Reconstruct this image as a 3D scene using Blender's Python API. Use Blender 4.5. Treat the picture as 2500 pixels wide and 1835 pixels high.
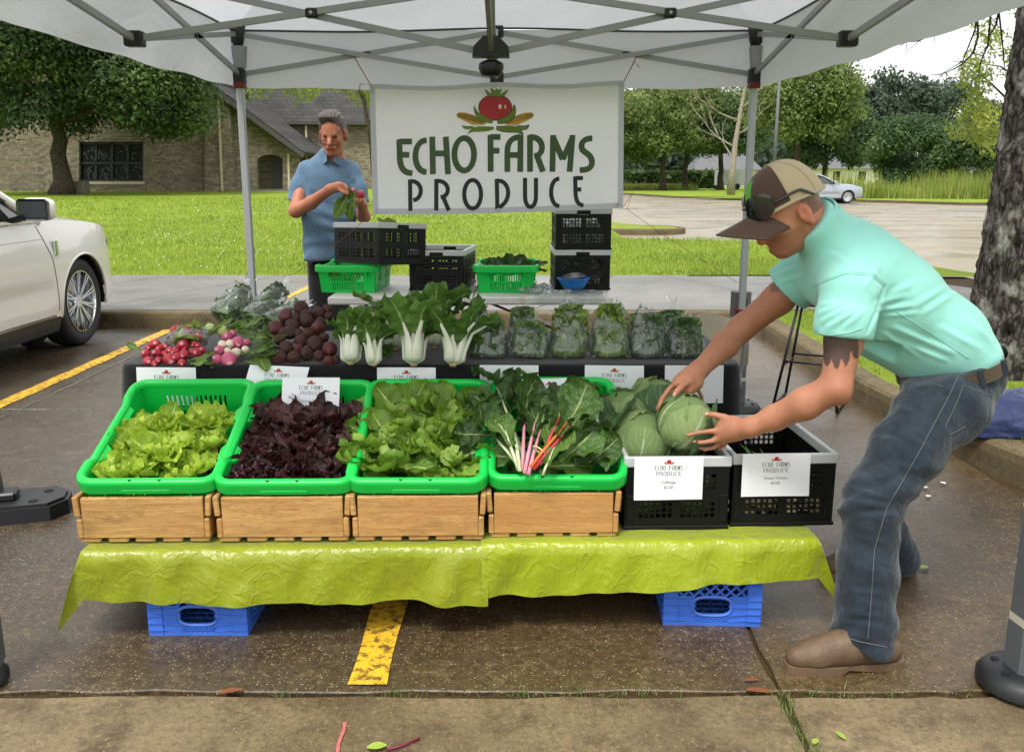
import bpy, bmesh, math, random
import numpy as np
from mathutils import Vector, Matrix, Euler, Quaternion, noise as mnoise
R = math.radians
random.seed(7); RNG = np.random.default_rng(7)
for o in list(bpy.data.objects): bpy.data.objects.remove(o, do_unlink=True)
SC = bpy.context.scene
COL = SC.collection
# ------------------------------------------------------------------ camera
PXF, PCX, PCY, CAMH = 2200.0, 1250.0, 917.5, 1.4
PITCH = math.atan((PCY - 435) / PXF)
cam_d = bpy.data.cameras.new('camera'); cam = bpy.data.objects.new('camera', cam_d); COL.objects.link(cam)
cam_d.sensor_width = 36.0; cam_d.lens = PXF / 2500 * 36.0
cam_d.clip_start = 0.05; cam_d.clip_end = 3000
cam.location = (0, 0, CAMH); cam.rotation_euler = (math.pi / 2 - PITCH, 0, 0)
SC.camera = cam
# ------------------------------------------------------------------ world, sun, exposure
SUN_EL, SUN_AZ = R(62), R(205)          # soft sun behind thick cloud, a little behind the camera
w = bpy.data.worlds.new('World'); SC.world = w; w.use_nodes = True
nt = w.node_tree; nt.nodes.clear()
sky = nt.nodes.new('ShaderNodeTexSky'); sky.sky_type = 'NISHITA'; sky.sun_disc = False
sky.sun_elevation = SUN_EL; sky.sun_rotation = SUN_AZ
sky.air_density = 1.0; sky.dust_density = 6.0; sky.ozone_density = 1.0
hs = nt.nodes.new('ShaderNodeHueSaturation'); hs.inputs['Saturation'].default_value = 0.12
mx = nt.nodes.new('ShaderNodeMix'); mx.data_type = 'RGBA'; mx.inputs[0].default_value = 0.75
mx.inputs[7].default_value = (9.0, 9.15, 9.3, 1)        # even cloud deck
bg = nt.nodes.new('ShaderNodeBackground'); bg.inputs[1].default_value = 0.10
wo = nt.nodes.new('ShaderNodeOutputWorld')
nt.links.new(sky.outputs[0], hs.inputs['Color']); nt.links.new(hs.outputs[0], mx.inputs[6])
nt.links.new(mx.outputs[2], bg.inputs[0]); nt.links.new(bg.outputs[0], wo.inputs[0])
sun_d = bpy.data.lights.new('sun', 'SUN'); sun_d.energy = 1.5; sun_d.angle = R(16); sun_d.color = (1, 0.97, 0.92)
sun = bpy.data.objects.new('sun', sun_d); COL.objects.link(sun); sun.location = (0, 0, 30)
sd = Vector((math.sin(SUN_AZ) * math.cos(SUN_EL), math.cos(SUN_AZ) * math.cos(SUN_EL), math.sin(SUN_EL)))
sun.rotation_euler = sd.to_track_quat('Z', 'Y').to_euler()
SC.view_settings.view_transform = 'Standard'; SC.view_settings.look = 'None'
SC.view_settings.exposure = 0.98; SC.view_settings.gamma = 1.0; SC.view_settings.use_curve_mapping = False
SC.render.engine = 'CYCLES'; SC.cycles.use_denoising = True
SC.cycles.max_bounces = 8; SC.cycles.transparent_max_bounces = 16; SC.cycles.transmission_bounces = 4
SC.cycles.caustics_reflective = False; SC.cycles.caustics_refractive = False
SC.cycles.use_adaptive_sampling = True; SC.cycles.adaptive_threshold = 0.02
# ------------------------------------------------------------------ photo pixel -> place
_c, _s = math.cos(PITCH), math.sin(PITCH)
def ray(u, v):
    b = (PCY - v) / PXF
    return Vector(((u - PCX) / PXF, _c + b * _s, -_s + b * _c))
def Gz(u, v, z=0.0):
    d = ray(u, v); t = (z - CAMH) / d.z
    return Vector((d.x * t, d.y * t, z))
def Qy(u, v, y):
    d = ray(u, v); t = y / d.y
    return Vector((d.x * t, y, CAMH + d.z * t))
# ------------------------------------------------------------------ object helpers
def tag(o, label=None, cat=None, group=None, kind=None):
    if label: o['label'] = label
    if cat: o['category'] = cat
    if group: o['group'] = group
    if kind: o['kind'] = kind
    return o
def empty(name, loc=(0, 0, 0), rz=0.0, label=None, cat=None, group=None, rot=None):
    o = bpy.data.objects.new(name, None); COL.objects.link(o)
    o.empty_display_size = 0.05; o.location = loc
    o.rotation_euler = rot if rot is not None else (0, 0, rz)
    tag(o, label, cat, group); return o
def inst(name, mesh, parent=None, loc=(0, 0, 0), rot=(0, 0, 0), scale=(1, 1, 1)):
    o = bpy.data.objects.new(name, mesh); COL.objects.link(o)
    o.parent = parent; o.location = loc; o.rotation_euler = rot; o.scale = scale
    return o
def copy_tree(o, parent=None):
    c = o.copy(); COL.objects.link(c); c.parent = parent
    for ch in [x for x in o.children]: copy_tree(ch, c)
    return c
class MB:
    """collects geometry for ONE mesh"""
    def __init__(s): s.v = []; s.f = []; s.m = []; s.mi = 0; s.uv = None
    def add(s, vs, fs):
        n = len(s.v); s.v.extend([tuple(p) for p in vs])
        for f in fs: s.f.append(tuple(i + n for i in f)); s.m.append(s.mi)
        return s
    def box(s, x0, x1, y0, y1, z0, z1, M=None):
        vs = [(x, y, z) for z in (z0, z1) for y in (y0, y1) for x in (x0, x1)]
        if M is not None: vs = [M @ Vector(p) for p in vs]
        return s.add(vs, [(0, 2, 3, 1), (4, 5, 7, 6), (0, 1, 5, 4), (2, 6, 7, 3), (0, 4, 6, 2), (1, 3, 7, 5)])
    def cbox(s, x0, x1, y0, y1, z0, z1, c=0.004, M=None):
        """box with chamfered edges"""
        vs = []; idx = {}
        for sx in (0, 1):
            for sy in (0, 1):
                for sz in (0, 1):
                    for a in range(3):
                        p = [(x0, x1)[sx], (y0, y1)[sy], (z0, z1)[sz]]
                        for k in range(3):
                            if k != a: p[k] += c * (1 if (sx, sy, sz)[k] == 0 else -1)
                        idx[(sx, sy, sz, a)] = len(vs); vs.append(p)
        fs = []
        for a in range(3):
            for s0 in (0, 1):
                b, d = [k for k in range(3) if k != a]
                q = []
                for (i, j) in ((0, 0), (1, 0), (1, 1), (0, 1)):
                    t = [0, 0, 0]; t[a] = s0; t[b] = i; t[d] = j; q.append(idx[(t[0], t[1], t[2], a)])
                fs.append(tuple(q))
        for a in range(3):      # edges parallel to axis a
            b, d = [k for k in range(3) if k != a]
            for i in (0, 1):
                for j in (0, 1):
                    t0 = [0, 0, 0]; t1 = [0, 0, 0]; t0[b] = t1[b] = i; t0[d] = t1[d] = j; t1[a] = 1
                    fs.append((idx[(*t0, b)], idx[(*t1, b)], idx[(*t1, d)], idx[(*t0, d)]))
        for sx in (0, 1):
            for sy in (0, 1):
                for sz in (0, 1): fs.append(tuple(idx[(sx, sy, sz, a)] for a in range(3)))
        if M is not None: vs = [M @ Vector(p) for p in vs]
        return s.add(vs, fs)
    def bar(s, p0, p1, w, h, up=(0, 0, 1)):
        p0 = Vector(p0); p1 = Vector(p1); d = (p1 - p0).normalized(); u = Vector(up)
        if abs(d.dot(u)) > 0.98: u = Vector((1, 0, 0))
        a = d.cross(u).normalized(); b = a.cross(d)
        vs = []
        for p in (p0, p1):
            for (i, j) in ((-1, -1), (1, -1), (1, 1), (-1, 1)): vs.append(p + a * (i * w / 2) + b * (j * h / 2))
        return s.add(vs, [(0, 1, 2, 3)[::-1], (4, 5, 6, 7), (0, 1, 5, 4), (1, 2, 6, 5), (2, 3, 7, 6), (3, 0, 4, 7)])
    def tube(s, pts, r, n=8, caps=True, flat=1.0):
        pts = [Vector(p) for p in pts]; k = len(pts)
        rs = r if isinstance(r, (list, tuple)) else [r] * k
        base = len(s.v); prev = None
        for i, p in enumerate(pts):
            d = (pts[min(i + 1, k - 1)] - pts[max(i - 1, 0)]).normalized()
            if prev is None:
                u = Vector((0, 0, 1)) if abs(d.z) < 0.9 else Vector((1, 0, 0))
                a = d.cross(u).normalized()
            else: a = (prev - d * prev.dot(d)).normalized()
            b = d.cross(a); prev = a
            for j in range(n):
                t = 2 * math.pi * j / n
                s.v.append(tuple(p + a * (math.cos(t) * rs[i]) + b * (math.sin(t) * rs[i] * flat)))
        for i in range(k - 1):
            for j in range(n):
                s.f.append((base + i * n + j, base + i * n + (j + 1) % n, base + (i + 1) * n + (j + 1) % n, base + (i + 1) * n + j)); s.m.append(s.mi)
        if caps:
            s.f.append(tuple(base + j for j in range(n))[::-1]); s.m.append(s.mi)
            s.f.append(tuple(base + (k - 1) * n + j for j in range(n))); s.m.append(s.mi)
        return s
    def lathe(s, prof, n=24, M=None, a0=0, a1=2 * math.pi):
        base = len(s.v); k = len(prof); full = abs(a1 - a0 - 2 * math.pi) < 1e-6
        m = n if full else n + 1
        for (r, z) in prof:
            for j in range(m):
                t = a0 + (a1 - a0) * j / n; p = Vector((r * math.cos(t), r * math.sin(t), z))
                s.v.append(tuple(M @ p if M is not None else p))
        for i in range(k - 1):
            for j in range(n):
                j2 = (j + 1) % m
                s.f.append((base + i * m + j, base + i * m + j2, base + (i + 1) * m + j2, base + (i + 1) * m + j)); s.m.append(s.mi)
        return s
    def grid(s, fn, nu, nv, closed_u=False):
        base = len(s.v); m = nu if closed_u else nu + 1
        for j in range(nv + 1):
            for i in range(m): s.v.append(tuple(fn(i / nu, j / nv)))
        for j in range(nv):
            for i in range(nu):
                i2 = (i + 1) % m
                s.f.append((base + j * m + i, base + j * m + i2, base + (j + 1) * m + i2, base + (j + 1) * m + i)); s.m.append(s.mi)
        return s
    def prism(s, poly, z0, z1, M=None):
        n = len(poly); vs = [(x, y, z0) for x, y in poly] + [(x, y, z1) for x, y in poly]
        if M is not None: vs = [M @ Vector(p) for p in vs]
        return s.add(vs, [tuple(range(n))[::-1], tuple(range(n, 2 * n))] + [(i, (i + 1) % n, n + (i + 1) % n, n + i) for i in range(n)])
    def mesh(s, name, mats, smooth=False, auto=None):
        me = bpy.data.meshes.new(name); me.from_pydata(s.v, [], s.f)
        for m in (mats if isinstance(mats, (list, tuple)) else [mats]): me.materials.append(m)
        if any(s.m): me.polygons.foreach_set('material_index', s.m)
        if smooth: me.polygons.foreach_set('use_smooth', [True] * len(me.polygons))
        me.validate(); me.update()
        if auto is not None:
            try: me.set_sharp_from_angle(angle=R(auto))
            except Exception: pass
        return me
    def build(s, name, mats, parent=None, smooth=False, auto=None, **kw):
        return inst(name, s.mesh(name, mats, smooth, auto), parent, **kw)
def np_mesh(name, V, F, mats, smooth=True, uv=None, col=None):
    """V (n,3), F (m,k) numpy -> mesh"""
    me = bpy.data.meshes.new(name); V = np.asarray(V, np.float32); F = np.asarray(F, np.int32); k = F.shape[1]
    me.vertices.add(len(V)); me.vertices.foreach_set('co', V.ravel())
    me.loops.add(F.size); me.loops.foreach_set('vertex_index', F.ravel())
    me.polygons.add(len(F)); me.polygons.foreach_set('loop_start', np.arange(0, F.size, k, dtype=np.int32))
    me.polygons.foreach_set('loop_total', np.full(len(F), k, np.int32))
    if smooth: me.polygons.foreach_set('use_smooth', np.ones(len(F), bool))
    for m in (mats if isinstance(mats, (list, tuple)) else [mats]): me.materials.append(m)
    if uv is not None:
        l = me.uv_layers.new(name='UVMap'); l.data.foreach_set('uv', np.asarray(uv, np.float32)[F.ravel()].ravel())
    me.update()
    if col is not None:
        a = me.color_attributes.new('Col', 'FLOAT_COLOR', 'POINT')
        c = np.ones((len(V), 4), np.float32); c[:, :3] = col; a.data.foreach_set('color', c.ravel())
    me.validate(); return me
def grille(xs, ys, holes, th, fn=None, mb=None):
    """flat panel on lattice xs*ys, thickness th (local z 0..th), rectangular holes [(x0,x1,y0,y1)]; fn maps (x,y,z)"""
    xs = sorted(set(round(x, 5) for x in list(xs) + [h[i] for h in holes for i in (0, 1)]))
    ys = sorted(set(round(y, 5) for y in list(ys) + [h[i] for h in holes for i in (2, 3)]))
    nx, ny = len(xs) - 1, len(ys) - 1
    cx = np.array([(xs[i] + xs[i + 1]) / 2 for i in range(nx)]); cy = np.array([(ys[j] + ys[j + 1]) / 2 for j in range(ny)])
    sol = np.ones((nx, ny), bool)
    for (a, b, c, d) in holes: sol[np.ix_((cx > a) & (cx < b), (cy > c) & (cy < d))] = False
    mb = mb or MB(); fn = fn or (lambda x, y, z: (x, y, z))
    base = len(mb.v)
    for z in (0, th):
        for j in range(ny + 1):
            for i in range(nx + 1): mb.v.append(tuple(fn(xs[i], ys[j], z)))
    N = (nx + 1) * (ny + 1)
    def id(i, j, k): return base + k * N + j * (nx + 1) + i
    def F(*q): mb.f.append(q); mb.m.append(mb.mi)
    for i in range(nx):
        for j in range(ny):
            if not sol[i, j]: continue
            F(id(i, j, 1), id(i + 1, j, 1), id(i + 1, j + 1, 1), id(i, j + 1, 1))
            F(id(i, j, 0), id(i, j + 1, 0), id(i + 1, j + 1, 0), id(i + 1, j, 0))
            if i == 0 or not sol[i - 1, j]: F(id(i, j, 0), id(i, j, 1), id(i, j + 1, 1), id(i, j + 1, 0))
            if i == nx - 1 or not sol[i + 1, j]: F(id(i + 1, j, 0), id(i + 1, j + 1, 0), id(i + 1, j + 1, 1), id(i + 1, j, 1))
            if j == 0 or not sol[i, j - 1]: F(id(i, j, 0), id(i + 1, j, 0), id(i + 1, j, 1), id(i, j, 1))
            if j == ny - 1 or not sol[i, j + 1]: F(id(i, j + 1, 0), id(i, j + 1, 1), id(i + 1, j + 1, 1), id(i + 1, j + 1, 0))
    return mb
# ------------------------------------------------------------------ implicit bodies: smooth union on a grid, surface nets
class Body:
    def __init__(s, lo, hi, h):
        s.lo = np.array(lo, np.float32); s.h = h
        s.n = np.ceil((np.array(hi) - s.lo) / h).astype(int) + 1
        s.D = np.full(s.n, 0.2, np.float32)
    def _blk(s, lo, hi):
        a = np.clip(np.floor((lo - s.lo) / s.h).astype(int), 0, s.n); b = np.clip(np.ceil((hi - s.lo) / s.h).astype(int) + 1, 0, s.n)
        if np.any(b <= a): return None, None
        ax = [s.lo[i] + s.h * np.arange(a[i], b[i], dtype=np.float32) for i in range(3)]
        X, Y, Z = np.meshgrid(*ax, indexing='ij')
        return tuple(slice(a[i], b[i]) for i in range(3)), np.stack([X, Y, Z], -1)
    def _mix(s, sl, d, k, op):
        o = s.D[sl]
        if op == 'add':
            if k <= 0: s.D[sl] = np.minimum(o, d)
            else:
                hh = np.clip(.5 + .5 * (o - d) / k, 0, 1); s.D[sl] = o * (1 - hh) + d * hh - k * hh * (1 - hh)
        else:
            if k <= 0: s.D[sl] = np.maximum(o, -d)
            else:
                hh = np.clip(.5 - .5 * (o + d) / k, 0, 1); s.D[sl] = o * (1 - hh) - d * hh + k * hh * (1 - hh)
    def cone(s, a, ra, b, rb, k=.03, op='add', flat=None):
        a = np.array(a, np.float32); b = np.array(b, np.float32); r = max(ra, rb) + k + 3 * s.h
        sl, P = s._blk(np.minimum(a, b) - r, np.maximum(a, b) + r)
        if sl is None: return s
        ba = b - a; pa = P - a; t = np.clip((pa @ ba) / max(float(ba @ ba), 1e-9), 0, 1)
        q = pa - t[..., None] * ba
        if flat is not None:
            n = np.array(flat[0], np.float32); n /= np.linalg.norm(n); dn = q @ n
            q = q + (dn * (flat[1] - 1))[..., None] * n
        d = np.linalg.norm(q, axis=-1) - (ra + (rb - ra) * t)
        s._mix(sl, d, k, op); return s
    def path(s, pts, rs, k=.03, flat=None):
        for i in range(len(pts) - 1): s.cone(pts[i], rs[i], pts[i + 1], rs[i + 1], k if i else k, flat=flat)
        return s
    def ell(s, c, r, M=None, k=.02, op='add'):
        c = np.array(c, np.float32); r = np.array(r, np.float32); m = float(r.max()) + k + 3 * s.h
        sl, P = s._blk(c - m, c + m)
        if sl is None: return s
        q = P - c
        if M is not None: q = q @ np.array(M.to_3x3(), np.float32)
        k0 = np.linalg.norm(q / r, axis=-1); k1 = np.linalg.norm(q / (r * r), axis=-1)
        d = k0 * (k0 - 1) / np.maximum(k1, 1e-6)
        s._mix(sl, np.where(k0 < 1e-3, -r.min(), d), k, op); return s
    def cut(s, p, n, lo=None, hi=None, k=0.0):
        """remove what lies on the +n side of the plane through p, inside the box lo..hi"""
        lo = s.lo if lo is None else np.array(lo, np.float32); hi = (s.lo + s.h * (s.n - 1)) if hi is None else np.array(hi, np.float32)
        sl, P = s._blk(lo, hi); n = np.array(n, np.float32); n /= np.linalg.norm(n)
        s._mix(sl, -((P - np.array(p, np.float32)) @ n), k, 'sub'); return s
    def net(s):
        D = s.D; D[0] = D[-1] = .1; D[:, 0] = D[:, -1] = .1; D[:, :, 0] = D[:, :, -1] = .1
        S = D < 0; nx, ny, nz = (np.array(D.shape) - 1)
        cnt = np.zeros((nx, ny, nz), np.int8)
        for i in (0, 1):
            for j in (0, 1):
                for k in (0, 1): cnt += S[i:nx + i, j:ny + j, k:nz + k]
        act = (cnt > 0) & (cnt < 8); I = np.argwhere(act)
        idx = np.full((nx, ny, nz), -1, np.int32); idx[act] = np.arange(len(I))
        acc = np.zeros((len(I), 3), np.float32); num = np.zeros(len(I), np.float32)
        cor = [(i, j, k) for i in (0, 1) for j in (0, 1) for k in (0, 1)]
        for a in range(8):
            for b in range(a + 1, 8):
                ca, cb = np.array(cor[a]), np.array(cor[b])
                if np.abs(ca - cb).sum() != 1: continue
                da = D[tuple((I + ca).T)]; db = D[tuple((I + cb).T)]; m = (da < 0) != (db < 0)
                t = np.where(m, da / np.where(np.abs(da - db) < 1e-9, 1, da - db), 0)
                acc += np.where(m[:, None], ca + t[:, None] * (cb - ca), 0); num += m
        V = s.lo + s.h * (I + acc / num[:, None])
        Fs = []
        for ax in range(3):
            A = np.moveaxis(S, ax, 0); J = np.moveaxis(idx, ax, 0)
            m = A[:-1, 1:-1, 1:-1] != A[1:, 1:-1, 1:-1]; E = np.argwhere(m)
            if len(E) == 0: continue
            i, j, k = E[:, 0], E[:, 1] + 1, E[:, 2] + 1
            q = np.stack([J[i, j - 1, k - 1], J[i, j, k - 1], J[i, j, k], J[i, j - 1, k]], 1)
            fl = ~A[i, j, k]
            if ax == 1: fl = ~fl
            q[fl] = q[fl][:, ::-1]; Fs.append(q)
        F = np.concatenate(Fs); F = F[(F >= 0).all(1)]
        return V, F
def vnormals(V, F):
    n = np.cross(V[F[:, 2]] - V[F[:, 0]], V[F[:, 3]] - V[F[:, 1]]); N = np.zeros_like(V)
    for k in range(4): np.add.at(N, F[:, k], n)
    return N / np.maximum(np.linalg.norm(N, axis=1, keepdims=True), 1e-9)
def relax(V, F, it=2, lam=.5):
    for _ in range(it):
        A = np.zeros_like(V); c = np.zeros(len(V), np.float32)
        for a, b in ((0, 1), (1, 2), (2, 3), (3, 0)):
            np.add.at(A, F[:, a], V[F[:, b]]); np.add.at(A, F[:, b], V[F[:, a]])
            np.add.at(c, F[:, a], 1); np.add.at(c, F[:, b], 1)
        V = V + lam * (A / np.maximum(c, 1)[:, None] - V)
    return V
def fbm(P, scale=1.0, oct=3, seed=0.0):
    """cheap vectorised value noise, -1..1"""
    P = np.asarray(P, np.float64) * scale + seed * 17.31; out = np.zeros(P.shape[0]); amp = 1.0; tot = 0
    for o in range(oct):
        Q = P * (2 ** o) + o * 5.7; I = np.floor(Q).astype(np.int64); f = Q - I; f = f * f * (3 - 2 * f)
        def h(i, j, k):
            n = (I[:, 0] + i) * 374761393 + (I[:, 1] + j) * 668265263 + (I[:, 2] + k) * 2147483647
            n = (n ^ (n >> 13)) * 1274126177; n = n ^ (n >> 16); return (n & 0xffff) / 32767.5 - 1
        r = 0
        for i in (0, 1):
            for j in (0, 1):
                for k in (0, 1):
                    r = r + h(i, j, k) * (f[:, 0] if i else 1 - f[:, 0]) * (f[:, 1] if j else 1 - f[:, 1]) * (f[:, 2] if k else 1 - f[:, 2])
        out += r * amp; tot += amp; amp *= .5
    return out / tot
# ------------------------------------------------------------------ materials
def srgb(r, g, b):
    f = lambda c: (c / 255 / 12.92) if c / 255 <= .04045 else ((c / 255 + .055) / 1.055) ** 2.4
    return (f(r), f(g), f(b))
class NM:
    """tiny node-material builder"""
    def __init__(s, name):
        s.m = bpy.data.materials.new(name); s.m.use_nodes = True; s.t = s.m.node_tree; s.t.nodes.clear()
        s.out = s.n('ShaderNodeOutputMaterial')
    def n(s, t, **kw):
        x = s.t.nodes.new(t)
        for k, v in kw.items(): setattr(x, k, v)
        return x
    def l(s, a, b): s.t.links.new(a, b)
    def coord(s, kind='Object'): return s.n('ShaderNodeTexCoord').outputs[kind]
    def pos(s): return s.n('ShaderNodeNewGeometry').outputs['Position']
    def mapping(s, src, scale=(1, 1, 1), rot=(0, 0, 0), loc=(0, 0, 0)):
        m = s.n('ShaderNodeMapping'); m.inputs['Scale'].default_value = scale; m.inputs['Rotation'].default_value = rot; m.inputs['Location'].default_value = loc
        s.l(src, m.inputs[0]); return m.outputs[0]
    def noise(s, src, scale=5, detail=4, rough=.55, dist=0, out='Fac'):
        x = s.n('ShaderNodeTexNoise'); x.inputs['Scale'].default_value = scale; x.inputs['Detail'].default_value = detail
        x.inputs['Roughness'].default_value = rough; x.inputs['Distortion'].default_value = dist
        if src is not None: s.l(src, x.inputs['Vector'])
        return x.outputs[out]
    def voro(s, src, scale=5, feature='F1', out='Distance', rnd=1.0):
        x = s.n('ShaderNodeTexVoronoi'); x.feature = feature; x.inputs['Scale'].default_value = scale; x.inputs['Randomness'].default_value = rnd
        s.l(src, x.inputs['Vector']); return x.outputs[out]
    def wave(s, src, scale=5, dist=2, detail=2, dscale=1, bands='X', prof='SIN'):
        x = s.n('ShaderNodeTexWave'); x.bands_direction = bands; x.wave_profile = prof; x.inputs['Scale'].default_value = scale
        x.inputs['Distortion'].default_value = dist; x.inputs['Detail'].default_value = detail; x.inputs['Detail Scale'].default_value = dscale
        s.l(src, x.inputs['Vector']); return x.outputs['Fac']
    def ramp(s, src, stops, interp='LINEAR'):
        x = s.n('ShaderNodeValToRGB'); x.color_ramp.interpolation = interp; e = x.color_ramp.elements
        while len(e) < len(stops): e.new(.5)
        for i, (p, c) in enumerate(stops):
            e[i].position = p; e[i].color = (*c, 1) if len(c) == 3 else c
        s.l(src, x.inputs[0]); return x.outputs[0]
    def mr(s, src, a, b, c=0, d=1):
        x = s.n('ShaderNodeMapRange'); x.inputs[1].default_value = a; x.inputs[2].default_value = b; x.inputs[3].default_value = c; x.inputs[4].default_value = d
        s.l(src, x.inputs[0]); return x.outputs[0]
    def mix(s, fac, a, b, mode='MIX'):
        x = s.n('ShaderNodeMix'); x.data_type = 'RGBA'; x.blend_type = mode
        for sock, val in ((x.inputs[0], fac), (x.inputs[6], a), (x.inputs[7], b)):
            if hasattr(val, 'links'): s.l(val, sock)
            elif isinstance(val, (int, float)): sock.default_value = val
            else: sock.default_value = (*val, 1)
        return x.outputs[2]
    def math(s, op, a, b=0.0):
        x = s.n('ShaderNodeMath'); x.operation = op
        for sock, val in ((x.inputs[0], a), (x.inputs[1], b)):
            if hasattr(val, 'links'): s.l(val, sock)
            else: sock.default_value = val
        return x.outputs[0]
    def bump(s, h, strength=.3, dist=.01, prev=None):
        x = s.n('ShaderNodeBump'); x.inputs['Strength'].default_value = strength; x.inputs['Distance'].default_value = dist
        s.l(h, x.inputs['Height'])
        if prev is not None: s.l(prev, x.inputs['Normal'])
        return x.outputs[0]
    def prin(s, col=None, rough=.6, spec=.5, metal=0, normal=None, coat=0, sss=0, sheen=0, trans=0, emit=None, alpha=None):
        p = s.n('ShaderNodeBsdfPrincipled'); I = p.inputs
        for k, v in (('Base Color', col), ('Roughness', rough), ('Specular IOR Level', spec), ('Metallic', metal), ('Coat Weight', coat), ('Subsurface Weight', sss), ('Sheen Weight', sheen), ('Transmission Weight', trans), ('Alpha', alpha)):
            if v is None: continue
            if hasattr(v, 'links'): s.l(v, I[k])
            elif isinstance(v, (tuple, list)): I[k].default_value = (*v, 1) if len(v) == 3 else v
            else: I[k].default_value = v
        if sss: I['Subsurface Radius'].default_value = (.02, .008, .004); I['Subsurface Scale'].default_value = .5
        if normal is not None: s.l(normal, I['Normal'])
        return p.outputs[0]
    def mixsh(s, fac, a, b):
        x = s.n('ShaderNodeMixShader')
        if hasattr(fac, 'links'): s.l(fac, x.inputs[0])
        else: x.inputs[0].default_value = fac
        s.l(a, x.inputs[1]); s.l(b, x.inputs[2]); return x.outputs[0]
    def done(s, sh): s.l(sh, s.out.inputs[0]); return s.m
def plain(name, col, rough=.5, var=.12, scale=6, bump=0.0, bscale=60, spec=.5, metal=0, coat=0, sss=0, transl=0, dirt=None, dscale=3, sheen=0):
    b = NM(name); c = b.coord()
    n = b.noise(c, scale, 5)
    lo = tuple(max(0, x * (1 - var)) for x in col); hi = tuple(min(1, x * (1 + var)) for x in col)
    k = b.mix(n, lo, hi)
    if dirt is not None:
        k = b.mix(b.mr(b.noise(c, dscale, 6, .65), .52, .75, 0, .75), k, dirt)
    nm = b.bump(b.noise(c, bscale, 4), bump, .01) if bump else None
    rg = b.mr(b.noise(c, scale * 2.3, 3), 0, 1, max(0, rough - .1), min(1, rough + .1))
    sh = b.prin(k, rg, spec, metal, nm, coat, sss, sheen)
    if transl:
        t = b.n('ShaderNodeBsdfTranslucent'); b.l(k, t.inputs[0]); sh = b.mixsh(transl, sh, t.outputs[0])
    return b.done(sh)
M = {}
def leafmat(name, dark, light, vein, rib=.06, transl=.35, rough=.45, vein_amt=.5, edge=None, redden=None, spec=.5, nveins=9):
    """leaf: UV.x 0..1 across (mid rib at .5), UV.y 0..1 along"""
    b = NM(name); uv = b.coord('UV'); sep = b.n('ShaderNodeSeparateXYZ'); b.l(uv, sep.inputs[0])
    oi = b.n('ShaderNodeObjectInfo').outputs['Random']
    ob = b.coord('Object')
    n = b.noise(ob, 45, 4)
    base = b.mix(b.math('ADD', b.math('MULTIPLY', n, .35), b.math('MULTIPLY', oi, .72)), dark, light)
    ax = b.math('ABSOLUTE', b.math('SUBTRACT', sep.outputs[0], .5))       # 0 rib .. .5 edge
    if edge is not None: base = b.mix(b.mr(ax, .22, .5, 0, .75), base, edge)
    ribm = b.mr(b.math('SUBTRACT', ax, b.mr(sep.outputs[1], 0, 1, rib, rib * .12)), 0, .02, 1, 0)
    sv = b.math('FRACT', b.math('SUBTRACT', b.math('MULTIPLY', sep.outputs[1], nveins), b.math('MULTIPLY', ax, nveins * .75)))
    svm = b.mr(b.math('ABSOLUTE', b.math('SUBTRACT', sv, .5)), .0, .11, 1, 0)
    vm = b.math('MAXIMUM', ribm, b.math('MULTIPLY', svm, vein_amt))
    fine = b.voro(ob, 90, 'DISTANCE_TO_EDGE')
    col = b.mix(vm, base, vein)
    if redden is not None: col = b.mix(b.mr(b.noise(ob, 14, 3), .5, .7, 0, .8), col, redden)
    h = b.math('ADD', b.math('MULTIPLY', b.mr(fine, 0, .3, 0, 1), .5), b.math('MULTIPLY', vm, -.8))
    nm = b.bump(h, .55, .004)
    p = b.prin(col, rough, spec, 0, nm)
    t = b.n('ShaderNodeBsdfTranslucent'); b.l(b.mix(.35, col, light), t.inputs[0])
    return b.done(b.mixsh(transl, p, t.outputs[0]))
def fabric(name, col, var=.1, rough=.85, weave=900, wr=.25, wscale=9, sheen=.2, spec=.25, tex=None):
    b = NM(name); c = b.coord()
    k = b.mix(b.noise(c, 7, 5, .6), tuple(x * (1 - var) for x in col), tuple(min(1, x * (1 + var)) for x in col))
    if tex is not None: k = b.mix(b.mr(b.noise(c, tex[1], 4, .7), .35, .7, 0, tex[2]), k, tex[0])
    f = b.noise(c, weave, 2); n1 = b.bump(f, .12, .002)
    n2 = b.bump(b.noise(c, wscale, 4, .5, .6), wr, .02, n1)
    return b.done(b.prin(k, rough, spec, 0, n2, sheen=sheen))
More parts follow.
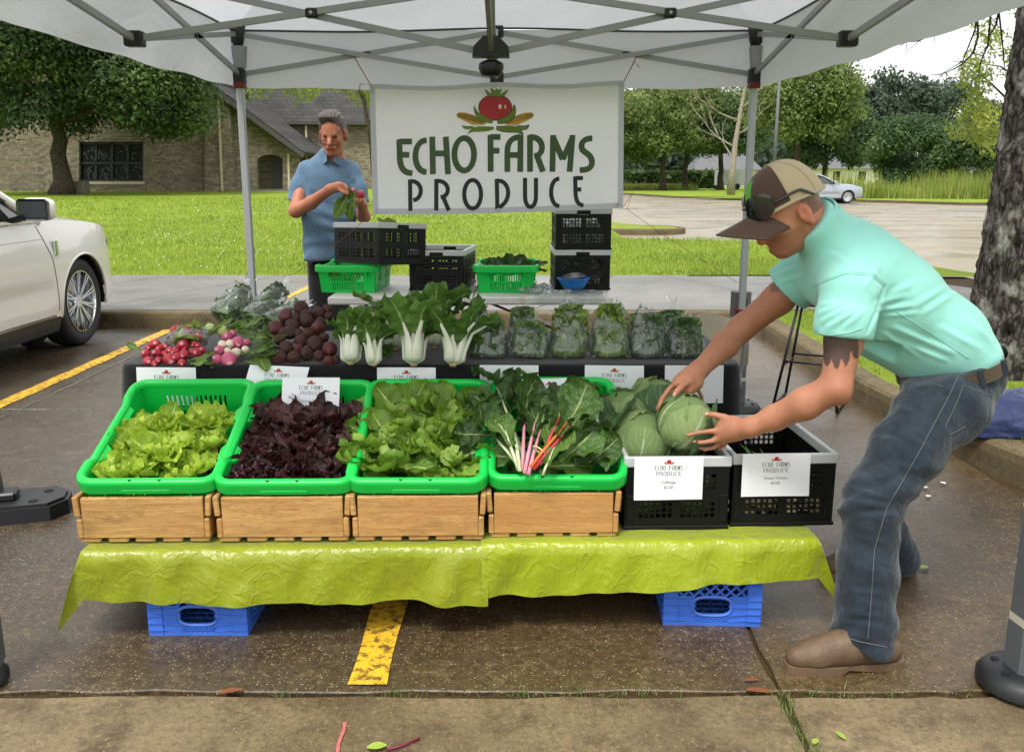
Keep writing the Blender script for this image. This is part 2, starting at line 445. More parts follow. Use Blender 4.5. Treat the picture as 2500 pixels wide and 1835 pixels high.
# --- setting
def mat_pavement():
    b = NM('wet_worn_pavement'); c = b.pos()
    big = b.noise(c, .45, 5, .6); med = b.noise(c, 3.5, 6, .65); fine = b.noise(c, 160, 3, .7)
    k = b.mix(b.mr(big, .35, .65), srgb(76, 62, 42), srgb(108, 88, 56))
    sp = b.n('ShaderNodeSeparateXYZ'); b.l(c, sp.inputs[0])
    k = b.mix(b.mr(b.math('ADD', sp.outputs[0], b.math('MULTIPLY', big, 2.2)), -1.6, 1.4, .75, 0), k, srgb(70, 66, 60))   # older, greyer surfacing towards the car
    k = b.mix(b.mr(med, .46, .72, 0, .75), k, srgb(62, 46, 28))
    k = b.mix(b.mr(b.noise(c, 9, 6, .75), .52, .72, 0, .5), k, srgb(148, 128, 94))
    k = b.mix(b.mr(b.noise(c, 34, 5, .75), .46, .62, 0, .65), k, srgb(50, 38, 24)); k = b.mix(b.mr(b.noise(c, 52, 4, .7), .56, .66, 0, .55), k, srgb(158, 138, 104)); k = b.mix(b.mr(fine, .35, .7, 0, .6), k, srgb(44, 36, 26))
    gr = b.voro(c, 85, 'F1'); gc = b.voro(c, 85, 'F1', 'Color'); s2 = b.n('ShaderNodeSeparateColor'); b.l(gc, s2.inputs[0])
    peb = b.math('MULTIPLY', b.mr(gr, .12, .26, 1, 0), b.mr(s2.outputs[0], .5, .54, 0, 1))
    k = b.mix(b.math('MULTIPLY', peb, .75), k, b.mix(s2.outputs[1], srgb(206, 192, 160), srgb(140, 104, 66)))
    h = b.math('ADD', b.math('MULTIPLY', fine, .6), b.math('MULTIPLY', peb, .6))
    rg = b.mr(b.noise(c, 1.1, 4, .6), .38, .66, .16, .5)
    return b.done(b.prin(k, rg, .5, 0, b.bump(h, .5, .006)))
def mat_concrete(name, c0, c1, stain, scale=1.0, rough=.75, wet=0.0, speck=True):
    b = NM(name); c = b.pos()
    k = b.mix(b.mr(b.noise(c, .7 * scale, 6, .6), .3, .7), c0, c1)
    k = b.mix(b.mr(b.noise(c, 2.3 * scale, 7, .75), .48, .66, 0, .8), k, stain)
    k = b.mix(b.mr(b.noise(c, 1.7 * scale, 7, .7, 1.0), .62, .74, 0, .55), k, tuple(min(1, x * 1.9) for x in c1))
    fine = b.noise(c, 140 * scale, 3, .7)
    k = b.mix(b.mr(b.noise(c, 24 * scale, 5, .75), .48, .62, 0, .5 if speck else .15), k, tuple(x * .5 for x in c0)); k = b.mix(b.mr(b.noise(c, 30 * scale, 4, .7), .57, .66, 0, .5 if speck else .1), k, tuple(min(1, x * 1.45) for x in c1))
    k = b.mix(b.mr(fine, .4, .7, 0, .4), k, tuple(x * .45 for x in c0))
    if speck:
        v = b.voro(c, 70 * scale, 'F1'); k = b.mix(b.mr(v, .1, .16, .4, 0), k, tuple(min(1, x * 2.2) for x in c1))
    rg = b.mr(b.noise(c, .5, 4), .35, .6, max(.12, rough - wet), rough)
    return b.done(b.prin(k, rg, .5, 0, b.bump(fine, .4, .005)))
def mat_brick():
    b = NM('mottled_brick'); c = b.coord('Object'); m = b.mapping(c, (1, 1, 1))
    x = b.n('ShaderNodeTexBrick'); x.inputs['Scale'].default_value = 1; x.inputs['Brick Width'].default_value = .40; x.inputs['Row Height'].default_value = .11
    x.inputs['Mortar Size'].default_value = .012; x.inputs['Color1'].default_value = (*srgb(146, 136, 116), 1); x.inputs['Color2'].default_value = (*srgb(96, 88, 74), 1); x.inputs['Mortar'].default_value = (*srgb(118, 110, 96), 1)
    uvx = b.n('ShaderNodeSeparateXYZ'); b.l(m, uvx.inputs[0]); cm = b.n('ShaderNodeCombineXYZ')
    b.l(b.math('ADD', uvx.outputs[0], uvx.outputs[1]), cm.inputs[0]); b.l(uvx.outputs[2], cm.inputs[1]); b.l(cm.outputs[0], x.inputs['Vector'])
    k = b.mix(b.mr(b.noise(c, 5, 5, .7), .5, .75, 0, .6), x.outputs[0], srgb(196, 186, 164))
    k = b.mix(b.mr(b.noise(c, .35, 5, .6), .45, .75, 0, .6), k, srgb(96, 86, 68))
    return b.done(b.prin(k, .9, .2, 0, b.bump(x.outputs['Fac'], -.3, .02)))
def mat_shingle():
    b = NM('grey_shingles'); c = b.coord('Object')
    x = b.n('ShaderNodeTexBrick'); x.inputs['Scale'].default_value = 1; x.inputs['Brick Width'].default_value = .5; x.inputs['Row Height'].default_value = .28; x.inputs['Mortar Size'].default_value = .02
    x.inputs['Color1'].default_value = (*srgb(66, 64, 62), 1); x.inputs['Color2'].default_value = (*srgb(50, 49, 48), 1); x.inputs['Mortar'].default_value = (*srgb(34, 33, 33), 1)
    s3 = b.n('ShaderNodeSeparateXYZ'); b.l(c, s3.inputs[0]); cm = b.n('ShaderNodeCombineXYZ'); b.l(s3.outputs[0], cm.inputs[0]); b.l(s3.outputs[2], cm.inputs[1]); b.l(cm.outputs[0], x.inputs['Vector'])
    k = b.mix(b.mr(b.noise(c, .8, 5), .4, .7, 0, .4), x.outputs[0], srgb(78, 76, 73))
    return b.done(b.prin(k, .9, .25))
def mat_lawn():
    b = NM('lawn_soil_and_grass'); c = b.pos()
    k = b.mix(b.mr(b.noise(c, .22, 5, .6), .35, .65), srgb(114, 138, 32), srgb(144, 158, 46))
    k = b.mix(b.mr(b.noise(c, 1.6, 6, .7), .45, .7, 0, .6), k, srgb(88, 124, 20))
    k = b.mix(b.mr(b.noise(b.mapping(c, (3, 9, 1)), 3, 6, .75), .45, .7, 0, .5), k, srgb(150, 168, 48))
    k = b.mix(b.mr(b.noise(c, 30, 4, .7), .4, .7, 0, .6), k, srgb(66, 100, 16))
    v = b.voro(b.mapping(c, (1, .6, 1)), 5.5, 'F1'); pat = b.mr(b.noise(c, .35, 4), .42, .6)
    k = b.mix(b.math('MULTIPLY', b.mr(v, .10, .2, .45, 0), pat), k, srgb(214, 216, 190))
    return b.done(b.prin(k, .85, .2, 0, b.bump(b.noise(c, 22, 5, .7), .9, .05)))
def mat_foliage(name, dark, light, bright, transl=.3, alt=None):
    b = NM(name); c = b.pos(); n = b.noise(c, .55, 3); n2 = b.noise(c, 4.0, 3)
    at = b.n('ShaderNodeAttribute'); at.attribute_name = 'Col'; rnd = b.n('ShaderNodeSeparateColor'); b.l(at.outputs['Color'], rnd.inputs[0])
    k = b.mix(b.mr(n, .35, .65), dark, light)
    k = b.mix(b.mr(rnd.outputs[0], .55, 1, 0, .8), k, bright)
    if alt is not None: k = b.mix(b.mr(n2, .55, .75, 0, .7), k, alt)
    p = b.prin(k, .55, .35); t = b.n('ShaderNodeBsdfTranslucent'); b.l(b.mix(.4, k, bright), t.inputs[0])
    return b.done(b.mixsh(transl, p, t.outputs[0]))
def mat_bark(name, c0, c1, lichen=None, scale=1.0, lm=(.55, .68)):
    b = NM(name); c = b.coord('Object'); m = b.mapping(c, (1, 1, .28))
    v = b.voro(m, 16 * scale, 'DISTANCE_TO_EDGE'); n = b.noise(m, 22 * scale, 5, .7)
    k = b.mix(b.mr(v, .02, .22), c0, c1); k = b.mix(b.mr(n, .45, .75, 0, .6), k, c0)
    if lichen is not None: k = b.mix(b.mr(b.noise(c, 3.2, 7, .72), lm[0], lm[1], 0, .8), k, lichen)
    return b.done(b.prin(k, .9, .2, 0, b.bump(b.math('ADD', v, b.math('MULTIPLY', n, .3)), 1.0, .03)))
def mat_wood(name, c0, c1, knots=True):
    b = NM(name); c = b.coord('Object'); oi = b.n('ShaderNodeObjectInfo').outputs['Random']
    cm = b.n('ShaderNodeCombineXYZ'); b.l(b.math('MULTIPLY', oi, 9.0), cm.inputs[1]); b.l(b.math('MULTIPLY', oi, 3.0), cm.inputs[2])
    vm = b.n('ShaderNodeVectorMath'); vm.operation = 'ADD'; b.l(c, vm.inputs[0]); b.l(cm.outputs[0], vm.inputs[1])
    m = b.mapping(vm.outputs[0], (1.1, 9, 9))
    w = b.noise(b.mapping(vm.outputs[0], (1.6, 1, 26)), 2.2, 5, .6, .8); n = b.noise(b.mapping(c, (6, 90, 90)), 4, 5, .65); ln = b.mr(b.math('ABSOLUTE', b.math('SUBTRACT', b.math('FRACT', b.math('MULTIPLY', w, 9.0)), .5)), 0, .16, .8, 0)
    k = b.mix(b.mr(w, .3, .7), c0, c1); k = b.mix(ln, k, tuple(x * .55 for x in c0)); k = b.mix(b.mr(n, .4, .75, 0, .45), k, tuple(x * .62 for x in c0))
    k = b.mix(b.mr(b.noise(b.mapping(vm.outputs[0], (1, 1, 2.5)), 5, 6, .72), .54, .68, 0, .55), k, srgb(92, 80, 58))
    k = b.mix(b.math('MULTIPLY', oi, .45), k, srgb(184, 128, 68))
    return b.done(b.prin(k, .55, .35, 0, b.bump(n, .25, .002)))
def mat_crinkle(name, col, hi):
    b = NM(name); c = b.coord('Object')
    cr = b.voro(b.mapping(c, (1, 1, 1.4)), 17, 'DISTANCE_TO_EDGE'); n1 = b.noise(c, 26, 5, .65, 1.8); n2 = b.noise(c, 4.2, 4, .6, .8)
    ri = lambda sc, d_: b.mr(b.math('ABSOLUTE', b.math('SUBTRACT', b.noise(b.mapping(c, (1, 1, .8)), sc, 2, .5, d_), .5)), 0, .07, 1, 0)
    h = b.math('ADD', b.math('MULTIPLY', n1, .35), b.math('ADD', b.math('MULTIPLY', b.math('ADD', ri(6, .8), ri(13, 1.0)), .16), b.math('ADD', b.math('MULTIPLY', n2, 1.6), b.math('MULTIPLY', b.noise(b.mapping(c, (1, 1, .22)), 15, 3, .5, .6), 1.6))))
    k = b.mix(b.noise(c, 5, 4), col, hi)
    return b.done(b.prin(k, .27, .55, 0, b.bump(h, .55, .012), sheen=.2))
def mat_bag():
    b = NM('clear_plastic_bag'); c = b.coord('Object')
    wr = b.noise(b.mapping(c, (1, 1, .6)), 13, 3, .5, 2.0)
    sh = b.voro(b.mapping(c, (1, 1, .7)), 13, 'DISTANCE_TO_EDGE')
    h = b.math('ADD', wr, b.math('MULTIPLY', b.mr(sh, 0, .15, 0, 1), .6))
    nm = b.bump(h, .3, .010)
    tr = b.n('ShaderNodeBsdfTransparent'); tr.inputs[0].default_value = (.95, .97, .96, 1)
    gl = b.n('ShaderNodeBsdfGlossy'); gl.inputs['Roughness'].default_value = .2; gl.inputs[0].default_value = (1, 1, 1, 1); b.l(nm, gl.inputs['Normal'])
    df = b.n('ShaderNodeBsdfDiffuse'); df.inputs[0].default_value = (.86, .9, .88, 1); b.l(nm, df.inputs['Normal'])
    fr = b.n('ShaderNodeLayerWeight'); fr.inputs[0].default_value = .28; b.l(nm, fr.inputs['Normal'])
    g = b.mixsh(b.math('MINIMUM', b.math('ADD', b.math('MULTIPLY', fr.outputs['Fresnel'], .8), .045), .85), tr.outputs[0], gl.outputs[0])
    crease = b.math('MULTIPLY', b.mr(sh, 0, .05, 1, 0), b.mr(wr, .48, .66, 0, .45))
    return b.done(b.mixsh(b.math('MINIMUM', b.math('ADD', b.math('ADD', crease, .02), b.math('MULTIPLY', fr.outputs['Facing'], .10)), 1.0), g, df.outputs[0]))
def mat_vcol(name, rough=.5, spec=.4, sss=.12, bump=.15, bscale=220):
    b = NM(name); at = b.n('ShaderNodeAttribute'); at.attribute_name = 'Col'; c = b.coord()
    k = b.mix(b.mr(b.noise(c, 38, 4), .35, .7, 0, .22), at.outputs['Color'], b.mix(.5, at.outputs['Color'], srgb(150, 70, 50)))
    return b.done(b.prin(k, rough, spec, 0, b.bump(b.noise(c, bscale, 3), bump, .003), sss=sss))
def mat_glass(name, tint=(.05, .06, .06), rough=.03):
    b = NM(name)
    return b.done(b.prin(tint, rough, .8, 0, None, coat=.3))
def mat_paint(name, col, metal=0.0, rough=.3):
    b = NM(name); c = b.coord()
    k = b.mix(b.noise(c, 3, 3), col, tuple(x * .95 for x in col))
    return b.done(b.prin(k, rough, .5, metal, b.bump(b.noise(c, 400, 2), .02, .001), coat=.8))
def mat_canvas(name, col, transl, wr=.14):
    b = NM(name); c = b.coord('Object')
    k = b.mix(b.mr(b.noise(c, 1.3, 5, .6), .35, .7), tuple(x * .93 for x in col), col)
    k = b.mix(b.mr(b.noise(c, 6, 6, .75), .66, .8, 0, .35), k, tuple(x * .6 for x in col))
    nm = b.bump(b.noise(b.mapping(c, (1, 1, 2.2)), 3.0, 4, .5, 1.2), wr, .06)
    p = b.prin(k, .8, .25, 0, nm); t = b.n('ShaderNodeBsdfTranslucent'); b.l(k, t.inputs[0]); b.l(nm, t.inputs['Normal'])
    return b.done(b.mixsh(transl, p, t.outputs[0]))
M['pavement'] = mat_pavement()
M['slab'] = mat_concrete('tan_slab_concrete', srgb(86, 71, 47), srgb(146, 127, 95), srgb(56, 42, 26), 2.2, .7, .3)
M['walk'] = mat_concrete('grey_walk_concrete', srgb(104, 102, 97), srgb(122, 118, 111), srgb(84, 81, 76), .8, .6, .35, False)
M['lot'] = mat_concrete('pale_lot_concrete', srgb(128, 119, 100), srgb(152, 140, 116), srgb(112, 92, 66), .25, .5, .3, False)
M['kerb'] = mat_concrete('mossy_kerb_concrete', srgb(96, 83, 56), srgb(120, 105, 72), srgb(46, 39, 23), 1.5, .85)
M['soil'] = plain('dark_joint_soil', srgb(66, 52, 32), .95, .4, 20, .5, 80, .2)
M['lawn'] = mat_lawn()
M['brick'] = mat_brick(); M['shingle'] = mat_shingle()
def mat_yellow():
    b = NM('worn_yellow_paint'); c = b.pos()
    k = b.mix(b.noise(c, 5, 5), srgb(214, 160, 24), srgb(226, 184, 60))
    wear = b.mr(b.noise(c, 22, 7, .8), .49, .57, 0, .9)
    k = b.mix(wear, k, srgb(74, 58, 36)); f = b.noise(c, 170, 3)
    return b.done(b.prin(k, .5, .4, 0, b.bump(f, .4, .004)))
M['yellow'] = mat_yellow()
M['white_line'] = plain('faded_white_paint', srgb(196, 194, 186), .7, .1, 9, dirt=srgb(150, 142, 126), dscale=6)
M['chalk'] = plain('pink_chalk', srgb(176, 96, 92), .9, .15, 80, dirt=srgb(96, 80, 58), dscale=45)
M['leaf_oak'] = mat_foliage('oak_foliage', srgb(38, 58, 32), srgb(64, 88, 46), srgb(112, 134, 74), .32)
M['leaf_mid'] = mat_foliage('mid_green_foliage', srgb(78, 98, 46), srgb(112, 130, 64), srgb(150, 162, 94), .36)
M['leaf_lite'] = mat_foliage('yellow_green_foliage', srgb(96, 118, 42), srgb(138, 154, 60), srgb(178, 186, 92), .4)
M['leaf_far'] = mat_foliage('far_dark_hazed_foliage', srgb(50, 66, 50), srgb(68, 84, 64), srgb(94, 108, 84), .28)  # greens desaturated to put distance haze into the leaf colour
M['leaf_bush'] = mat_foliage('bushy_foliage', srgb(54, 80, 44), srgb(80, 106, 60), srgb(116, 138, 88), .32)
M['leaf_reed'] = mat_foliage('tall_grass', srgb(92, 118, 40), srgb(140, 152, 66), srgb(176, 176, 96), .35)
M['blade'] = mat_foliage('lawn_blades', srgb(90, 118, 28), srgb(142, 160, 48), srgb(178, 188, 84), .38)
M['bark'] = mat_bark('grey_brown_bark', srgb(52, 46, 38), srgb(92, 84, 70))
M['bark_lichen'] = mat_bark('dark_bark_with_pale_lichen', srgb(36, 33, 30), srgb(86, 80, 74), srgb(160, 160, 152), 1.6, (.52, .68))
M['bark_pale'] = mat_bark('pale_bark', srgb(128, 120, 104), srgb(170, 162, 146))
M['alum'] = plain('grey_powder_coated_steel', srgb(150, 153, 155), .42, .06, 12, metal=.15)
M['steel'] = plain('bright_steel', srgb(180, 182, 184), .3, .05, 12, metal=.9)
M['blackpl'] = plain('black_plastic', srgb(26, 26, 27), .42, .2, 20)
M['blackcr'] = plain('black_crate_plastic', srgb(9, 10, 9), .5, .2, 14, spec=.25)
M['greycr'] = plain('pale_grey_plastic', srgb(188, 190, 190), .45, .06, 14)
M['redpl'] = plain('red_plastic', srgb(120, 22, 26), .4, .1, 14)
M['greenpl'] = plain('bright_green_plastic', srgb(22, 204, 80), .34, .08, 10, transl=.18)
M['bluepl'] = plain('blue_milk_crate_plastic', srgb(64, 112, 208), .4, .08, 10)
M['bowlblue'] = plain('blue_bowl_plastic', srgb(40, 128, 206), .35, .06, 10, transl=.15)
M['wpl'] = plain('white_table_plastic', srgb(214, 213, 206), .5, .04, 8, dirt=srgb(150, 128, 96), dscale=5)
M['wgrey'] = plain('grey_moulded_plastic', srgb(84, 87, 90), .6, .08, 10, .15, 120)
M['wblack'] = plain('black_rubber_base', srgb(30, 31, 33), .5, .2, 16, .1, 90)
M['strap'] = plain('pale_strap', srgb(178, 172, 156), .7, .1, 30)
M['canvas'] = mat_canvas('white_canopy_fabric', srgb(202, 204, 208), .46)
M['vinyl'] = mat_canvas('white_vinyl_banner', srgb(238, 238, 238), .46, .2)
M['vinylhem'] = mat_canvas('banner_hem', srgb(212, 214, 220), .4, .2)
M['ink_green'] = plain('print_dark_green', srgb(66, 88, 52), .6, .05)
M['ink_black'] = plain('print_black', srgb(32, 33, 32), .6, .1)
M['ink_red'] = plain('print_red', srgb(168, 38, 48), .55, .12, 14)
M['ink_yel'] = plain('print_corn_yellow', srgb(202, 158, 62), .6, .25, 120)
M['ink_leaf'] = plain('print_leaf_green', srgb(104, 128, 44), .6, .3, 30)
M['ink_hi'] = plain('print_pale_pink', srgb(232, 196, 180), .6, .05)
M['ink_brown'] = plain('print_brown', srgb(176, 122, 72), .6, .2, 60)
M['paper'] = plain('white_paper', srgb(236, 237, 240), .8, .02, 8, .25, 14, .2, transl=.1)
M['inkpap'] = plain('paper_ink', srgb(70, 74, 70), .8, .1)
M['lime'] = mat_crinkle('crinkled_lime_satin', srgb(122, 132, 6), srgb(142, 152, 12))
M['limeflat'] = mat_crinkle('lime_satin', srgb(132, 146, 8), srgb(152, 166, 18))
M['blackcloth'] = fabric('black_table_cloth', srgb(17, 17, 19), .2, .9, 700, .25, 6)
M['pine'] = mat_wood('pine_planks', srgb(164, 122, 70), srgb(208, 170, 110))
M['stoolwood'] = mat_wood('pale_stool_wood', srgb(206, 186, 150), srgb(222, 206, 172))
M['blackmetal'] = plain('black_tube_steel', srgb(20, 20, 21), .4, .2, 20)
M['chairpl'] = plain('beige_chair_plastic', srgb(186, 176, 156), .5, .04, 10)
M['navy'] = fabric('navy_nylon', srgb(34, 46, 84), .2, .5, 500, .7, 16)
M['twine'] = plain('reddish_twine', srgb(140, 84, 70), .9, .15, 60)
M['bag'] = mat_bag()
M['film'] = M['bag']
M['suvwhite'] = mat_paint('pearl_white_paint', srgb(222, 219, 211)); M['suvsilver'] = mat_paint('silver_paint', srgb(168, 176, 184), .5)
M['glass'] = mat_glass('dark_car_glass', srgb(50, 54, 56)); M['darkglass'] = plain('dark_leaded_glass', srgb(22, 23, 23), .4, .2, 3, spec=.15)
M['trim'] = plain('black_car_trim', srgb(20, 21, 22), .4, .15, 20); M['chrome'] = plain('chrome', srgb(216, 218, 220), .14, .03, 20, metal=1)
M['tyre'] = plain('tyre_rubber', srgb(30, 30, 31), .7, .2, 30, .2, 60); M['well'] = plain('wheel_well', srgb(10, 10, 11), .9)
M['lead'] = plain('window_tracery', srgb(84, 87, 88), .7); M['frame'] = plain('dark_window_frame', srgb(46, 46, 44), .6)
M['pipe'] = plain('pale_downpipe', srgb(188, 176, 148), .7); M['fascia'] = plain('dark_fascia', srgb(72, 68, 64), .7)
M['whiteside'] = plain('white_sheet_metal', srgb(222, 224, 224), .5, .04); M['roofgrey'] = plain('far_grey_roof', srgb(100, 100, 102), .9)
M['cream'] = plain('cream_wall', srgb(214, 210, 190), .8); M['pole'] = plain('grey_pole', srgb(96, 98, 96), .6); M['boxmetal'] = plain('weathered_utility_box', srgb(112, 108, 92), .8)
M['skin'] = mat_vcol('skin'); M['hairgrey'] = plain('grey_hair', srgb(84, 78, 74), .55, .6, 60, .6, 160)
M['mint'] = fabric('mint_polo_cotton', srgb(142, 206, 193), .04, .85, 1100, .18, 7)
M['chambray'] = fabric('blue_chambray', srgb(82, 108, 132), .08, .9, 900, .3, 12, tex=(srgb(104, 130, 152), 60, .5))
M['denim'] = fabric('dark_denim', srgb(25, 35, 44), .2, .85, 800, .5, 22, tex=(srgb(50, 63, 74), 16, .55))
M['blackpants'] = fabric('black_trousers', srgb(16, 16, 18), .2)
M['belt'] = plain('brown_leather_belt', srgb(74, 58, 46), .5, .2, 40, .3, 90); M['boot'] = plain('worn_brown_leather', srgb(92, 72, 52), .6, .25, 14, .3, 60, dirt=srgb(120, 98, 74), dscale=9)
M['sole'] = plain('brown_boot_sole', srgb(106, 84, 62), .8, .2, 20); M['stitch'] = plain('pale_stitching', srgb(92, 96, 96), .8)
M['capbrown'] = fabric('brown_cap_twill', srgb(78, 60, 50), .1, .9, 900, .1); M['capmesh'] = fabric('khaki_cap_mesh', srgb(176, 160, 130), .1, .9, 420, .25, 8)
M['lens'] = plain('dark_lens', srgb(14, 14, 16), .12, .1, spec=.8); M['capgreen'] = plain('green_cap_print', srgb(88, 160, 52), .7)
M['specs'] = plain('tortoise_frame', srgb(70, 34, 26), .3, .3, 60); M['nail'] = plain('finger_nail', srgb(196, 150, 128), .35)
# --- produce
M['butter'] = leafmat('butter_lettuce_leaf', srgb(112, 152, 22), srgb(204, 224, 84), srgb(216, 230, 124), .05, .34, .42, .25, nveins=6)
M['redleaf'] = leafmat('red_lettuce_leaf', srgb(26, 15, 14), srgb(74, 40, 38), srgb(84, 48, 44), .04, .22, .4, .25, redden=srgb(92, 44, 50), nveins=7)
M['romaine'] = leafmat('romaine_leaf', srgb(62, 104, 18), srgb(146, 180, 60), srgb(190, 206, 120), .06, .3, .4, .35, nveins=8)
M['romheart'] = leafmat('romaine_heart_leaf', srgb(120, 158, 48), srgb(160, 188, 84), srgb(214, 222, 156), .08, .4, .4, .35, nveins=8)
M['chard'] = leafmat('chard_leaf', srgb(30, 62, 20), srgb(82, 118, 48), srgb(158, 176, 110), .03, .25, .38, .3, nveins=9)
M['chardlite'] = leafmat('light_chard_leaf', srgb(62, 96, 30), srgb(92, 128, 44), srgb(190, 202, 140), .035, .3, .4, .4, nveins=9)
M['choy'] = leafmat('bok_choy_leaf', srgb(50, 90, 26), srgb(100, 138, 56), srgb(164, 188, 120), .04, .3, .42, .3, nveins=8)
M['darkgreens'] = leafmat('dark_greens_leaf', srgb(34, 66, 24), srgb(60, 96, 38), srgb(120, 150, 86), .05, .28, .4, .4)
M['beetleaf'] = leafmat('radish_leaf', srgb(72, 108, 32), srgb(116, 146, 58), srgb(176, 192, 116), .06, .35, .5, .4)
M['kale'] = leafmat('bagged_kale_leaf', srgb(78, 110, 60), srgb(144, 172, 112), srgb(184, 200, 160), .05, .3, .5, .5)
M['spin'] = leafmat('bagged_spinach_leaf', srgb(88, 122, 40), srgb(158, 184, 84), srgb(170, 188, 116), .05, .35, .45, .5)
M['cabbage'] = leafmat('cabbage_leaf', srgb(124, 154, 88), srgb(162, 186, 120), srgb(204, 216, 172), .03, .25, .5, .38, nveins=8)
M['cabbout'] = leafmat('outer_cabbage_leaf', srgb(84, 118, 76), srgb(116, 148, 100), srgb(168, 190, 146), .035, .2, .45, .4, nveins=7)
def mat_root(name, c0, c1, rough=.45, tip=None):
    b = NM(name); c = b.coord('Object'); g = b.coord('Generated'); oi = b.n('ShaderNodeObjectInfo').outputs['Random']
    k = b.mix(b.mr(b.noise(c, 28, 5), .35, .7), c0, c1); k = b.mix(b.math('MULTIPLY', oi, .6), k, c1)
    if tip is not None:
        s3 = b.n('ShaderNodeSeparateXYZ'); b.l(g, s3.inputs[0]); k = b.mix(b.mr(s3.outputs[2], .0, .09, .7, 0), k, tip)
    ring = b.wave(b.mapping(c, (1, 1, 1)), 18, 3, 3, 2, 'Z')
    return b.done(b.prin(k, rough, .5, 0, b.bump(b.math('ADD', b.noise(c, 70, 4), b.math('MULTIPLY', ring, .3)), .3, .004)))
M['radish'] = mat_root('red_radish_skin', srgb(150, 18, 40), srgb(184, 44, 62), .35, srgb(226, 190, 186))
M['radpink'] = mat_root('pink_radish_skin', srgb(184, 56, 98), srgb(206, 110, 138), .38, srgb(238, 214, 210))
M['radwhite'] = mat_root('white_radish_skin', srgb(226, 206, 176), srgb(234, 222, 200), .4, srgb(222, 190, 160))
M['beet'] = mat_root('dirty_beet_skin', srgb(40, 24, 20), srgb(74, 40, 32), .75)
M['beetred'] = mat_root('washed_beet_skin', srgb(66, 18, 22), srgb(92, 36, 34), .6)
M['kohl'] = mat_root('pale_green_kohlrabi_skin', srgb(166, 186, 100), srgb(196, 208, 136), .5)
M['choystem'] = plain('white_bok_choy_stem', srgb(224, 228, 206), .35, .06, 30, .15, 60, transl=.15)
M['choyend'] = plain('cut_stem_end', srgb(196, 162, 112), .7, .2, 60)
M['onion'] = plain('onion_bulb', srgb(222, 208, 178), .45, .12, 40); M['oniong'] = plain('onion_leaf', srgb(84, 128, 56), .5, .2, 40)
M['stemred'] = plain('red_chard_stem', srgb(196, 52, 66), .35, .2, 40, transl=.15); M['stempink'] = plain('pink_chard_stem', srgb(224, 150, 168), .35, .12, 40, transl=.15)
M['stemorange'] = plain('orange_chard_stem', srgb(222, 110, 40), .35, .12, 40, transl=.15); M['stemwhite'] = plain('pale_chard_stem', srgb(206, 214, 170), .4, .1, 40, transl=.15)
M['stembeet'] = plain('beet_stem', srgb(110, 26, 48), .45, .2, 40); M['band'] = plain('rubber_band', srgb(206, 176, 130), .6)
M['litter'] = plain('pale_litter', srgb(222, 222, 216), .8); M['dryleaf'] = plain('dry_leaf', srgb(120, 66, 34), .8, .3, 30); M['greenleaf'] = plain('fallen_green_leaf', srgb(140, 160, 60), .6, .2, 30)
# ------------------------------------------------------------------ setting: ground, kerbs, walk, lawn
def struct(name, mb, mat, smooth=False, parent=None):
    o = mb.build(name, mat, parent, smooth)
    if parent is None: o['kind'] = 'structure'
    return o
def lawn_z(y): return .15 + max(0.0, y - 11.9) * .0088
g = MB(); g.add([(-900, -60, -.06), (900, -60, -.06), (900, 1500, -.06), (-900, 1500, -.06)], [(0, 1, 2, 3)])
struct('ground', g, M['lawn'])
g = MB(); g.grid(lambda u, v: (-14 + 16.5 * u, -4 + 12.6 * v, -.014), 4, 4)
pav = struct('parking_pavement', g, M['soil'])
def slab(x0, x1, y0, y1, mat, parent, z=0.0, gap=.006, seed=0, c=.006, wob=.004):
    """a cast slab with eroded edges"""
    mb = MB(); n = 26; rnd = random.Random(seed)
    x0 += gap; x1 -= gap; y0 += gap; y1 -= gap
    out = []
    for (a, b) in (((x0, y0), (x1, y0)), ((x1, y0), (x1, y1)), ((x1, y1), (x0, y1)), ((x0, y1), (x0, y0))):
        for i in range(n):
            t = i / n; q = Vector((a[0] + (b[0] - a[0]) * t, a[1] + (b[1] - a[1]) * t))
            out.append(q + Vector((rnd.uniform(-wob, wob), rnd.uniform(-wob, wob))))
    cen = Vector(((x0 + x1) / 2, (y0 + y1) / 2)); N = len(out)
    ins = [p + (cen - p).normalized() * c * 1.6 for p in out]
    vs = [(p.x, p.y, z - .03) for p in out] + [(p.x, p.y, z - c) for p in out] + [(p.x, p.y, z) for p in ins]
    fs = [(i, (i + 1) % N, N + (i + 1) % N, N + i) for i in range(N)] + [(N + i, N + (i + 1) % N, 2 * N + (i + 1) % N, 2 * N + i) for i in range(N)] + [tuple(2 * N + i for i in range(N))]
    mb.add(vs, fs); return mb.build('slab', mat, parent)
xs = [-14, -8.5, -3.05, .75, 2.3]
for i in range(4):
    slab(xs[i], xs[i + 1], -4, 2.255, M['slab'], pav, 0, .006, i, .004, .010)
    slab(xs[i], xs[i + 1], 2.268, 5.42, M['pavement'], pav, 0, .005, 10 + i, .003, .008)
    slab(xs[i], xs[i + 1], 5.42, 8.53, M['pavement'], pav, 0, .006, 20 + i)
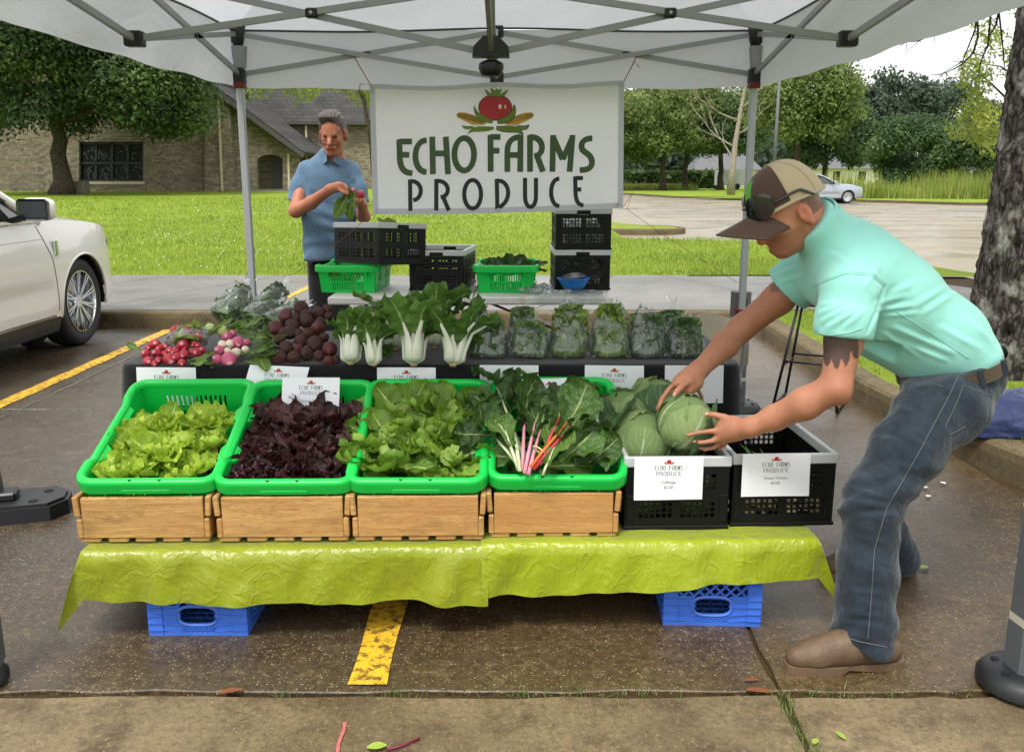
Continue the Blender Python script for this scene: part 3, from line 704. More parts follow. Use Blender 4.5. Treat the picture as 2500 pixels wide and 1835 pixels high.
# kerbs and walk
def kerb_run(name, pts, wid, h, mat, parent=None):
    """kerb with rounded nose, pts = outer face line, kerb lies to the left of travel"""
    mb = MB(); prof = [(0, -.02), (.004, h * .6), (.012, h - .02), (.03, h - .004), (.06, h), (wid, h), (wid, -.02)]
    P = [Vector(p) for p in pts]; k = len(P); base = 0
    for i, p in enumerate(P):
        d = (P[min(i + 1, k - 1)] - P[max(i - 1, 0)]).normalized(); nrm = Vector((-d.y, d.x))
        for (a, z) in prof: mb.v.append((p.x + nrm.x * a, p.y + nrm.y * a, z))
    m = len(prof)
    for i in range(k - 1):
        for j in range(m - 1): mb.f.append((i * m + j, (i + 1) * m + j, (i + 1) * m + j + 1, i * m + j + 1)); mb.m.append(0)
    return struct(name, mb, mat, parent=parent)
kerb_run('kerb', [(x, 8.54 + .02 * math.sin(x * 1.3)) for x in np.linspace(-14, 2.24, 40)], .16, .15, M['kerb'])
walk = MB(); walk.grid(lambda u, v: (-40 + 46 * u, 8.68 + 3.3 * v, .120), 2, 2)
wk = struct('walkway', walk, M['soil'])
for i, (x0, x1) in enumerate(((-20, -13), (-13, -8.6), (-8.6, -4.2), (-4.2, .2), (.2, 3.1), (3.1, 6.0))):
    mb = MB(); sk = 1.15       # joints run askew across the walk, as the photograph shows
    mb.add([(x0 + .006, 8.70, .15), (x1 - .006, 8.70, .15), (x1 - .006 + sk * (1 if x1 < 3 else -1), 11.93, .15), (x0 + .006 + sk * (1 if x0 < 3 else -1), 11.93, .15)], [(0, 1, 2, 3)])
    mb.build('slab', M['walk'], wk)
# island with the big tree
isl = [(2.30, 9.4), (2.26, 8.4), (2.24, 7.4), (2.22, 6.4), (2.2, 5.6), (2.25, 4.9), (2.33, 4.2), (2.5, 3.5), (2.8, 2.9), (3.4, 2.6), (4.2, 2.6)]
kerb_run('island_kerb', isl, .16, .15, M['kerb'])
mb = MB(); poly = [(x + .14, y) for x, y in isl[:-2]] + [(3.4, 2.74), (4.2, 2.74), (9, 2.74), (9, 9.2), (2.44, 9.4)]
mb.add([(x, y, .142) for x, y in poly], [tuple(range(len(poly)))])
struct('tree_island', mb, M['lawn'])
# far car park
mb = MB(); mb.add([(2.3, 8.9, -.004), (120, 8.9, -.004), (120, 100, -.004), (2.3, 100, -.004)], [(0, 1, 2, 3)])
lot = struct('parking_lot', mb, M['lot'])
mb = MB()
for i in range(15): mb.box(5.5 + .2 * i * i * .1, 60, 22 + i * 2.9 - .02, 22 + i * 2.9 + .02, -.004, .0)
mb.build('expansion_joint', M['soil'], lot)
for i, y0 in enumerate((27, 30, 33.2, 36.5, 40, 44)):
    mb = MB(); mb.add([(15.5 + i * .8, y0, .004), (22.5 + i * 1.5, y0 + .4, .004), (22.5 + i * 1.5, y0 + .53, .004), (15.5 + i * .8, y0 + .13, .004)], [(0, 1, 2, 3)])
    mb.build('parking_line', M['white_line'], lot)
# lawns
def lawn(name, poly, n=1):
    mb = MB(); mb.add([(x, y, lawn_z(y)) for x, y in poly], [tuple(range(len(poly)))])
    return struct(name, mb, M['lawn'])
mb = MB(); mb.grid(lambda u, v: (-90 + 92.3 * u, 11.9 + 80 * v ** 1.6, lawn_z(11.9 + 80 * v ** 1.6)), 4, 24); struct('lawn', mb, M['lawn'])
mb = MB(); mb.add([(2.29, 11.8, .15), (6.3, 11.75, .15), (5.4, 18.2, .15), (2.29, 18.9, .19)], [(0, 1, 2, 3)]); struct('lawn_corner', mb, M['lawn'])
pen = [(2.29, 23.2)] + [(3.6 + .75 * math.sin(t), 23.95 - .75 * math.cos(t)) for t in np.linspace(0, math.pi, 9)] + [(2.29, 29)]
mb = MB(); mb.add([(x, y, .145) for x, y in pen], [tuple(range(len(pen)))]); struct('lawn_peninsula', mb, M['lawn'])
kerb_run('lawn_kerb', [(2.3, 23.0)] + [(3.6 + .95 * math.sin(t), 23.95 - .95 * math.cos(t)) for t in np.linspace(0, math.pi, 12)] + [(2.3, 26)], .15, .15, M['kerb'])
# raised banks beyond the car park
mb = MB(); mb.add([(12, 66, .12), (20.5, 57, .12), (24, 49, .12), (120, 38, .12), (400, 60, .3), (400, 400, 1), (-40, 400, 1), (-8, 100, .2), (8, 98, .12)], [tuple(range(9))]); struct('far_verge', mb, M['lawn'])
kerb_run('far_kerb', [(8, 97), (12, 66), (20.5, 57), (24, 49), (60, 44.5), (120, 38)][::-1], .3, .14, M['kerb'])
mb = MB(); mb.add([(14.2, 60, .1), (17.5, 60.5, .1), (19, 63.5, .1), (12.5, 63, .1)], [(0, 1, 2, 3)]); struct('verge_island', mb, M['lawn'])
# yellow stall lines (on the pavement)
for (x0, x1, y0, y1) in ((-.465, -.355, 2.30, 8.4), (-3.29, -3.18, 3.2, 8.42), (-6.2, -6.1, 3.2, 8.42)):
    mb = MB(); mb.grid(lambda u, v: (x0 + (x1 - x0) * u + .004 * math.sin(v * 60 + u * 9), y0 + (y1 - y0) * v, .0045), 3, 60); mb.build('stall_line', M['yellow'], pav)
a, b_ = Gz(697, 728, .15), Gz(742, 703, .15); dd = (b_ - a).normalized() * .05
mb = MB(); mb.add([(a.x - .04, a.y, .1545), (a.x + .05, a.y, .1545), (b_.x + .09, b_.y + .5, .1545), (b_.x, b_.y + .5, .1545)], [(0, 1, 2, 3)]); mb.build('walkway_line', M['yellow'], wk)
# chalk stroke, litter, fallen leaves on the slabs
p0, p1 = Gz(842, 1765), Gz(826, 1835); mb = MB(); mb.grid(lambda u, v: (p0.x + (p1.x - p0.x) * v + (u - .5) * .009 * (1 + .15 * math.sin(v * 31)) + .002 * math.sin(v * 9), p0.y + (p1.y - p0.y - .05) * v, .0045), 2, 14); mb.build('chalk_mark', M['chalk'], pav)
def flat_leaf(name, u, v, L, W, rz, mat, label, cat, z=.004):
    p = Gz(u, v); mb = MB()
    mb.grid(lambda s, t: ((t - .5) * L, (s - .5) * 2 * W * math.sin(math.pi * min(.97, max(.03, t))) ** .7, .003 + .25 * abs(s - .5) * W + .05 * L * math.sin(3 * t)), 4, 8)
    o = mb.build(name, mat, None, True, loc=(p.x, p.y, z), rot=(0, 0, rz)); tag(o, label, cat, 'leaves and scraps fallen on the pavement'); return o
flat_leaf('fallen_leaf', 2253, 1389, .05, .014, .4, M['greenleaf'], 'round green leaf lying behind the near boot', 'leaf')
flat_leaf('fallen_leaf', 2052, 1800, .035, .008, 1.9, M['greenleaf'], 'curled green leaf in the right-hand dirt joint', 'leaf')
flat_leaf('fallen_leaf', 1990, 1815, .03, .008, .9, M['greenleaf'], 'small green leaf at the bottom edge of the dirt joint', 'leaf')
flat_leaf('fallen_leaf', 1835, 1665, .05, .008, .1, M['dryleaf'], 'dry brown leaf below the right blue milk crate', 'leaf')
flat_leaf('fallen_leaf', 1852, 1692, .07, .012, -.2, M['dryleaf'], 'larger dry brown leaf on the slab joint', 'leaf')
flat_leaf('fallen_leaf', 563, 1693, .07, .012, .3, M['dryleaf'], 'rust coloured dry leaf on the joint below the left blue crate', 'leaf')
flat_leaf('fallen_leaf', 920, 1828, .05, .015, .2, M['greenleaf'], 'yellow green leaf piece by the red stem', 'leaf')
for i, (u, v, lb) in enumerate(((2258, 1193, 'white paper scrap nearest the island kerb'), (2266, 1214, 'white paper scrap just below another scrap'), (2302, 1182, 'small white scrap farthest right behind the jeans'))):
    flat_leaf('paper_scrap', u, v, .03, .012, i, M['litter'], lb, 'litter')
a, b_ = Gz(945, 1833), Gz(1024, 1806); mb = MB(); mb.tube([a + Vector((0, 0, .004)), (a + b_) / 2 + Vector((0, -.006, .005)), b_ + Vector((0, 0, .005))], [.004, .003, .0035], 6)
tag(mb.build('fallen_stalk', M['stembeet'], None, True), 'dark red beet stalk lying on the front slab', 'stalk')
# ------------------------------------------------------------------ grass and weeds (uncountable)
def blades(name, P, H, Wd, lean, mat, label, cat, seed=1):
    n = len(P); r = np.random.default_rng(seed); a = r.uniform(0, 2 * np.pi, n); l = r.uniform(0, lean, n)
    d = np.stack([np.cos(a), np.sin(a), np.zeros(n)], 1); s = np.stack([-np.sin(a), np.cos(a), np.zeros(n)], 1)
    H = np.broadcast_to(H, n)[:, None]; Wd = np.broadcast_to(Wd, n)[:, None]
    top = P + d * H * l[:, None]; top[:, 2] += H[:, 0] * np.sqrt(np.maximum(.1, 1 - l ** 2))
    V = np.concatenate([P - s * Wd, P + s * Wd, top], 1).reshape(-1, 3)
    F = np.arange(3 * n).reshape(-1, 3); c = np.repeat(r.uniform(0, 1, n), 3)[:, None] * np.ones((1, 3))
    o = inst(name, np_mesh(name, V, F, mat, False, None, c)); tag(o, label, cat, kind='stuff'); return o
r = np.random.default_rng(3)
n = 90000; yy = 11.92 * (1 - r.uniform(0, 1, n) * (1 - (11.92 / 46) ** .8)) ** (-1 / .8); xx = r.uniform(-.62, .42, n) * yy
ok = (xx < 2.2) | ((yy < 18.4) & (xx < 5.8 - (yy - 12) * .12))
xx, yy = xx[ok], yy[ok]; zz = .15 + np.maximum(0, yy - 11.9) * .0088
blades('lawn_grass', np.stack([xx, yy, zz], 1), r.uniform(.035, .075, len(xx)) * (yy / 13) ** .35, .006 * (yy / 12), .75, M['blade'], 'bright mown lawn grass between the walkway and the church', 'grass')
n = 900; yy = r.uniform(12.3, 40, n); xx = r.uniform(-.6, .12, n) * yy; pat = fbm(np.stack([xx, yy, 0 * xx], 1), .25, 2, 3); ok = pat > -.05; xx, yy = xx[ok], yy[ok]
P = np.stack([xx, yy, .19 + (yy - 11.9) * .0088 + r.uniform(0, .02, len(xx))], 1); k = np.array([[-1, 0, -.6], [0, 0, -1], [1, 0, -.6], [.8, 0, .7], [0, 0, 1], [-.8, 0, .7]]) * .008
V = (P[:, None, :] + k[None] * (1 + .025 * (yy[:, None, None] - 12)) + np.array([0, -.004, 0])).reshape(-1, 3)
o = inst('clover_flowers', np_mesh('clover_flowers', V, np.arange(len(V)).reshape(-1, 6), M['litter'], False)); tag(o, 'small white clover blossoms dotted over the lawn', 'clover', kind='stuff')
n = 9000; xx = r.uniform(2.4, 4.6, n); yy = r.uniform(2.9, 9.3, n); ok = (xx - 3.4) ** 2 + (yy - 5.95) ** 2 > .3; xx, yy = xx[ok], yy[ok]
ok = fbm(np.stack([xx, yy, 0 * xx], 1), 1.2, 2, 1) > -.25; xx, yy = xx[ok], yy[ok]
blades('island_grass', np.stack([xx, yy, .14 + 0 * xx], 1), r.uniform(.03, .07, len(xx)), .005, .8, M['blade'], 'patchy grass round the foot of the big tree', 'grass', 5)
cl = []
for i in range(30):
    x = r.choice([r.uniform(-2.6, .6), r.uniform(-.2, 1.3)]); nb = r.integers(3, 14)
    cl.append(np.stack([x + r.normal(0, .028, nb), 2.26 + r.normal(0, .012, nb), np.full(nb, -.012)], 1))
for i in range(26):
    nb = r.integers(3, 12); cl.append(np.stack([.75 + r.normal(0, .016, nb), r.uniform(1.9, 2.25) + r.normal(0, .02, nb), np.full(nb, -.012)], 1))
for i in range(60):
    nb = r.integers(2, 8); cl.append(np.stack([r.uniform(-3.4, 2.2) + r.normal(0, .03, nb), 5.42 + r.normal(0, .012, nb), np.full(nb, -.012)], 1))
P = np.concatenate(cl); blades('joint_weeds', P, r.uniform(.015, .05, len(P)), .0022, .95, M['leaf_mid'], 'small weeds sprouting in the pavement joints', 'weeds', 8)
# ------------------------------------------------------------------ trees
def crown(name, C, rad, nsub, nleaf, leaf, mat, parent, seed, hollow=.0, spread=.85, low=-.8, sub=(.3, .5), droop=0.0):
    r = np.random.default_rng(seed); C = np.array(C); rad = np.array(rad)
    d = r.normal(0, 1, (nsub * 3, 3)); d /= np.linalg.norm(d, axis=1, keepdims=True); d = d[d[:, 2] > low][:nsub]; nsub = len(d)
    sc = C + d * rad * (r.uniform(.45, 1, nsub) ** .5)[:, None] * spread; sr = r.uniform(*sub, nsub) * rad.min()
    wgt = sr ** 2; wgt /= wgt.sum(); i = r.choice(nsub, nleaf, p=wgt)
    e = r.normal(0, 1, (nleaf, 3)); e /= np.linalg.norm(e, axis=1, keepdims=True)
    rr = sr[i] * r.uniform(.45, 1.08, nleaf)
    P = sc[i] + e * rr[:, None] * np.array([1.1, 1.1, .78]); P += r.normal(0, leaf * .8, P.shape); P[:, 2] -= droop * r.uniform(0, 1, nleaf)
    nn = e + r.normal(0, .7, e.shape); nn[:, 2] += .35; nn /= np.linalg.norm(nn, axis=1, keepdims=True)
    a = np.cross(nn, r.normal(0, 1, nn.shape)); a /= np.linalg.norm(a, axis=1, keepdims=True); b = np.cross(nn, a)
    L = (leaf * r.uniform(.6, 1.35, nleaf))[:, None]
    V = np.stack([P - a * L, P + b * L * .5 + nn * L * .15, P + a * L, P - b * L * .5 + nn * L * .15], 1).reshape(-1, 3)
    cl = np.clip(r.uniform(0, 1, nsub)[i] * .65 + r.uniform(0, .45, nleaf), 0, 1)
    c = np.repeat(cl, 4)[:, None] * np.ones((1, 3))
    o = inst('crown', np_mesh(name + '_crown', V, np.arange(4 * nleaf).reshape(-1, 4), mat, False, None, c), parent); return sc
def limbs(parent, base, top, r0, targets, mat, seed, n=10, name='trunk', rtop=.45):
    rnd = random.Random(seed); base = Vector(base); top = Vector(top); mb = MB(); k = 9
    pts = [base + (top - base) * (i / k) + Vector((rnd.uniform(-1, 1), rnd.uniform(-1, 1), 0)) * r0 * .35 * (i > 0) for i in range(k + 1)]
    rs = [r0 * (1.55 if i == 0 else 1.12 if i == 1 else 1) * (1 - (1 - rtop) * i / k) for i in range(k + 1)]
    mb.tube(pts, rs, n)
    mb.build(name, mat, parent, True)
    for j, t in enumerate(targets):
        t = Vector(t); s = pts[rnd.randint(5, k)]; m = (s + t) / 2 + Vector((rnd.uniform(-1, 1), rnd.uniform(-1, 1), rnd.uniform(0, 1))) * (t - s).length * .12
        b = MB(); rr = r0 * rnd.uniform(.22, .42); b.tube([s, s + (m - s) * .5 + Vector((0, 0, (t - s).length * .03)), m, (m + t) / 2, t], [rr, rr * .85, rr * .65, rr * .4, rr * .15], 7); b.build('limb', mat, parent, True)
def tree(name, label, u, v, y, hgt, rad, cz, nsub, nleaf, leaf, lm, bm, r0, seed, group=None, dx=0, z=None, low=-.8, sub=(.3, .5), spread=.85, nl=6):
    p = Qy(u, v, y) if z is None else Vector((Qy(u, v, y).x, y, z))
    e = empty(name, p, 0, label, 'tree', group)
    sc = crown(name, (dx, 0, cz), rad, nsub, nleaf, leaf, lm, e, seed, low=low, sub=sub, spread=spread)
    limbs(e, (0, 0, -.1), (dx * .3, 0, cz), r0, [sc[i] for i in range(min(nl, len(sc)))], bm, seed); return e
tree('oak_tree', 'broad dark green oak spreading in front of the church', 150, 474, 52, 13, (9.4, 7, 5.8), 6.9, 110, 135000, .125, M['leaf_oak'], M['bark'], .5, 11, dx=1.4, low=-.72, sub=(.22, .36))
tree('young_tree', 'thin tree with yellow green leaves behind the banner', 925, 480, 34, 7, (3.6, 2.4, 1.3), 4.35, 40, 6500, .075, M['leaf_lite'], M['bark'], .12, 12, dx=-1.7, low=-.8, sub=(.3, .5))
row = ((1500, 470, 96, 4.8, 5.6, M['leaf_mid'], 'round green tree half hidden by the right edge of the banner'), (1618, 466, 97, 5.2, 6.8, M['leaf_mid'], 'dark-trunked green tree second in the row right of the banner'), (1672, 467, 99, 4.6, 7.0, M['leaf_mid'], 'forked grey-trunked tree beside the bare tree'), (1756, 466, 100, 5.0, 6.5, M['leaf_bush'], 'dark-trunked leafy tree just behind the bare pale tree'), (1940, 466, 84, 5.4, 7.6, M['leaf_mid'], 'tall oak with open branches behind the lamp post'), (2010, 470, 88, 4.2, 5.0, M['leaf_bush'], 'green tree above the silver car'))
for i, (u, v, y, rx, cz, lm, lb) in enumerate(row):
    tree('row_tree', lb, u, v, y, 12, (rx, rx * .9, 4.6 if i != 4 else 5.2), cz, 54, 22000, .17, lm, M['bark'], .34, 30 + i, 'trees beyond the car park', z=.1, low=-.6, sub=(.26, .42))
for i, (u, y, rx, rz, cz, lm, lb, n) in enumerate(((2170, 150, 10, 8, 10.5, M['leaf_far'], 'dark rounded tree on the skyline left of centre', 9000), (2290, 160, 10, 7, 10.5, M['leaf_far'], 'dark tree on the skyline nearest the sparse tree', 8000), (2085, 140, 6, 6, 9, M['leaf_far'], 'dark skyline tree touching the tall oak', 6000), (2400, 155, 8, 6, 7.5, M['leaf_far'], 'lowest dark skyline tree by the utility pole', 5000), (1560, 150, 11, 7, 8.5, M['leaf_far'], 'far dark tree showing between the row trunks', 7000), (1830, 150, 12, 7, 8.5, M['leaf_far'], 'far dark tree behind the white trailer', 7000))):
    tree('skyline_tree', lb, u, 440, y, 16, (rx, rx * .7, rz), cz, 54, n * 2, .34, lm, M['bark'], .4, 50 + i, 'far trees on the skyline', z=.5, low=-.95, sub=(.26, .42))
for i, (u, y, rx, rz, lb) in enumerate(((2215, 78, 3.5, 3.4, 'dense rounded bush right of the silver car'), (2362, 76, 3.3, 3.2, 'dense rounded bush nearest the big trunk'))):
    p = Vector((Qy(u, 450, y).x, y, .1)); e = empty('round_bush', p, 0, lb, 'bush', 'bushes beyond the tall grass')
    crown('round_bush', (0, 0, rz * .95), (rx, rx * .8, rz), 46, 20000, .14, M['leaf_bush'], e, 70 + i, low=-.95, sub=(.3, .45)); limbs(e, (0, 0, 0), (0, 0, 2), .15, [], M['bark'], 70 + i)
tree('sparse_tree', 'airy light green tree rising behind the big bark trunk', 2470, 480, 38, 12, (2.6, 2.2, 4.3), 5.6, 60, 9000, .085, M['leaf_lite'], M['bark'], .16, 81, dx=-.2, z=.12, low=-.9, sub=(.2, .34), spread=1.0, nl=10)
# bare pale tree
e = empty('bare_tree', (Qy(1784, 478, 72).x, 72, .1), 0, 'leafless pale-barked tree in front of the tree row', 'tree')
rnd = random.Random(5); mb = MB(); tp = [Vector((0, 0, 0)), Vector((.05, 0, 2)), Vector((.15, 0, 4)), Vector((.45, 0, 6.5)), Vector((.8, 0, 9)), Vector((1.0, 0, 11))]; mb.tube(tp, [.34, .24, .2, .15, .09, .03], 8); mb.build('trunk', M['bark_pale'], e, True)
def twig(mb, p, d, L, r_, dep):
    q = p; pts = [p]; rs = [r_]
    for k in range(4):
        d = (d + Vector((rnd.uniform(-.3, .3), rnd.uniform(-.3, .3), rnd.uniform(-.05, .25)))).normalized(); q = q + d * L / 4; pts.append(q); rs.append(r_ * (1 - .2 * (k + 1)))
        if dep > 0 and k > 0: twig(mb, q, (d + Vector((rnd.uniform(-.9, .9), rnd.uniform(-.6, .6), rnd.uniform(-.2, .6)))).normalized(), L * .55, r_ * .5, dep - 1)
    mb.tube(pts, rs, 5)
for (z, dx, dz, L) in ((2.6, -1, .9, 3.2), (3.6, -.9, .5, 3.4), (4.6, .9, .7, 2.6), (5.6, -1, .4, 3.6), (6.5, .8, .6, 2.4), (7.4, -.9, .5, 2.6), (8.6, .7, .7, 1.8), (8.2, -.5, .9, 2)):
    mb = MB(); i = min(4, int(z / 2.2)); q = Vector((z * .07, 0, z)); twig(mb, q, Vector((dx, rnd.uniform(-.4, .4), dz)).normalized(), L, .09, 2); mb.build('branch', M['bark_pale'], e, True)
# big tree on the island
bt = empty('shade_tree', (3.42, 5.95, .12), 0, 'big tree trunk with rugged dark bark and pale lichen at right edge', 'tree')
nu, nv = 260, 420; U, Vv = np.meshgrid(np.linspace(0, 2 * np.pi, nu, endpoint=False), np.linspace(0, 1, nv)); zz = Vv * 5.2
rad = .300 - .018 * zz + .13 * np.exp(-zz / .22) * (1 + .35 * np.cos(5 * U + 1)) + .05 * np.exp(-zz / .8)
base = np.stack([np.cos(U) * .32, np.sin(U) * .32, zz * .34], -1).reshape(-1, 3)
def ridged(P, s, seed): return 1 - np.abs(fbm(P, s, 3, seed))
rid = ridged(base + .05 * np.stack([fbm(base, 4, 2, 9)] * 3, 1), 15, 1).reshape(nv, nu); lump = fbm(base * np.array([1, 1, 3]), 24, 2, 2).reshape(nv, nu)
rad = rad + (rid - .75) * .075 + lump * .014
V = np.stack([np.cos(U) * rad + .012 * zz, np.sin(U) * rad, zz], -1).reshape(-1, 3)
I = np.arange(nu * nv).reshape(nv, nu); F = np.stack([I[:-1], np.roll(I, -1, 1)[:-1], np.roll(I, -1, 1)[1:], I[1:]], -1).reshape(-1, 4)
inst('trunk', np_mesh('shade_tree_trunk', V, F, M['bark_lichen']), bt)
crown('shade_tree', (.6, .3, 7.6), (3.6, 3.4, 2.0), 40, 9000, .11, M['leaf_oak'], bt, 91, low=-.6)
rnd = random.Random(9)
for (pts) in ([(2150, -60), (2138, 60), (2118, 100), (2060, 130), (2035, 142), (1990, 150)], [(2390, -80), (2385, 20), (2380, 75), (2350, 150), (2300, 180)], [(2385, 20), (2388, 90), (2376, 130), (2345, 160), (2310, 178), (2292, 182)], [(2420, -60), (2418, 40), (2412, 110), (2395, 150), (2388, 185)], [(2435, -40), (2440, 40), (2450, 130), (2452, 170)], [(2440, 20), (2432, 60), (2415, 90), (2410, 112)], [(2310, 55), (2280, 80), (2245, 100), (2212, 104)]):
    mb = MB(); q = [Qy(u, v, 5.6 + .1 * i) - Vector((3.42, 5.95, .12)) for i, (u, v) in enumerate(pts)]; k = len(q); mb.tube(q, [.006 * (1 - .8 * i / (k - 1)) + .0015 for i in range(k)], 6)
    for i in range(1, k):
        for _ in range(2):
            d = Vector((rnd.uniform(-1, 1), rnd.uniform(-.5, .5), rnd.uniform(-1, .1))) * .09; mb.tube([q[i], q[i] + d * .6, q[i] + d], [.003, .002, .001], 4)
    mb.build('hanging_twig', M['bark'], bt, True)
# tall grass, hedge
n = 9000; rr = np.random.default_rng(12); t = rr.uniform(0, 1, n); xx = 22 + 24 * t ** .9 + rr.normal(0, .6, n); yy = 59 - 7 * t + rr.uniform(0, 9, n)
blades('tall_grass', np.stack([xx, yy, .1 + 0 * xx], 1), rr.uniform(.7, 1.7, n) * (1 + .35 * np.sin(xx * .9)), .035, .45, M['leaf_reed'], 'tall unmown grass bank beyond the far kerb', 'grass', 14)
n = 7000; xx = rr.uniform(7, 20, n); yy = rr.uniform(98, 108, n); blades('verge_grass', np.stack([xx, yy, .15 + 0 * xx], 1), rr.uniform(.3, .8, n), .05, .5, M['leaf_reed'], 'rough grass under the row of trees', 'grass', 15)
e = empty('hedge', (16.5, 112, .2), 0, 'low clipped dark hedge behind the row of trees', 'hedge'); r_ = np.random.default_rng(4); n = 9000
P = np.stack([r_.uniform(-7, 9, n), r_.uniform(-.8, .8, n), r_.uniform(0, 1.9, n)], 1); a = r_.normal(0, .2, (n, 3)); b2 = r_.normal(0, .2, (n, 3))
inst('foliage', np_mesh('hedge_foliage', np.stack([P - a, P + b2, P + a, P - b2], 1).reshape(-1, 3), np.arange(4 * n).reshape(-1, 4), M['leaf_oak'], False, None, np.repeat(r_.uniform(0, 1, n), 4)[:, None] * np.ones((1, 3))), e)
mb = MB(); mb.box(-7, 9, -.5, .5, 0, 1.5); mb.build('branches', M['bark'], e)
r_ = np.random.default_rng(6); n = 16000; P = np.stack([r_.uniform(-2, 95, n), r_.uniform(134, 150, n), r_.uniform(0, 1, n) ** .7 * (4.5 + 1.5 * np.sin(r_.uniform(-2, 95, n) * .3))], 1); P[:, 2] *= 1 + .3 * np.sin(P[:, 0] * .35); a = r_.normal(0, .42, (n, 3)); b2 = r_.normal(0, .42, (n, 3))
tag(inst('far_woodland', np_mesh('far_woodland', np.stack([P - a, P + b2, P + a, P - b2], 1).reshape(-1, 3), np.arange(4 * n).reshape(-1, 4), M['leaf_far'], False, None, np.repeat(r_.uniform(0, .8, n), 4)[:, None] * np.ones((1, 3)))), 'dark undergrowth filling the distance under the trees', 'woodland', kind='stuff')
# ------------------------------------------------------------------ church
YC = 60.0; zc = lawn_z(YC)
ch = empty('church', (Qy(300, 460, YC).x, YC, zc), 0, 'mottled brick church with dark shingle roofs across the lawn', 'building')
def CL(u, v, y=YC): return Qy(u, v, y) - Vector(ch.location)
def wallpoly(name, pts, y, th, mat, parent):
    mb = MB(); q = [CL(u, v, y) for u, v in pts]; Mx = Matrix(((1, 0, 0, 0), (0, 0, 1, 0), (0, 1, 0, 0), (0, 0, 0, 1)))
    mb.prism([(p.x, p.z) for p in q], q[0].y, q[0].y + th, Mx); return mb.build(name, mat, parent)
# front wall in pieces round the openings
wallpoly('wall', [(-400, 472), (193, 472), (193, 340), (350, 340), (350, 472), (500, 472), (500, 218), (470, 195), (-400, 120)][:3] + [(193, 120), (-400, 120)], YC, .5, M['brick'], ch)
wallpoly('wall', [(193, 446), (350, 446), (350, 472), (193, 472)], YC, .5, M['brick'], ch)
wallpoly('wall', [(193, 120), (350, 160), (350, 346), (193, 346)], YC, .5, M['brick'], ch)
wallpoly('wall', [(350, 472), (500, 472), (500, 220), (350, 160)], YC, .5, M['brick'], ch)
wallpoly('pier', [(500, 472), (572, 472), (560, 232), (534, 228), (500, 205)], YC - .5, 1.0, M['brick'], ch)
wallpoly('wall', [(572, 472), (628, 472), (628, 300), (560, 245)], YC + .1, .5, M['brick'], ch)
wallpoly('wall', [(628, 388), (640, 380), (659, 377), (678, 380), (690, 388), (690, 352), (628, 300)], YC + .1, .5, M['brick'], ch)
wallpoly('wall', [(690, 472), (728, 472), (728, 380), (690, 352)], YC + .1, .5, M['brick'], ch)
wallpoly('porch_back', [(620, 472), (700, 472), (700, 370), (620, 370)], YC + 2.2, .2, M['brick'], ch)
wallpoly('step', [(600, 472), (720, 472), (720, 462), (600, 462)], YC - .6, .55, M['walk'], ch)
d = wallpoly('door', [(663, 460), (689, 460), (689, 380), (663, 378)], YC + .9, .1, M['frame'], ch)
for k in range(5): wallpoly('door_board', [(664 + k * 5, 459), (668.4 + k * 5, 459), (668.4 + k * 5, 381), (664 + k * 5, 381)], YC + .86, .05, M['frame'], d)
# raking roof over the gable
def rake(name, a, b, th, depth, mat, y0):
    A, B = CL(*a, y0), CL(*b, y0); mb = MB(); n = Vector((-(B - A).z, 0, (B - A).x)).normalized() * th
    vs = [A, B, B + n, A + n]; vs = vs + [v + Vector((0, depth, 0)) for v in vs]; mb.add(vs, [(0, 1, 2, 3), (7, 6, 5, 4), (0, 4, 5, 1), (1, 5, 6, 2), (2, 6, 7, 3), (3, 7, 4, 0)]); return mb.build(name, mat, ch)
rake('roof', (505, 205), (738, 378), .22, 10, M['shingle'], YC - .9); rake('fascia', (505, 214), (738, 385), .26, .12, M['fascia'], YC - 1.0)
wallpoly('upper_gable', [(440, 240), (610, 240), (610, 270), (640, 300), (640, 180), (440, 180)][:2] + [(600, 190), (440, 120)], YC + 4, .3, M['shingle'], ch)
# nave behind with the long roof
wallpoly('nave_wall', [(560, 472), (1250, 472), (1250, 292), (560, 292)], YC + 8, .5, M['brick'], ch)
A, B, C_, D_ = CL(560, 296, YC + 7.4), CL(1250, 300, YC + 7.4), CL(1250, 120, YC + 16), CL(540, 110, YC + 16)
mb = MB(); mb.add([A, B, C_, D_, A - Vector((0, 0, .25)), B - Vector((0, 0, .25))], [(0, 1, 2, 3), (4, 5, 1, 0)]); mb.build('nave_roof', M['shingle'], ch)
mb = MB(); mb.bar(A + Vector((0, -.1, -.1)), B + Vector((0, -.1, -.1)), .2, .22); mb.build('gutter', M['fascia'], ch)
for (u0, v0, u1, v1, y) in ((533, 235, 543, 466, YC - .55), (747, 300, 750, 440, YC + 7.6), (704, 375, 706, 460, YC - .05)):
    mb = MB(); mb.bar(CL(u0, v0, y - .1), CL(u1, v1, y - .1), .13, .13); mb.build('downpipe', M['pipe'], ch)
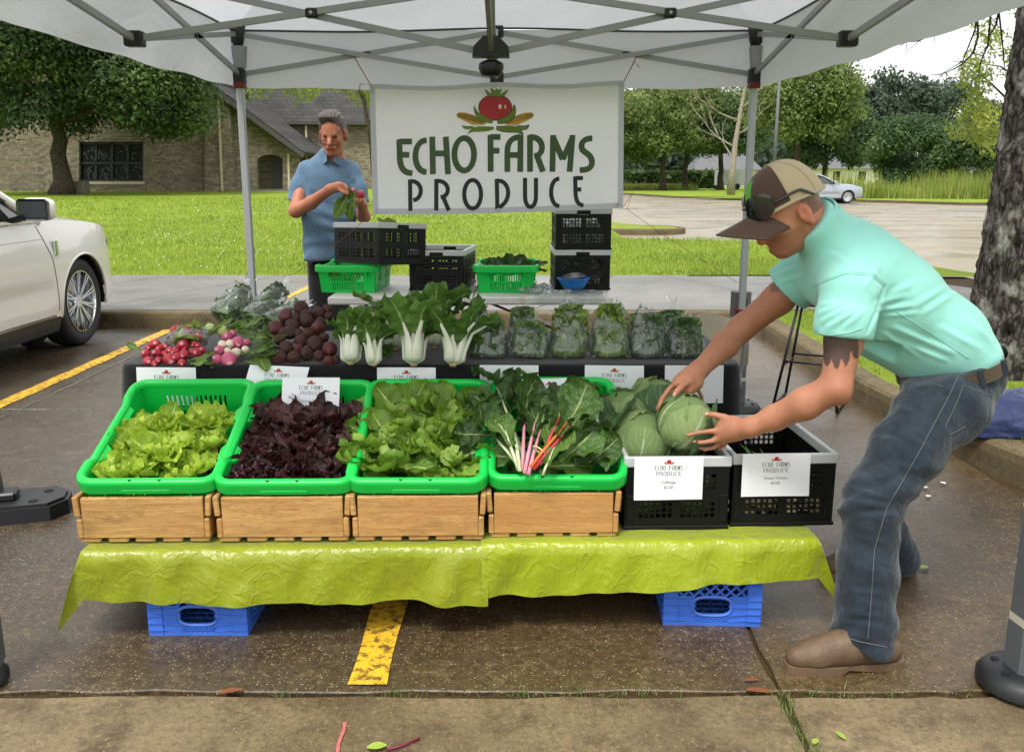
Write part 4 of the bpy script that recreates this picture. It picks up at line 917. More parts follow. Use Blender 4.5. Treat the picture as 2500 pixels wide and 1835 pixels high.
# leaded window
wn = wallpoly('window', [(193, 446), (350, 446), (350, 346), (193, 346)], YC + .25, .06, M['darkglass'], ch)
for (u0, v0, u1, v1) in ((193, 346, 193, 446), (235, 346, 235, 446), (274, 346, 274, 446), (313, 346, 313, 446), (350, 346, 350, 446), (193, 441, 350, 441), (193, 398, 350, 398), (193, 350, 350, 350)):
    mb = MB(); mb.bar(CL(u0, v0, YC + .2), CL(u1, v1, YC + .2), .11, .11); mb.build('window_frame', M['frame'], wn)
rnd = random.Random(3)
for cx in (200, 240, 279, 318):
    for cy in (352, 402):
        mb = MB()
        for k in range(9):
            a = (cx + rnd.uniform(0, 30), cy + rnd.uniform(0, 36)); ang = rnd.choice([.3, -.4, 1.2, 1.6, -1.0, .8]); L = rnd.uniform(10, 22)
            q = (min(cx + 31, max(cx, a[0] + L * math.cos(ang))), min(cy + 38, max(cy, a[1] + L * math.sin(ang)))); mb.bar(CL(*a, YC + .21), CL(*q, YC + .21), .035, .035)
        mb.build('tracery', M['lead'], wn)
wallpoly('window_sill', [(190, 450), (352, 450), (352, 443), (190, 443)], YC - .12, .2, M['pipe'], ch)
# crowd barrier and cabinet by the oak
e = empty('crowd_barrier', Qy(68, 463, 57), 0, 'steel crowd control barrier by the church wall', 'barrier'); e.location.z = lawn_z(57)
mb = MB(); w_, h_ = 1.05, 1.05; mb.tube([(-w_, 0, .2), (-w_, 0, h_), (w_, 0, h_), (w_, 0, .2), (-w_, 0, .2)], .022, 6); mb.build('frame', M['pole'], e)
for k in range(17): mb = MB(); x = -w_ + .12 * (k + 1); mb.tube([(x, 0, .2), (x, 0, h_)], .009, 5); mb.build('upright', M['pole'], e)
for x in (-.8, .8): mb = MB(); mb.tube([(x, -.3, 0), (x, 0, .25), (x, .3, 0)], .02, 6); mb.build('foot', M['pole'], e)
e = empty('utility_cabinet', (Qy(191, 470, 53).x, 53, lawn_z(53)), 0, 'squat weathered metal cabinet beside the oak trunk', 'cabinet'); mb = MB(); mb.cbox(-.52, .52, -.4, .4, 0, .72, .03); mb.build('housing', M['boxmetal'], e); mb = MB(); mb.cbox(-.48, .48, -.425, -.4, .06, .66, .006); mb.build('door', M['boxmetal'], e)
# ------------------------------------------------------------------ far objects
e = empty('lamp_post', (Qy(1888, 440, 67).x, 67, .1), 0, 'tall grey car park lamp post with flat round head', 'lamp post')
mb = MB(); mb.tube([(0, 0, .5), (0, 0, 8.7)], [.13, .09], 10); mb.build('pole', M['pole'], e, True); mb = MB(); mb.lathe([(.001, 0), (.26, 0), (.3, .5), (.24, .5), (.2, .04), (.001, .04)], 14); mb.build('base', M['walk'], e)
mb = MB(); mb.lathe([(.001, 8.66), (.36, 8.70), (.42, 8.78), (.34, 8.9), (.1, 8.98), (.001, 9)], 16); mb.build('lamp_head', M['pole'], e, True)
e = empty('utility_pole', (Qy(2404, 440, 100).x, 100, .2), 0, 'wooden utility pole with grey transformer can near big trunk', 'pole'); mb = MB(); mb.tube([(0, 0, 0), (0, 0, 9.4)], [.17, .12], 8); mb.build('pole', M['bark'], e); mb = MB(); mb.lathe([(.001, 5.6), (.3, 5.6), (.33, 5.7), (.33, 6.6), (.25, 6.7), (.001, 6.75)], 12, Matrix.Translation((.35, -.3, 0))); mb.build('transformer', M['pole'], e)
e = empty('cargo_trailer', (Qy(1786, 450, 104).x, 104, .15), 0, 'white enclosed cargo trailer parked under the trees', 'trailer'); mb = MB(); mb.cbox(-1.75, 1.75, -1, 1, .45, 2.1, .06); mb.build('body', M['whiteside'], e)
mb = MB(); mb.cbox(.45, 1.2, -1.03, -1, .55, 1.85, .01); mb.build('door', M['whiteside'], e)
for x in (-.4, .4): mb = MB(); mb.lathe([(.001, -.1), (.33, -.1), (.33, .1), (.001, .1)], 14, Matrix.Translation((x, -.95, .33)) @ Matrix.Rotation(R(90), 4, 'X')); mb.build('wheel', M['tyre'], e)
for (nm, u, y, wd, h1, h2, lb) in (('far_house', 2085, 120, 5.5, 2.3, 4.6, 'cream far house with wide grey roof above the silver car'), ('far_house', 1775, 125, 4.2, 2.2, 4.4, 'far house with grey roof behind the white trailer'), ('far_house', 2345, 118, 4.0, 1.7, 2.6, 'low far building glimpsed between bushes and big trunk')):
    e = empty(nm, (Qy(u, 440, y).x, y, .3), 0, lb, 'house', 'far houses behind the trees'); mb = MB(); mb.box(-wd, wd, 0, 6, 0, h1); mb.build('wall', M['cream'], e)
    mb = MB(); mb.add([(-wd - .5, -.6, h1), (wd + .5, -.6, h1), (wd + .5, 6.6, h1), (-wd - .5, 6.6, h1), (-wd + 1, 3, h2), (wd - 1, 3, h2)], [(0, 1, 5, 4), (2, 3, 4, 5), (1, 2, 5), (3, 0, 4), (3, 2, 1, 0)]); mb.build('roof', M['roofgrey'], e)
    for x in (-wd * .5, wd * .1, wd * .6): mb = MB(); mb.box(x, x + .9, -.04, .05, .8, h1 - .35); mb.build('window', M['darkglass'], e)
mb = MB(); A = Qy(2100, 299, 118); B = Qy(2420, 306, 100); mb.tube([A, (A + B) / 2 - Vector((0, 0, .25)), B], .02, 4); C_ = Qy(1980, 300, 130); mb.tube([A, C_], .02, 4); tag(mb.build('power_line', M['pole'], None), 'thin overhead power line running to the utility pole', 'wire')
# ------------------------------------------------------------------ canopy tent
TX0, TX1, TY0, TY1 = -1.53, 1.36, 2.30, 5.3; TCX, TCY = -.085, 3.86
zh = Qy(600, 84, TY1).z; zl = Qy(600, 182, TY1).z; zmt = Qy(1205, 78, TY1).z; zmb = Qy(1205, 190, TY1).z
ZE = Qy(600, 66, TY1).z; ZV = Qy(600, 207, TY1).z; ZP = ZE + .95; zhub = Qy(1205, 130, TCY).z; zctop = Qy(1205, -36, TCY).z
tent = empty('canopy_tent', (0, 0, 0), 0, 'white pop-up canopy with grey folding frame over the stall', 'canopy')
cor = {'bl': (TX0, TY1), 'br': (TX1, TY1), 'fl': (TX0 - .08, TY0), 'fr': (TX1 + .14, TY0)}
for k, (x, y) in cor.items():
    mb = MB(); mb.cbox(x - .019, x + .019, y - .019, y + .019, .012, zh + .02, .004); lg = mb.build('leg', M['alum'], tent)
    mb = MB(); mb.cbox(x - .045, x + .045, y - .045, y + .045, 0, .012, .003); mb.build('foot_plate', M['steel'], lg)
    mb = MB(); mb.cbox(x - .027, x + .027, y - .027, y + .027, .62, .645, .004); mb.box(x - .05, x - .027, y - .012, y + .012, .622, .640); mb.build('height_lock', M['redpl'], lg)
    mb = MB(); mb.cbox(x - .032, x + .032, y - .032, y + .032, zl - .05, zl + .03, .006); sl = mb.build('slider', M['blackpl'], lg)
    mb = MB(); mb.cbox(x - .03, x + .03, y - .036, y - .030, zl - .072, zl - .045, .002); mb.cbox(x - .031, x + .031, y - .031, y + .031, zl - .075, zl - .052, .003); mb.build('release_button', M['redpl'], lg)
    mb = MB(); mb.cbox(x - .03, x + .03, y - .03, y + .03, zh - .05, zh + .03, .006); mb.build('top_bracket', M['blackpl'], lg)
    sx = 1 if x < 0 else -1; sy = 1 if y < 4 else -1
    mb = MB(); mb.grid(lambda u, v: (x + (.034 + .012 * math.sin(3 * math.pi * u) + .012 * v) * math.cos(2 * math.pi * u), y + (.034 + .012 * v) * math.sin(2 * math.pi * u), zl + .035 + (zh - zl - .10) * v), 12, 4, True); mb.build('corner_pocket', M['canvas'], lg, True)
    mb = MB(); mb.tube([(x, y, zh - .08), (x + .01 * sx, y + .01 * sy, zh - .02), (x + .03 * sx, y + .03 * sy, zh + .05)], [.026, .034, .03], 8); mb.build('corner_strap', M['blackpl'], lg, True)
def bar(a, b, w_=.030, h_=.017): mb = MB(); mb.bar(a, b, w_ * .6, h_ * 1.5); return mb.build('truss_bar', M['alum'], tent)
def joint(p, s=.03, nm='joint'):
    mb = MB(); mb.cbox(p[0] - s, p[0] + s, p[1] - s * .7, p[1] + s * .7, p[2] - s * .8, p[2] + s * .8, .006); o = mb.build(nm, M['blackpl'], tent)
    mb = MB(); mb.lathe([(.001, 0), (s * .28, 0), (s * .28, .004), (.001, .005)], 8, Matrix.Translation((p[0], p[1] - s * .7, p[2])) @ Matrix.Rotation(R(90), 4, 'X')); mb.build('rivet', M['steel'], o)
mids = {'b': (TCX, TY1), 'f': (TCX, TY0), 'l': (TX0, TCY), 'r': (TX1, TCY)}
for m, (c0, c1) in {'b': ('bl', 'br'), 'f': ('fl', 'fr'), 'l': ('bl', 'fl'), 'r': ('br', 'fr')}.items():
    mx_, my_ = mids[m]
    for c in (c0, c1):
        x, y = cor[c]; off = .012
        bar((x, y - off, zh), (mx_, my_ - off, zmb)); bar((x, y + off, zl), (mx_, my_ + off, zmt))
        joint(((x + mx_) / 2, (y + my_) / 2, (zh + zmb + zl + zmt) / 4), .02, 'cross_joint')
    joint((mx_, my_, zmb), .038); joint((mx_, my_, zmt), .038)
    bar((mx_, my_, zmb), (TCX, TCY, zctop)); bar((mx_, my_ + .02, zmt), (TCX, TCY + .02, zhub))
    if m in 'lr': joint(((mx_ + TCX) / 2, TCY, (zmb + zctop + zmt + zhub) / 4), .024, 'cross_joint')
mb = MB(); mb.tube([(TCX, TCY, zhub - .03), (TCX, TCY, ZP - .03)], .018, 10); mb.build('centre_pole', M['alum'], tent, True)
mb = MB(); mb.prism([(-.075, -.02), (.075, -.02), (.07, .02), (.03, .06), (-.03, .06), (-.07, .02)], -.03, .03, Matrix.Translation((TCX, TCY - .02, zhub)) @ Matrix.Rotation(R(90), 4, 'X')); mb.build('centre_hub', M['blackpl'], tent)
mb = MB(); mb.lathe([(.001, -.09), (.04, -.088), (.052, -.06), (.05, -.04), (.03, -.03)], 14, Matrix.Translation((TCX, TCY, zhub))); mb.build('hub_knob', M['blackpl'], tent, True)
pk = Vector((TCX, TCY, ZP)); cs = [Vector((*cor[k], ZE)) for k in ('bl', 'br', 'fr', 'fl')]
for i in range(4):
    a, b_ = cs[i], cs[(i + 1) % 4]; out = ((a + b_) / 2 - Vector((TCX, TCY, ZE))).normalized() * .03; a2 = a + (a - pk).normalized() * .03; b2 = b_ + (b_ - pk).normalized() * .03
    def rf(u, v):
        e = a2.lerp(b2, u); p = e.lerp(pk, v); s = math.sin(math.pi * u) * math.sin(math.pi * min(1, v * 1.1))
        p.z -= .06 * s + .012 * math.sin(9 * u + 5 * v + i) * math.sin(math.pi * u); return p
    mb = MB(); mb.grid(rf, 30, 22); mb.build('roof_panel', M['canvas'], tent, True)
    def vf(u, v):
        e = a2.lerp(b2, u); w_ = math.sin(math.pi * u)
        return Vector((e.x + out.x * (.2 + .5 * v * w_) + (out.x + .002) * .35 * math.sin(u * 23 + 3 * v + i) * v * w_, e.y + out.y * (.2 + .5 * v * w_) + out.y * .35 * math.sin(u * 19 + 4 * v) * v * w_, e.z + (ZV - ZE) * v - .012 * w_ * v - .004 * math.sin(u * 31) * v))
    mb = MB(); mb.grid(vf, 60, 8); va = mb.build('valance', M['canvas'], tent, True)
    mb = MB(); mb.tube([rf(t / 24, 0.0) + Vector((0, 0, -.004)) for t in range(25)], .006, 5); mb.build('eave_seam', M['fascia'], va)
# ------------------------------------------------------------------ stroke lettering (flat print)
def bez(p0, p1, p2, p3, n=10): return [tuple(((1 - t) ** 3 * a + 3 * (1 - t) ** 2 * t * b + 3 * (1 - t) * t * t * c + t ** 3 * d) for a, b, c, d in zip(p0, p1, p2, p3)) for t in [i / n for i in range(n + 1)]]
def oval(cx, cy, rx, ry, a0=0, a1=360, n=28): return [(cx + rx * math.cos(R(a0 + (a1 - a0) * i / n)), cy + ry * math.sin(R(a0 + (a1 - a0) * i / n))) for i in range(n + 1)]
GL = {'E': [[(.95, 1), (.0, 1)], [(.0, 1.06), (.05, .45)] + bez((.05, .45), (.1, .15), (.4, .0), (1, 0))[1:], [(.06, .58), (.75, .58)]],
 'C': [bez((1, 1), (.3, 1), (.0, .75), (.0, .5)) + bez((0, .5), (0, .25), (.35, 0), (1, 0))[1:]],
 'H': [[(0, 1.06), (.06, -.06)], [(.85, 1.06), (1, -.06)], [(.02, .56), (.92, .56)]], 'O': [oval(.5, .5, .5, .5)],
 'F': [[(1, 1), (0, 1)], [(0, 1.06), (.02, -.06)], [(.02, .58), (.9, .58)]],
 'A': [[(0, -.06), (0, .55)] + bez((0, .55), (0, .85), (.35, 1), (1, 1))[1:], [(1, 1.06), (.97, -.06)], [(.02, .45), (.98, .45)]],
 'R': [[(0, 1.06), (0, -.06)], [(0, 1)] + bez((.1, 1), (1.15, 1), (1.15, .42), (.35, .42)), [(.55, .42), (1, -.06)]],
 'M': [[(.05, -.06), (.08, 1.06)], [(.08, 1), (.5, .32)], [(.5, .32), (.92, 1)], [(.92, 1.06), (.8, -.06)]],
 'S': [bez((1, 1), (.3, 1), (.0, .85), (.18, .66)) + bez((.18, .66), (.3, .55), (1, .5), (1, .25))[1:] + bez((1, .25), (1, .05), (.6, 0), (0, 0))[1:]],
 'P': [[(0, 1.06), (.05, -.06)], [(0, 1)] + bez((.1, 1), (1.25, 1.02), (1.25, .35), (.3, .32))], 'D': [[(0, 1.06), (.05, -.06)], [(0, 1)] + bez((.1, 1), (1.1, 1), (1.25, .2), (.05, 0))],
 'U': [[(0, 1.06), (0, .4)] + bez((0, .4), (0, -.13), (1, -.13), (1, .4))[1:] + [(1, 1.06)]]}
def strokes(mb, path, th, fn, dz):
    """flat ribbon along path; fn(x,y,off) -> 3D"""
    P = [Vector(p) for p in path]; k = len(P); L = []; closed = (P[0] - P[-1]).length < 1e-4
    for i in range(k):
        d0 = (P[i] - P[i - 1] if i > 0 else (P[0] - P[-2] if closed else P[1] - P[0])).normalized(); d1 = (P[i + 1] - P[i] if i < k - 1 else (P[1] - P[0] if closed else P[-1] - P[-2])).normalized()
        n0 = Vector((-d0.y, d0.x)); n1 = Vector((-d1.y, d1.x)); m = n0 + n1; m = m / max(.4, m.length_squared) * 2 if m.length > 1e-3 else n0
        L.append((P[i] + m * th / 2, P[i] - m * th / 2))
    b = len(mb.v)
    for (a, c) in L: mb.v.append(tuple(fn(a.x, a.y, dz))); mb.v.append(tuple(fn(c.x, c.y, dz)))
    for i in range(k - 1): mb.f.append((b + 2 * i, b + 2 * i + 1, b + 2 * i + 3, b + 2 * i + 2)); mb.m.append(mb.mi)
def glyph(mb, ch, x0, y0, x1, y1, th, fn, dz):
    hx, hy = (x1 - x0 - th), (y1 - y0 - th)
    for j, st in enumerate(GL[ch]): strokes(mb, [(x0 + th / 2 + p[0] * hx, y0 + th / 2 + min(1 + .5 * th / hy, max(-.5 * th / hy, p[1])) * hy) for p in st], th, fn, dz + j * .0005)
def flatpoly(mb, pts, fn, dz): n = len(mb.v); mb.v.extend([tuple(fn(x, y, dz)) for x, y in pts]); mb.f.append(tuple(range(n, n + len(pts)))); mb.m.append(mb.mi)
# ------------------------------------------------------------------ banner
YB = 5.20
bz = [Qy(u, v, YB) for u, v in ((902, 206), (1524, 197), (1522, 508), (912, 523))]       # TL TR BR BL
ban = empty('banner', (bz[3] + bz[2]) / 2, 0, 'white vinyl banner with tomato and corn emblem and farm name', 'banner')
BO = Vector(ban.location)
def bwave(x, z): return .012 * math.sin(3.1 * x + .5) + .010 * math.sin(5.2 * z + 2.2 * x) + .004 * math.sin(11 * x - 7 * z)
def bsurf(u, v, off=0.0):
    top = bz[0].lerp(bz[1], u); top.z -= .014 * math.sin(2 * math.pi * u) ** 2; bot = bz[3].lerp(bz[2], u); bot.z -= .01 * math.sin(math.pi * u); p = bot.lerp(top, v)
    p.y += bwave(p.x, p.z) - off; return p - BO
mb = MB(); mb.grid(lambda u, v: bsurf(u, v), 60, 30); mb.build('sheet', M['vinyl'], ban, True)
for (u0, u1, v0, v1) in ((0, .022, 0, 1), (.978, 1, 0, 1), (.022, .978, 0, .045), (.022, .978, .965, 1)):
    mb = MB(); mb.grid(lambda u, v: bsurf(u0 + (u1 - u0) * u, v0 + (v1 - v0) * v, .0012), 24, 12); mb.build('hem', M['vinylhem'], ban, True)
for (u, v) in ((.01, .97), (.49, .975), (.985, .975), (.01, .03), (.5, .02), (.98, .03)):
    p = bsurf(u, v, .004); mb = MB(); mb.lathe([(.007, -.001), (.013, -.001), (.013, .003), (.007, .003), (.007, -.001)], 14, Matrix.Translation(p) @ Matrix.Rotation(R(90), 4, 'X')); mb.build('grommet', M['steel'], ban)
def bfn(x, y, dz):
    """banner detail pixel (900..,200.. at 3.517 px per px) -> point on the sheet"""
    u, v = 900 + x / 3.517, 200 - y / 3.517; p = Qy(u, v, YB); return Vector((p.x, YB + bwave(p.x, p.z) - .002 - dz, p.z)) - BO
LET = [('E', 243, 488, 402, 805), ('C', 382, 478, 522, 795), ('H', 525, 465, 708, 795), ('O', 716, 458, 930, 783), ('F', 1025, 448, 1155, 775), ('A', 1170, 448, 1330, 775), ('R', 1365, 448, 1523, 775), ('M', 1548, 450, 1792, 775), ('S', 1795, 460, 1945, 778)]
for (c, x0, y0, x1, y1) in LET:
    mb = MB(); glyph(mb, c, x0 - 4, -y1 - 4, x1 - 4, -y0 - 4, 46, bfn, .0004); mb.build('letter_shadow', M['ink_black'], ban)
    mb = MB(); glyph(mb, c, x0, -y1, x1, -y0, 46, bfn, .0026); mb.build('letter', M['ink_green'], ban)
for (c, x0, y0, x1, y1) in [('P', 340, 835, 470, 1110), ('R', 565, 832, 708, 1107), ('O', 803, 825, 983, 1105), ('D', 1082, 830, 1227, 1102), ('U', 1325, 820, 1455, 1093), ('C', 1550, 813, 1657, 1085), ('E', 1757, 808, 1865, 1078)]:
    mb = MB(); glyph(mb, c, x0, -y1, x1, -y0, 36, bfn, .001); mb.build('letter', M['ink_black'], ban)
def emblem(parent, fn, s=1.0):
    """tomato between two ears of corn, drawn in banner detail pixels"""
    def shape(nm, pts, mat, dz, grow=6):
        c = (sum(p[0] for p in pts) / len(pts), sum(p[1] for p in pts) / len(pts))
        if grow:
            mb = MB(); n = len(pts); q = []
            for i in range(n):
                d = Vector(pts[(i + 1) % n]) - Vector(pts[i - 1]); nn = Vector((d.y, -d.x)).normalized() if d.length > 1e-6 else Vector((0, 0)); q.append((pts[i][0] + nn.x * grow, pts[i][1] + nn.y * grow))
            flatpoly(mb, q, fn, dz); mb.build('outline', M['ink_black'], parent)
        mb = MB(); flatpoly(mb, pts, fn, dz + .0005); mb.build(nm, mat, parent)
    def leafs(a, b, c, d, w0): 
        mid = bez(a, b, c, d, 12); L, Rr = [], []
        for i, p in enumerate(mid):
            q = mid[min(i + 1, 12)]; o_ = mid[max(i - 1, 0)]; dd = Vector((q[0] - o_[0], q[1] - o_[1])).normalized(); w_ = w0 * math.sin(math.pi * min(.985, .12 + .88 * i / 12)) ** .8
            L.append((p[0] - dd.y * w_, p[1] + dd.x * w_)); Rr.append((p[0] + dd.y * w_, p[1] - dd.x * w_))
        return Rr + L[::-1]
    for sgn in (-1, 1):
        X = lambda x: 1087 + sgn * (1087 - x)
        fl = (lambda pts: pts if sgn == 1 else pts[::-1])
        cob = [(X(x), -y) for x, y in ((752, 280), (775, 262), (830, 264), (900, 285), (1010, 340), (1000, 368), (900, 372), (820, 335), (762, 305))]
        shape('corn', fl(cob[::-1]), M['ink_yel'], .0012)
        mb = MB()
        for k in range(13):
            t = k / 12; a = (X(775 + 215 * t), -(268 + 60 * t)); c = (X(770 + 200 * t), -(305 + 62 * t)); strokes(mb, [a, c], 4, fn, .0020)
        for k in range(3): strokes(mb, [(X(765), -(275 + 10 * k)), (X(860), -(285 + 18 * k)), (X(985), -(330 + 14 * k))], 4, fn, .0022)
        mb.build('kernel_lines', M['ink_black'], parent)
        for (a, b, c, d, w_) in (((1065, -345), (990, -330), (915, -300), (925 if sgn == 1 else 905, -200), 24), ((1075, -395), (980, -420), (900, -380), (850, -450), 24), ((900, -385), (850, -400), (820, -400), (800, -370), 14)):
            shape('husk', fl(leafs((X(a[0]), a[1]), (X(b[0]), b[1]), (X(c[0]), c[1]), (X(d[0]), d[1]), w_)), M['ink_leaf'], .0030)
    shape('tomato', oval(1087, -220, 140, 108, 0, 360, 40)[:-1], M['ink_red'], .0022)
    for (x, y, rx, ry) in ((1128, -213, 15, 22), (1173, -215, 8, 18)): mb = MB(); flatpoly(mb, oval(x, y, rx, ry)[:-1], fn, .0034); mb.build('highlight', M['ink_hi'], parent)
    for (d, b) in (((1003, -70), (1040, -120)), ((1052, -60), (1070, -90)), ((1105, -62), (1092, -90)), ((1140, -66), (1110, -100)), ((1192, -72), (1150, -122))): shape('calyx', leafs((1090, -118), b, b, d, 12), M['ink_leaf'], .0036, 4)
emblem(ban, bfn)
# twine that ties the banner
for i, (pts, lb) in enumerate((([(865, 140), (905, 208), (880, 205), (876, 225)], 'short twine tying the banner top left corner'), ([(1555, 138), (1524, 198), (1550, 150), (1560, 165)], 'looped twine tying the banner top right corner'), ([(912, 520), (840, 580), (760, 640), (720, 668), (688, 676)], 'long twine slanting from the banner bottom left corner'), ([(1522, 505), (1545, 470), (1530, 510), (1600, 560), (1800, 690)], 'long twine from the banner bottom right corner'))):
    mb = MB(); mb.tube([Qy(u, v, YB - .03 - .015 * j) for j, (u, v) in enumerate(pts)], .0028 if i < 2 else .0014, 5); tag(mb.build('twine', M['twine'], None), lb, 'twine')
# ------------------------------------------------------------------ tent weights
def weight(x, y, label, rb=.15, top=.72, rz=0.0):
    e = empty('tent_weight', (x, y, 0), rz, label, 'weight')
    mb = MB(); mb.lathe([(.001, .0), (rb - .02, .0), (rb, .012), (rb, .035), (rb - .015, .055), (rb - .05, .064), (.03, .064), (.001, .064)], 28); bs = mb.build('base', M['wblack'], e, True, 50)
    for k in range(6): a = k * 1.047 + .3; mb = MB(); mb.lathe([(.001, .066), (.011, .066), (.011, .06)], 8, Matrix.Translation((math.cos(a) * (rb - .045), math.sin(a) * (rb - .045), 0))); mb.build('hole', M['well'], bs)
    def sec(nm, z0, z1, w_, mat): mb = MB(); c = w_ * .32; mb.prism([(-w_ + c, -w_), (w_ - c, -w_), (w_, -w_ + c), (w_, w_ - c), (w_ - c, w_), (-w_ + c, w_), (-w_, w_ - c), (-w_, -w_ + c)], z0, z1); return mb.build(nm, mat, e)
    sec('post', .06, .20, .048, M['wgrey']); sec('strap', .20, .222, .047, M['strap']); mid = sec('post', .222, top - .17, .046, M['wgrey']); sec('strap', top - .17, top - .15, .047, M['strap']); up = sec('post_cap', top - .15, top, .050, M['wgrey'])
    for (z0, z1, pr) in ((.10, .155, e), (top - .11, top - .04, up)):
        mb = MB(); mb.cbox(-.014, .014, -.0525, -.044, z0, z1, .003); mb.build('slot', M['well'], pr)
    return e
weight(Qy(1803, 800, 5.38).x, 5.36, 'grey tent weight behind the folding chair at the back leg', .15, .74, .2)
weight(1.440, 2.29, 'grey tent weight at the front right corner of the picture', .125, .70, .1)
weight(-1.49, 2.31, 'grey tent weight cut off by the left edge of the picture', .06, .52, .3)
e = empty('tent_weight', (-2.16, 3.62, 0), .3, 'flat black tent weight plate on the pavement at left edge', 'weight')
mb = MB(); mb.prism([(.26, -.05), (.26, .05), (.2, .13), (-.2, .13), (-.26, .05), (-.26, -.05), (-.2, -.13), (.2, -.13)], 0, .062); mb.prism([(.245, -.045), (.245, .045), (.19, .115), (-.19, .115), (-.245, .045), (-.245, -.045), (-.19, -.115), (.19, -.115)], .062, .074); bs = mb.build('plate', M['wblack'], e)
mb = MB(); mb.cbox(-.2, .06, -.05, .05, .074, .11, .008); mb.build('bracket', M['blackpl'], e); mb = MB(); mb.bar((-.02, 0, .1), (-.06, 0, .8), .05, .05); mb.build('post', M['blackpl'], e)
for (x, y) in ((.17, .05), (.13, -.07)): mb = MB(); mb.lathe([(.001, .0762), (.02, .0762), (.02, .07)], 12, Matrix.Translation((x, y, 0))); mb.build('hole', M['well'], bs)
# ------------------------------------------------------------------ blue milk crates and board
def milk_crate(x, y, rz, label):
    e = empty('milk_crate', (x, y, 0), rz, label, 'crate', 'blue milk crates under the display board'); S, H = .31, .272
    for f in range(4):
        Mx = Matrix.Translation((S / 2, S / 2, 0)) @ Matrix.Rotation(f * math.pi / 2, 4, 'Z') @ Matrix.Translation((-S / 2, -S / 2, 0))
        mb = MB(); t = .012; xa = 0 if f % 2 == 0 else t + .0006
        mb.box(xa, .045, 0, t, 0, H, Mx); mb.box(S - .045, S - xa, 0, t, 0, H, Mx); mb.box(.045, S - .045, 0.002, t, 0, .012, Mx); mb.box(.045, S - .045, 0.002, t, H - .03, H, Mx)
        mb.box(.045, .10, .005, t - .002, .012, .10, Mx); mb.box(S - .10, S - .045, .005, t - .002, .012, .10, Mx); mb.box(.10, S - .10, .006, t - .002, .012, .034, Mx)
        for k in range(7): z = .018 + .024 * k; mb.box(xa + .001, .046, -.004, -.0003, z, z + .004, Mx); mb.box(S - .046, S - xa - .001, -.004, -.0003, z, z + .004, Mx)
        for k in range(4): z = .02 + .022 * k; mb.bar(Mx @ Vector((.046, .003, z)), Mx @ Vector((.102, .003, z - .006 if k < 2 else z + .004)), .004, .006); mb.bar(Mx @ Vector((S - .046, .003, z)), Mx @ Vector((S - .102, .003, z - .006 if k < 2 else z + .004)), .004, .006)
        for k in range(7): x0 = .10 + .0165 * k; mb.bar(Mx @ Vector((x0, .004, .012)), Mx @ Vector((min(S - .1, x0 + .022), .004, .034)), .004, .004); mb.bar(Mx @ Vector((x0 + .02 if x0 + .02 < S - .1 else S - .1, .004, .012)), Mx @ Vector((x0, .004, .034)), .004, .004)
        ring = [Mx @ Vector((S / 2 + .062 * math.copysign(abs(math.cos(a)) ** .6, math.cos(a)), .005, .066 + .032 * math.copysign(abs(math.sin(a)) ** .75, math.sin(a)))) for a in [2 * math.pi * i / 28 for i in range(29)]]
        mb.tube(ring, .006, 6, False)
        for k in range(-3, 9): x0 = .03 + .033 * k; mb.bar(Mx @ Vector((min(S - .045, max(.045, x0)), .007, .10 + max(0, .045 - x0))), Mx @ Vector((min(S - .045, max(.045, x0 + .14)), .007, .10 + max(0, .045 - x0) + min(S - .045, max(.045, x0 + .14)) - min(S - .045, max(.045, x0)))), .006, .006)
        for k in range(-1, 11): x0 = .03 + .033 * k; a_ = min(S - .045, max(.045, x0)); b2 = min(S - .045, max(.045, x0 - .14)); mb.bar(Mx @ Vector((a_, .009, .10)), Mx @ Vector((b2, .009, .10 + a_ - b2)), .006, .006)
        mb.build('side_panel', M['bluepl'], e)
    mb = MB()
    for k in range(8): c = .03 + .036 * k; mb.box(c, c + .008, .01, S - .01, .002, .010); mb.box(.01, S - .01, c, c + .008, .003, .011)
    mb.build('floor_grid', M['bluepl'], e); return e
milk_crate(-1.137, 2.585, 0, 'blue milk crate under the left end of the lime cloth'); milk_crate(.484, 2.655, R(-2.5), 'blue milk crate under the right end of the lime cloth')
bd = empty('display_board', (-.17, 2.60, .272), R(2.2), 'low plank board on milk crates under the lime cloths', 'board'); mb = MB()
for k in range(3): mb = MB(); mb.cbox(-1.13, 1.125, .0 + .2 * k, .197 + .2 * k, 0, .02, .002); mb.build('plank', M['pine'], bd)
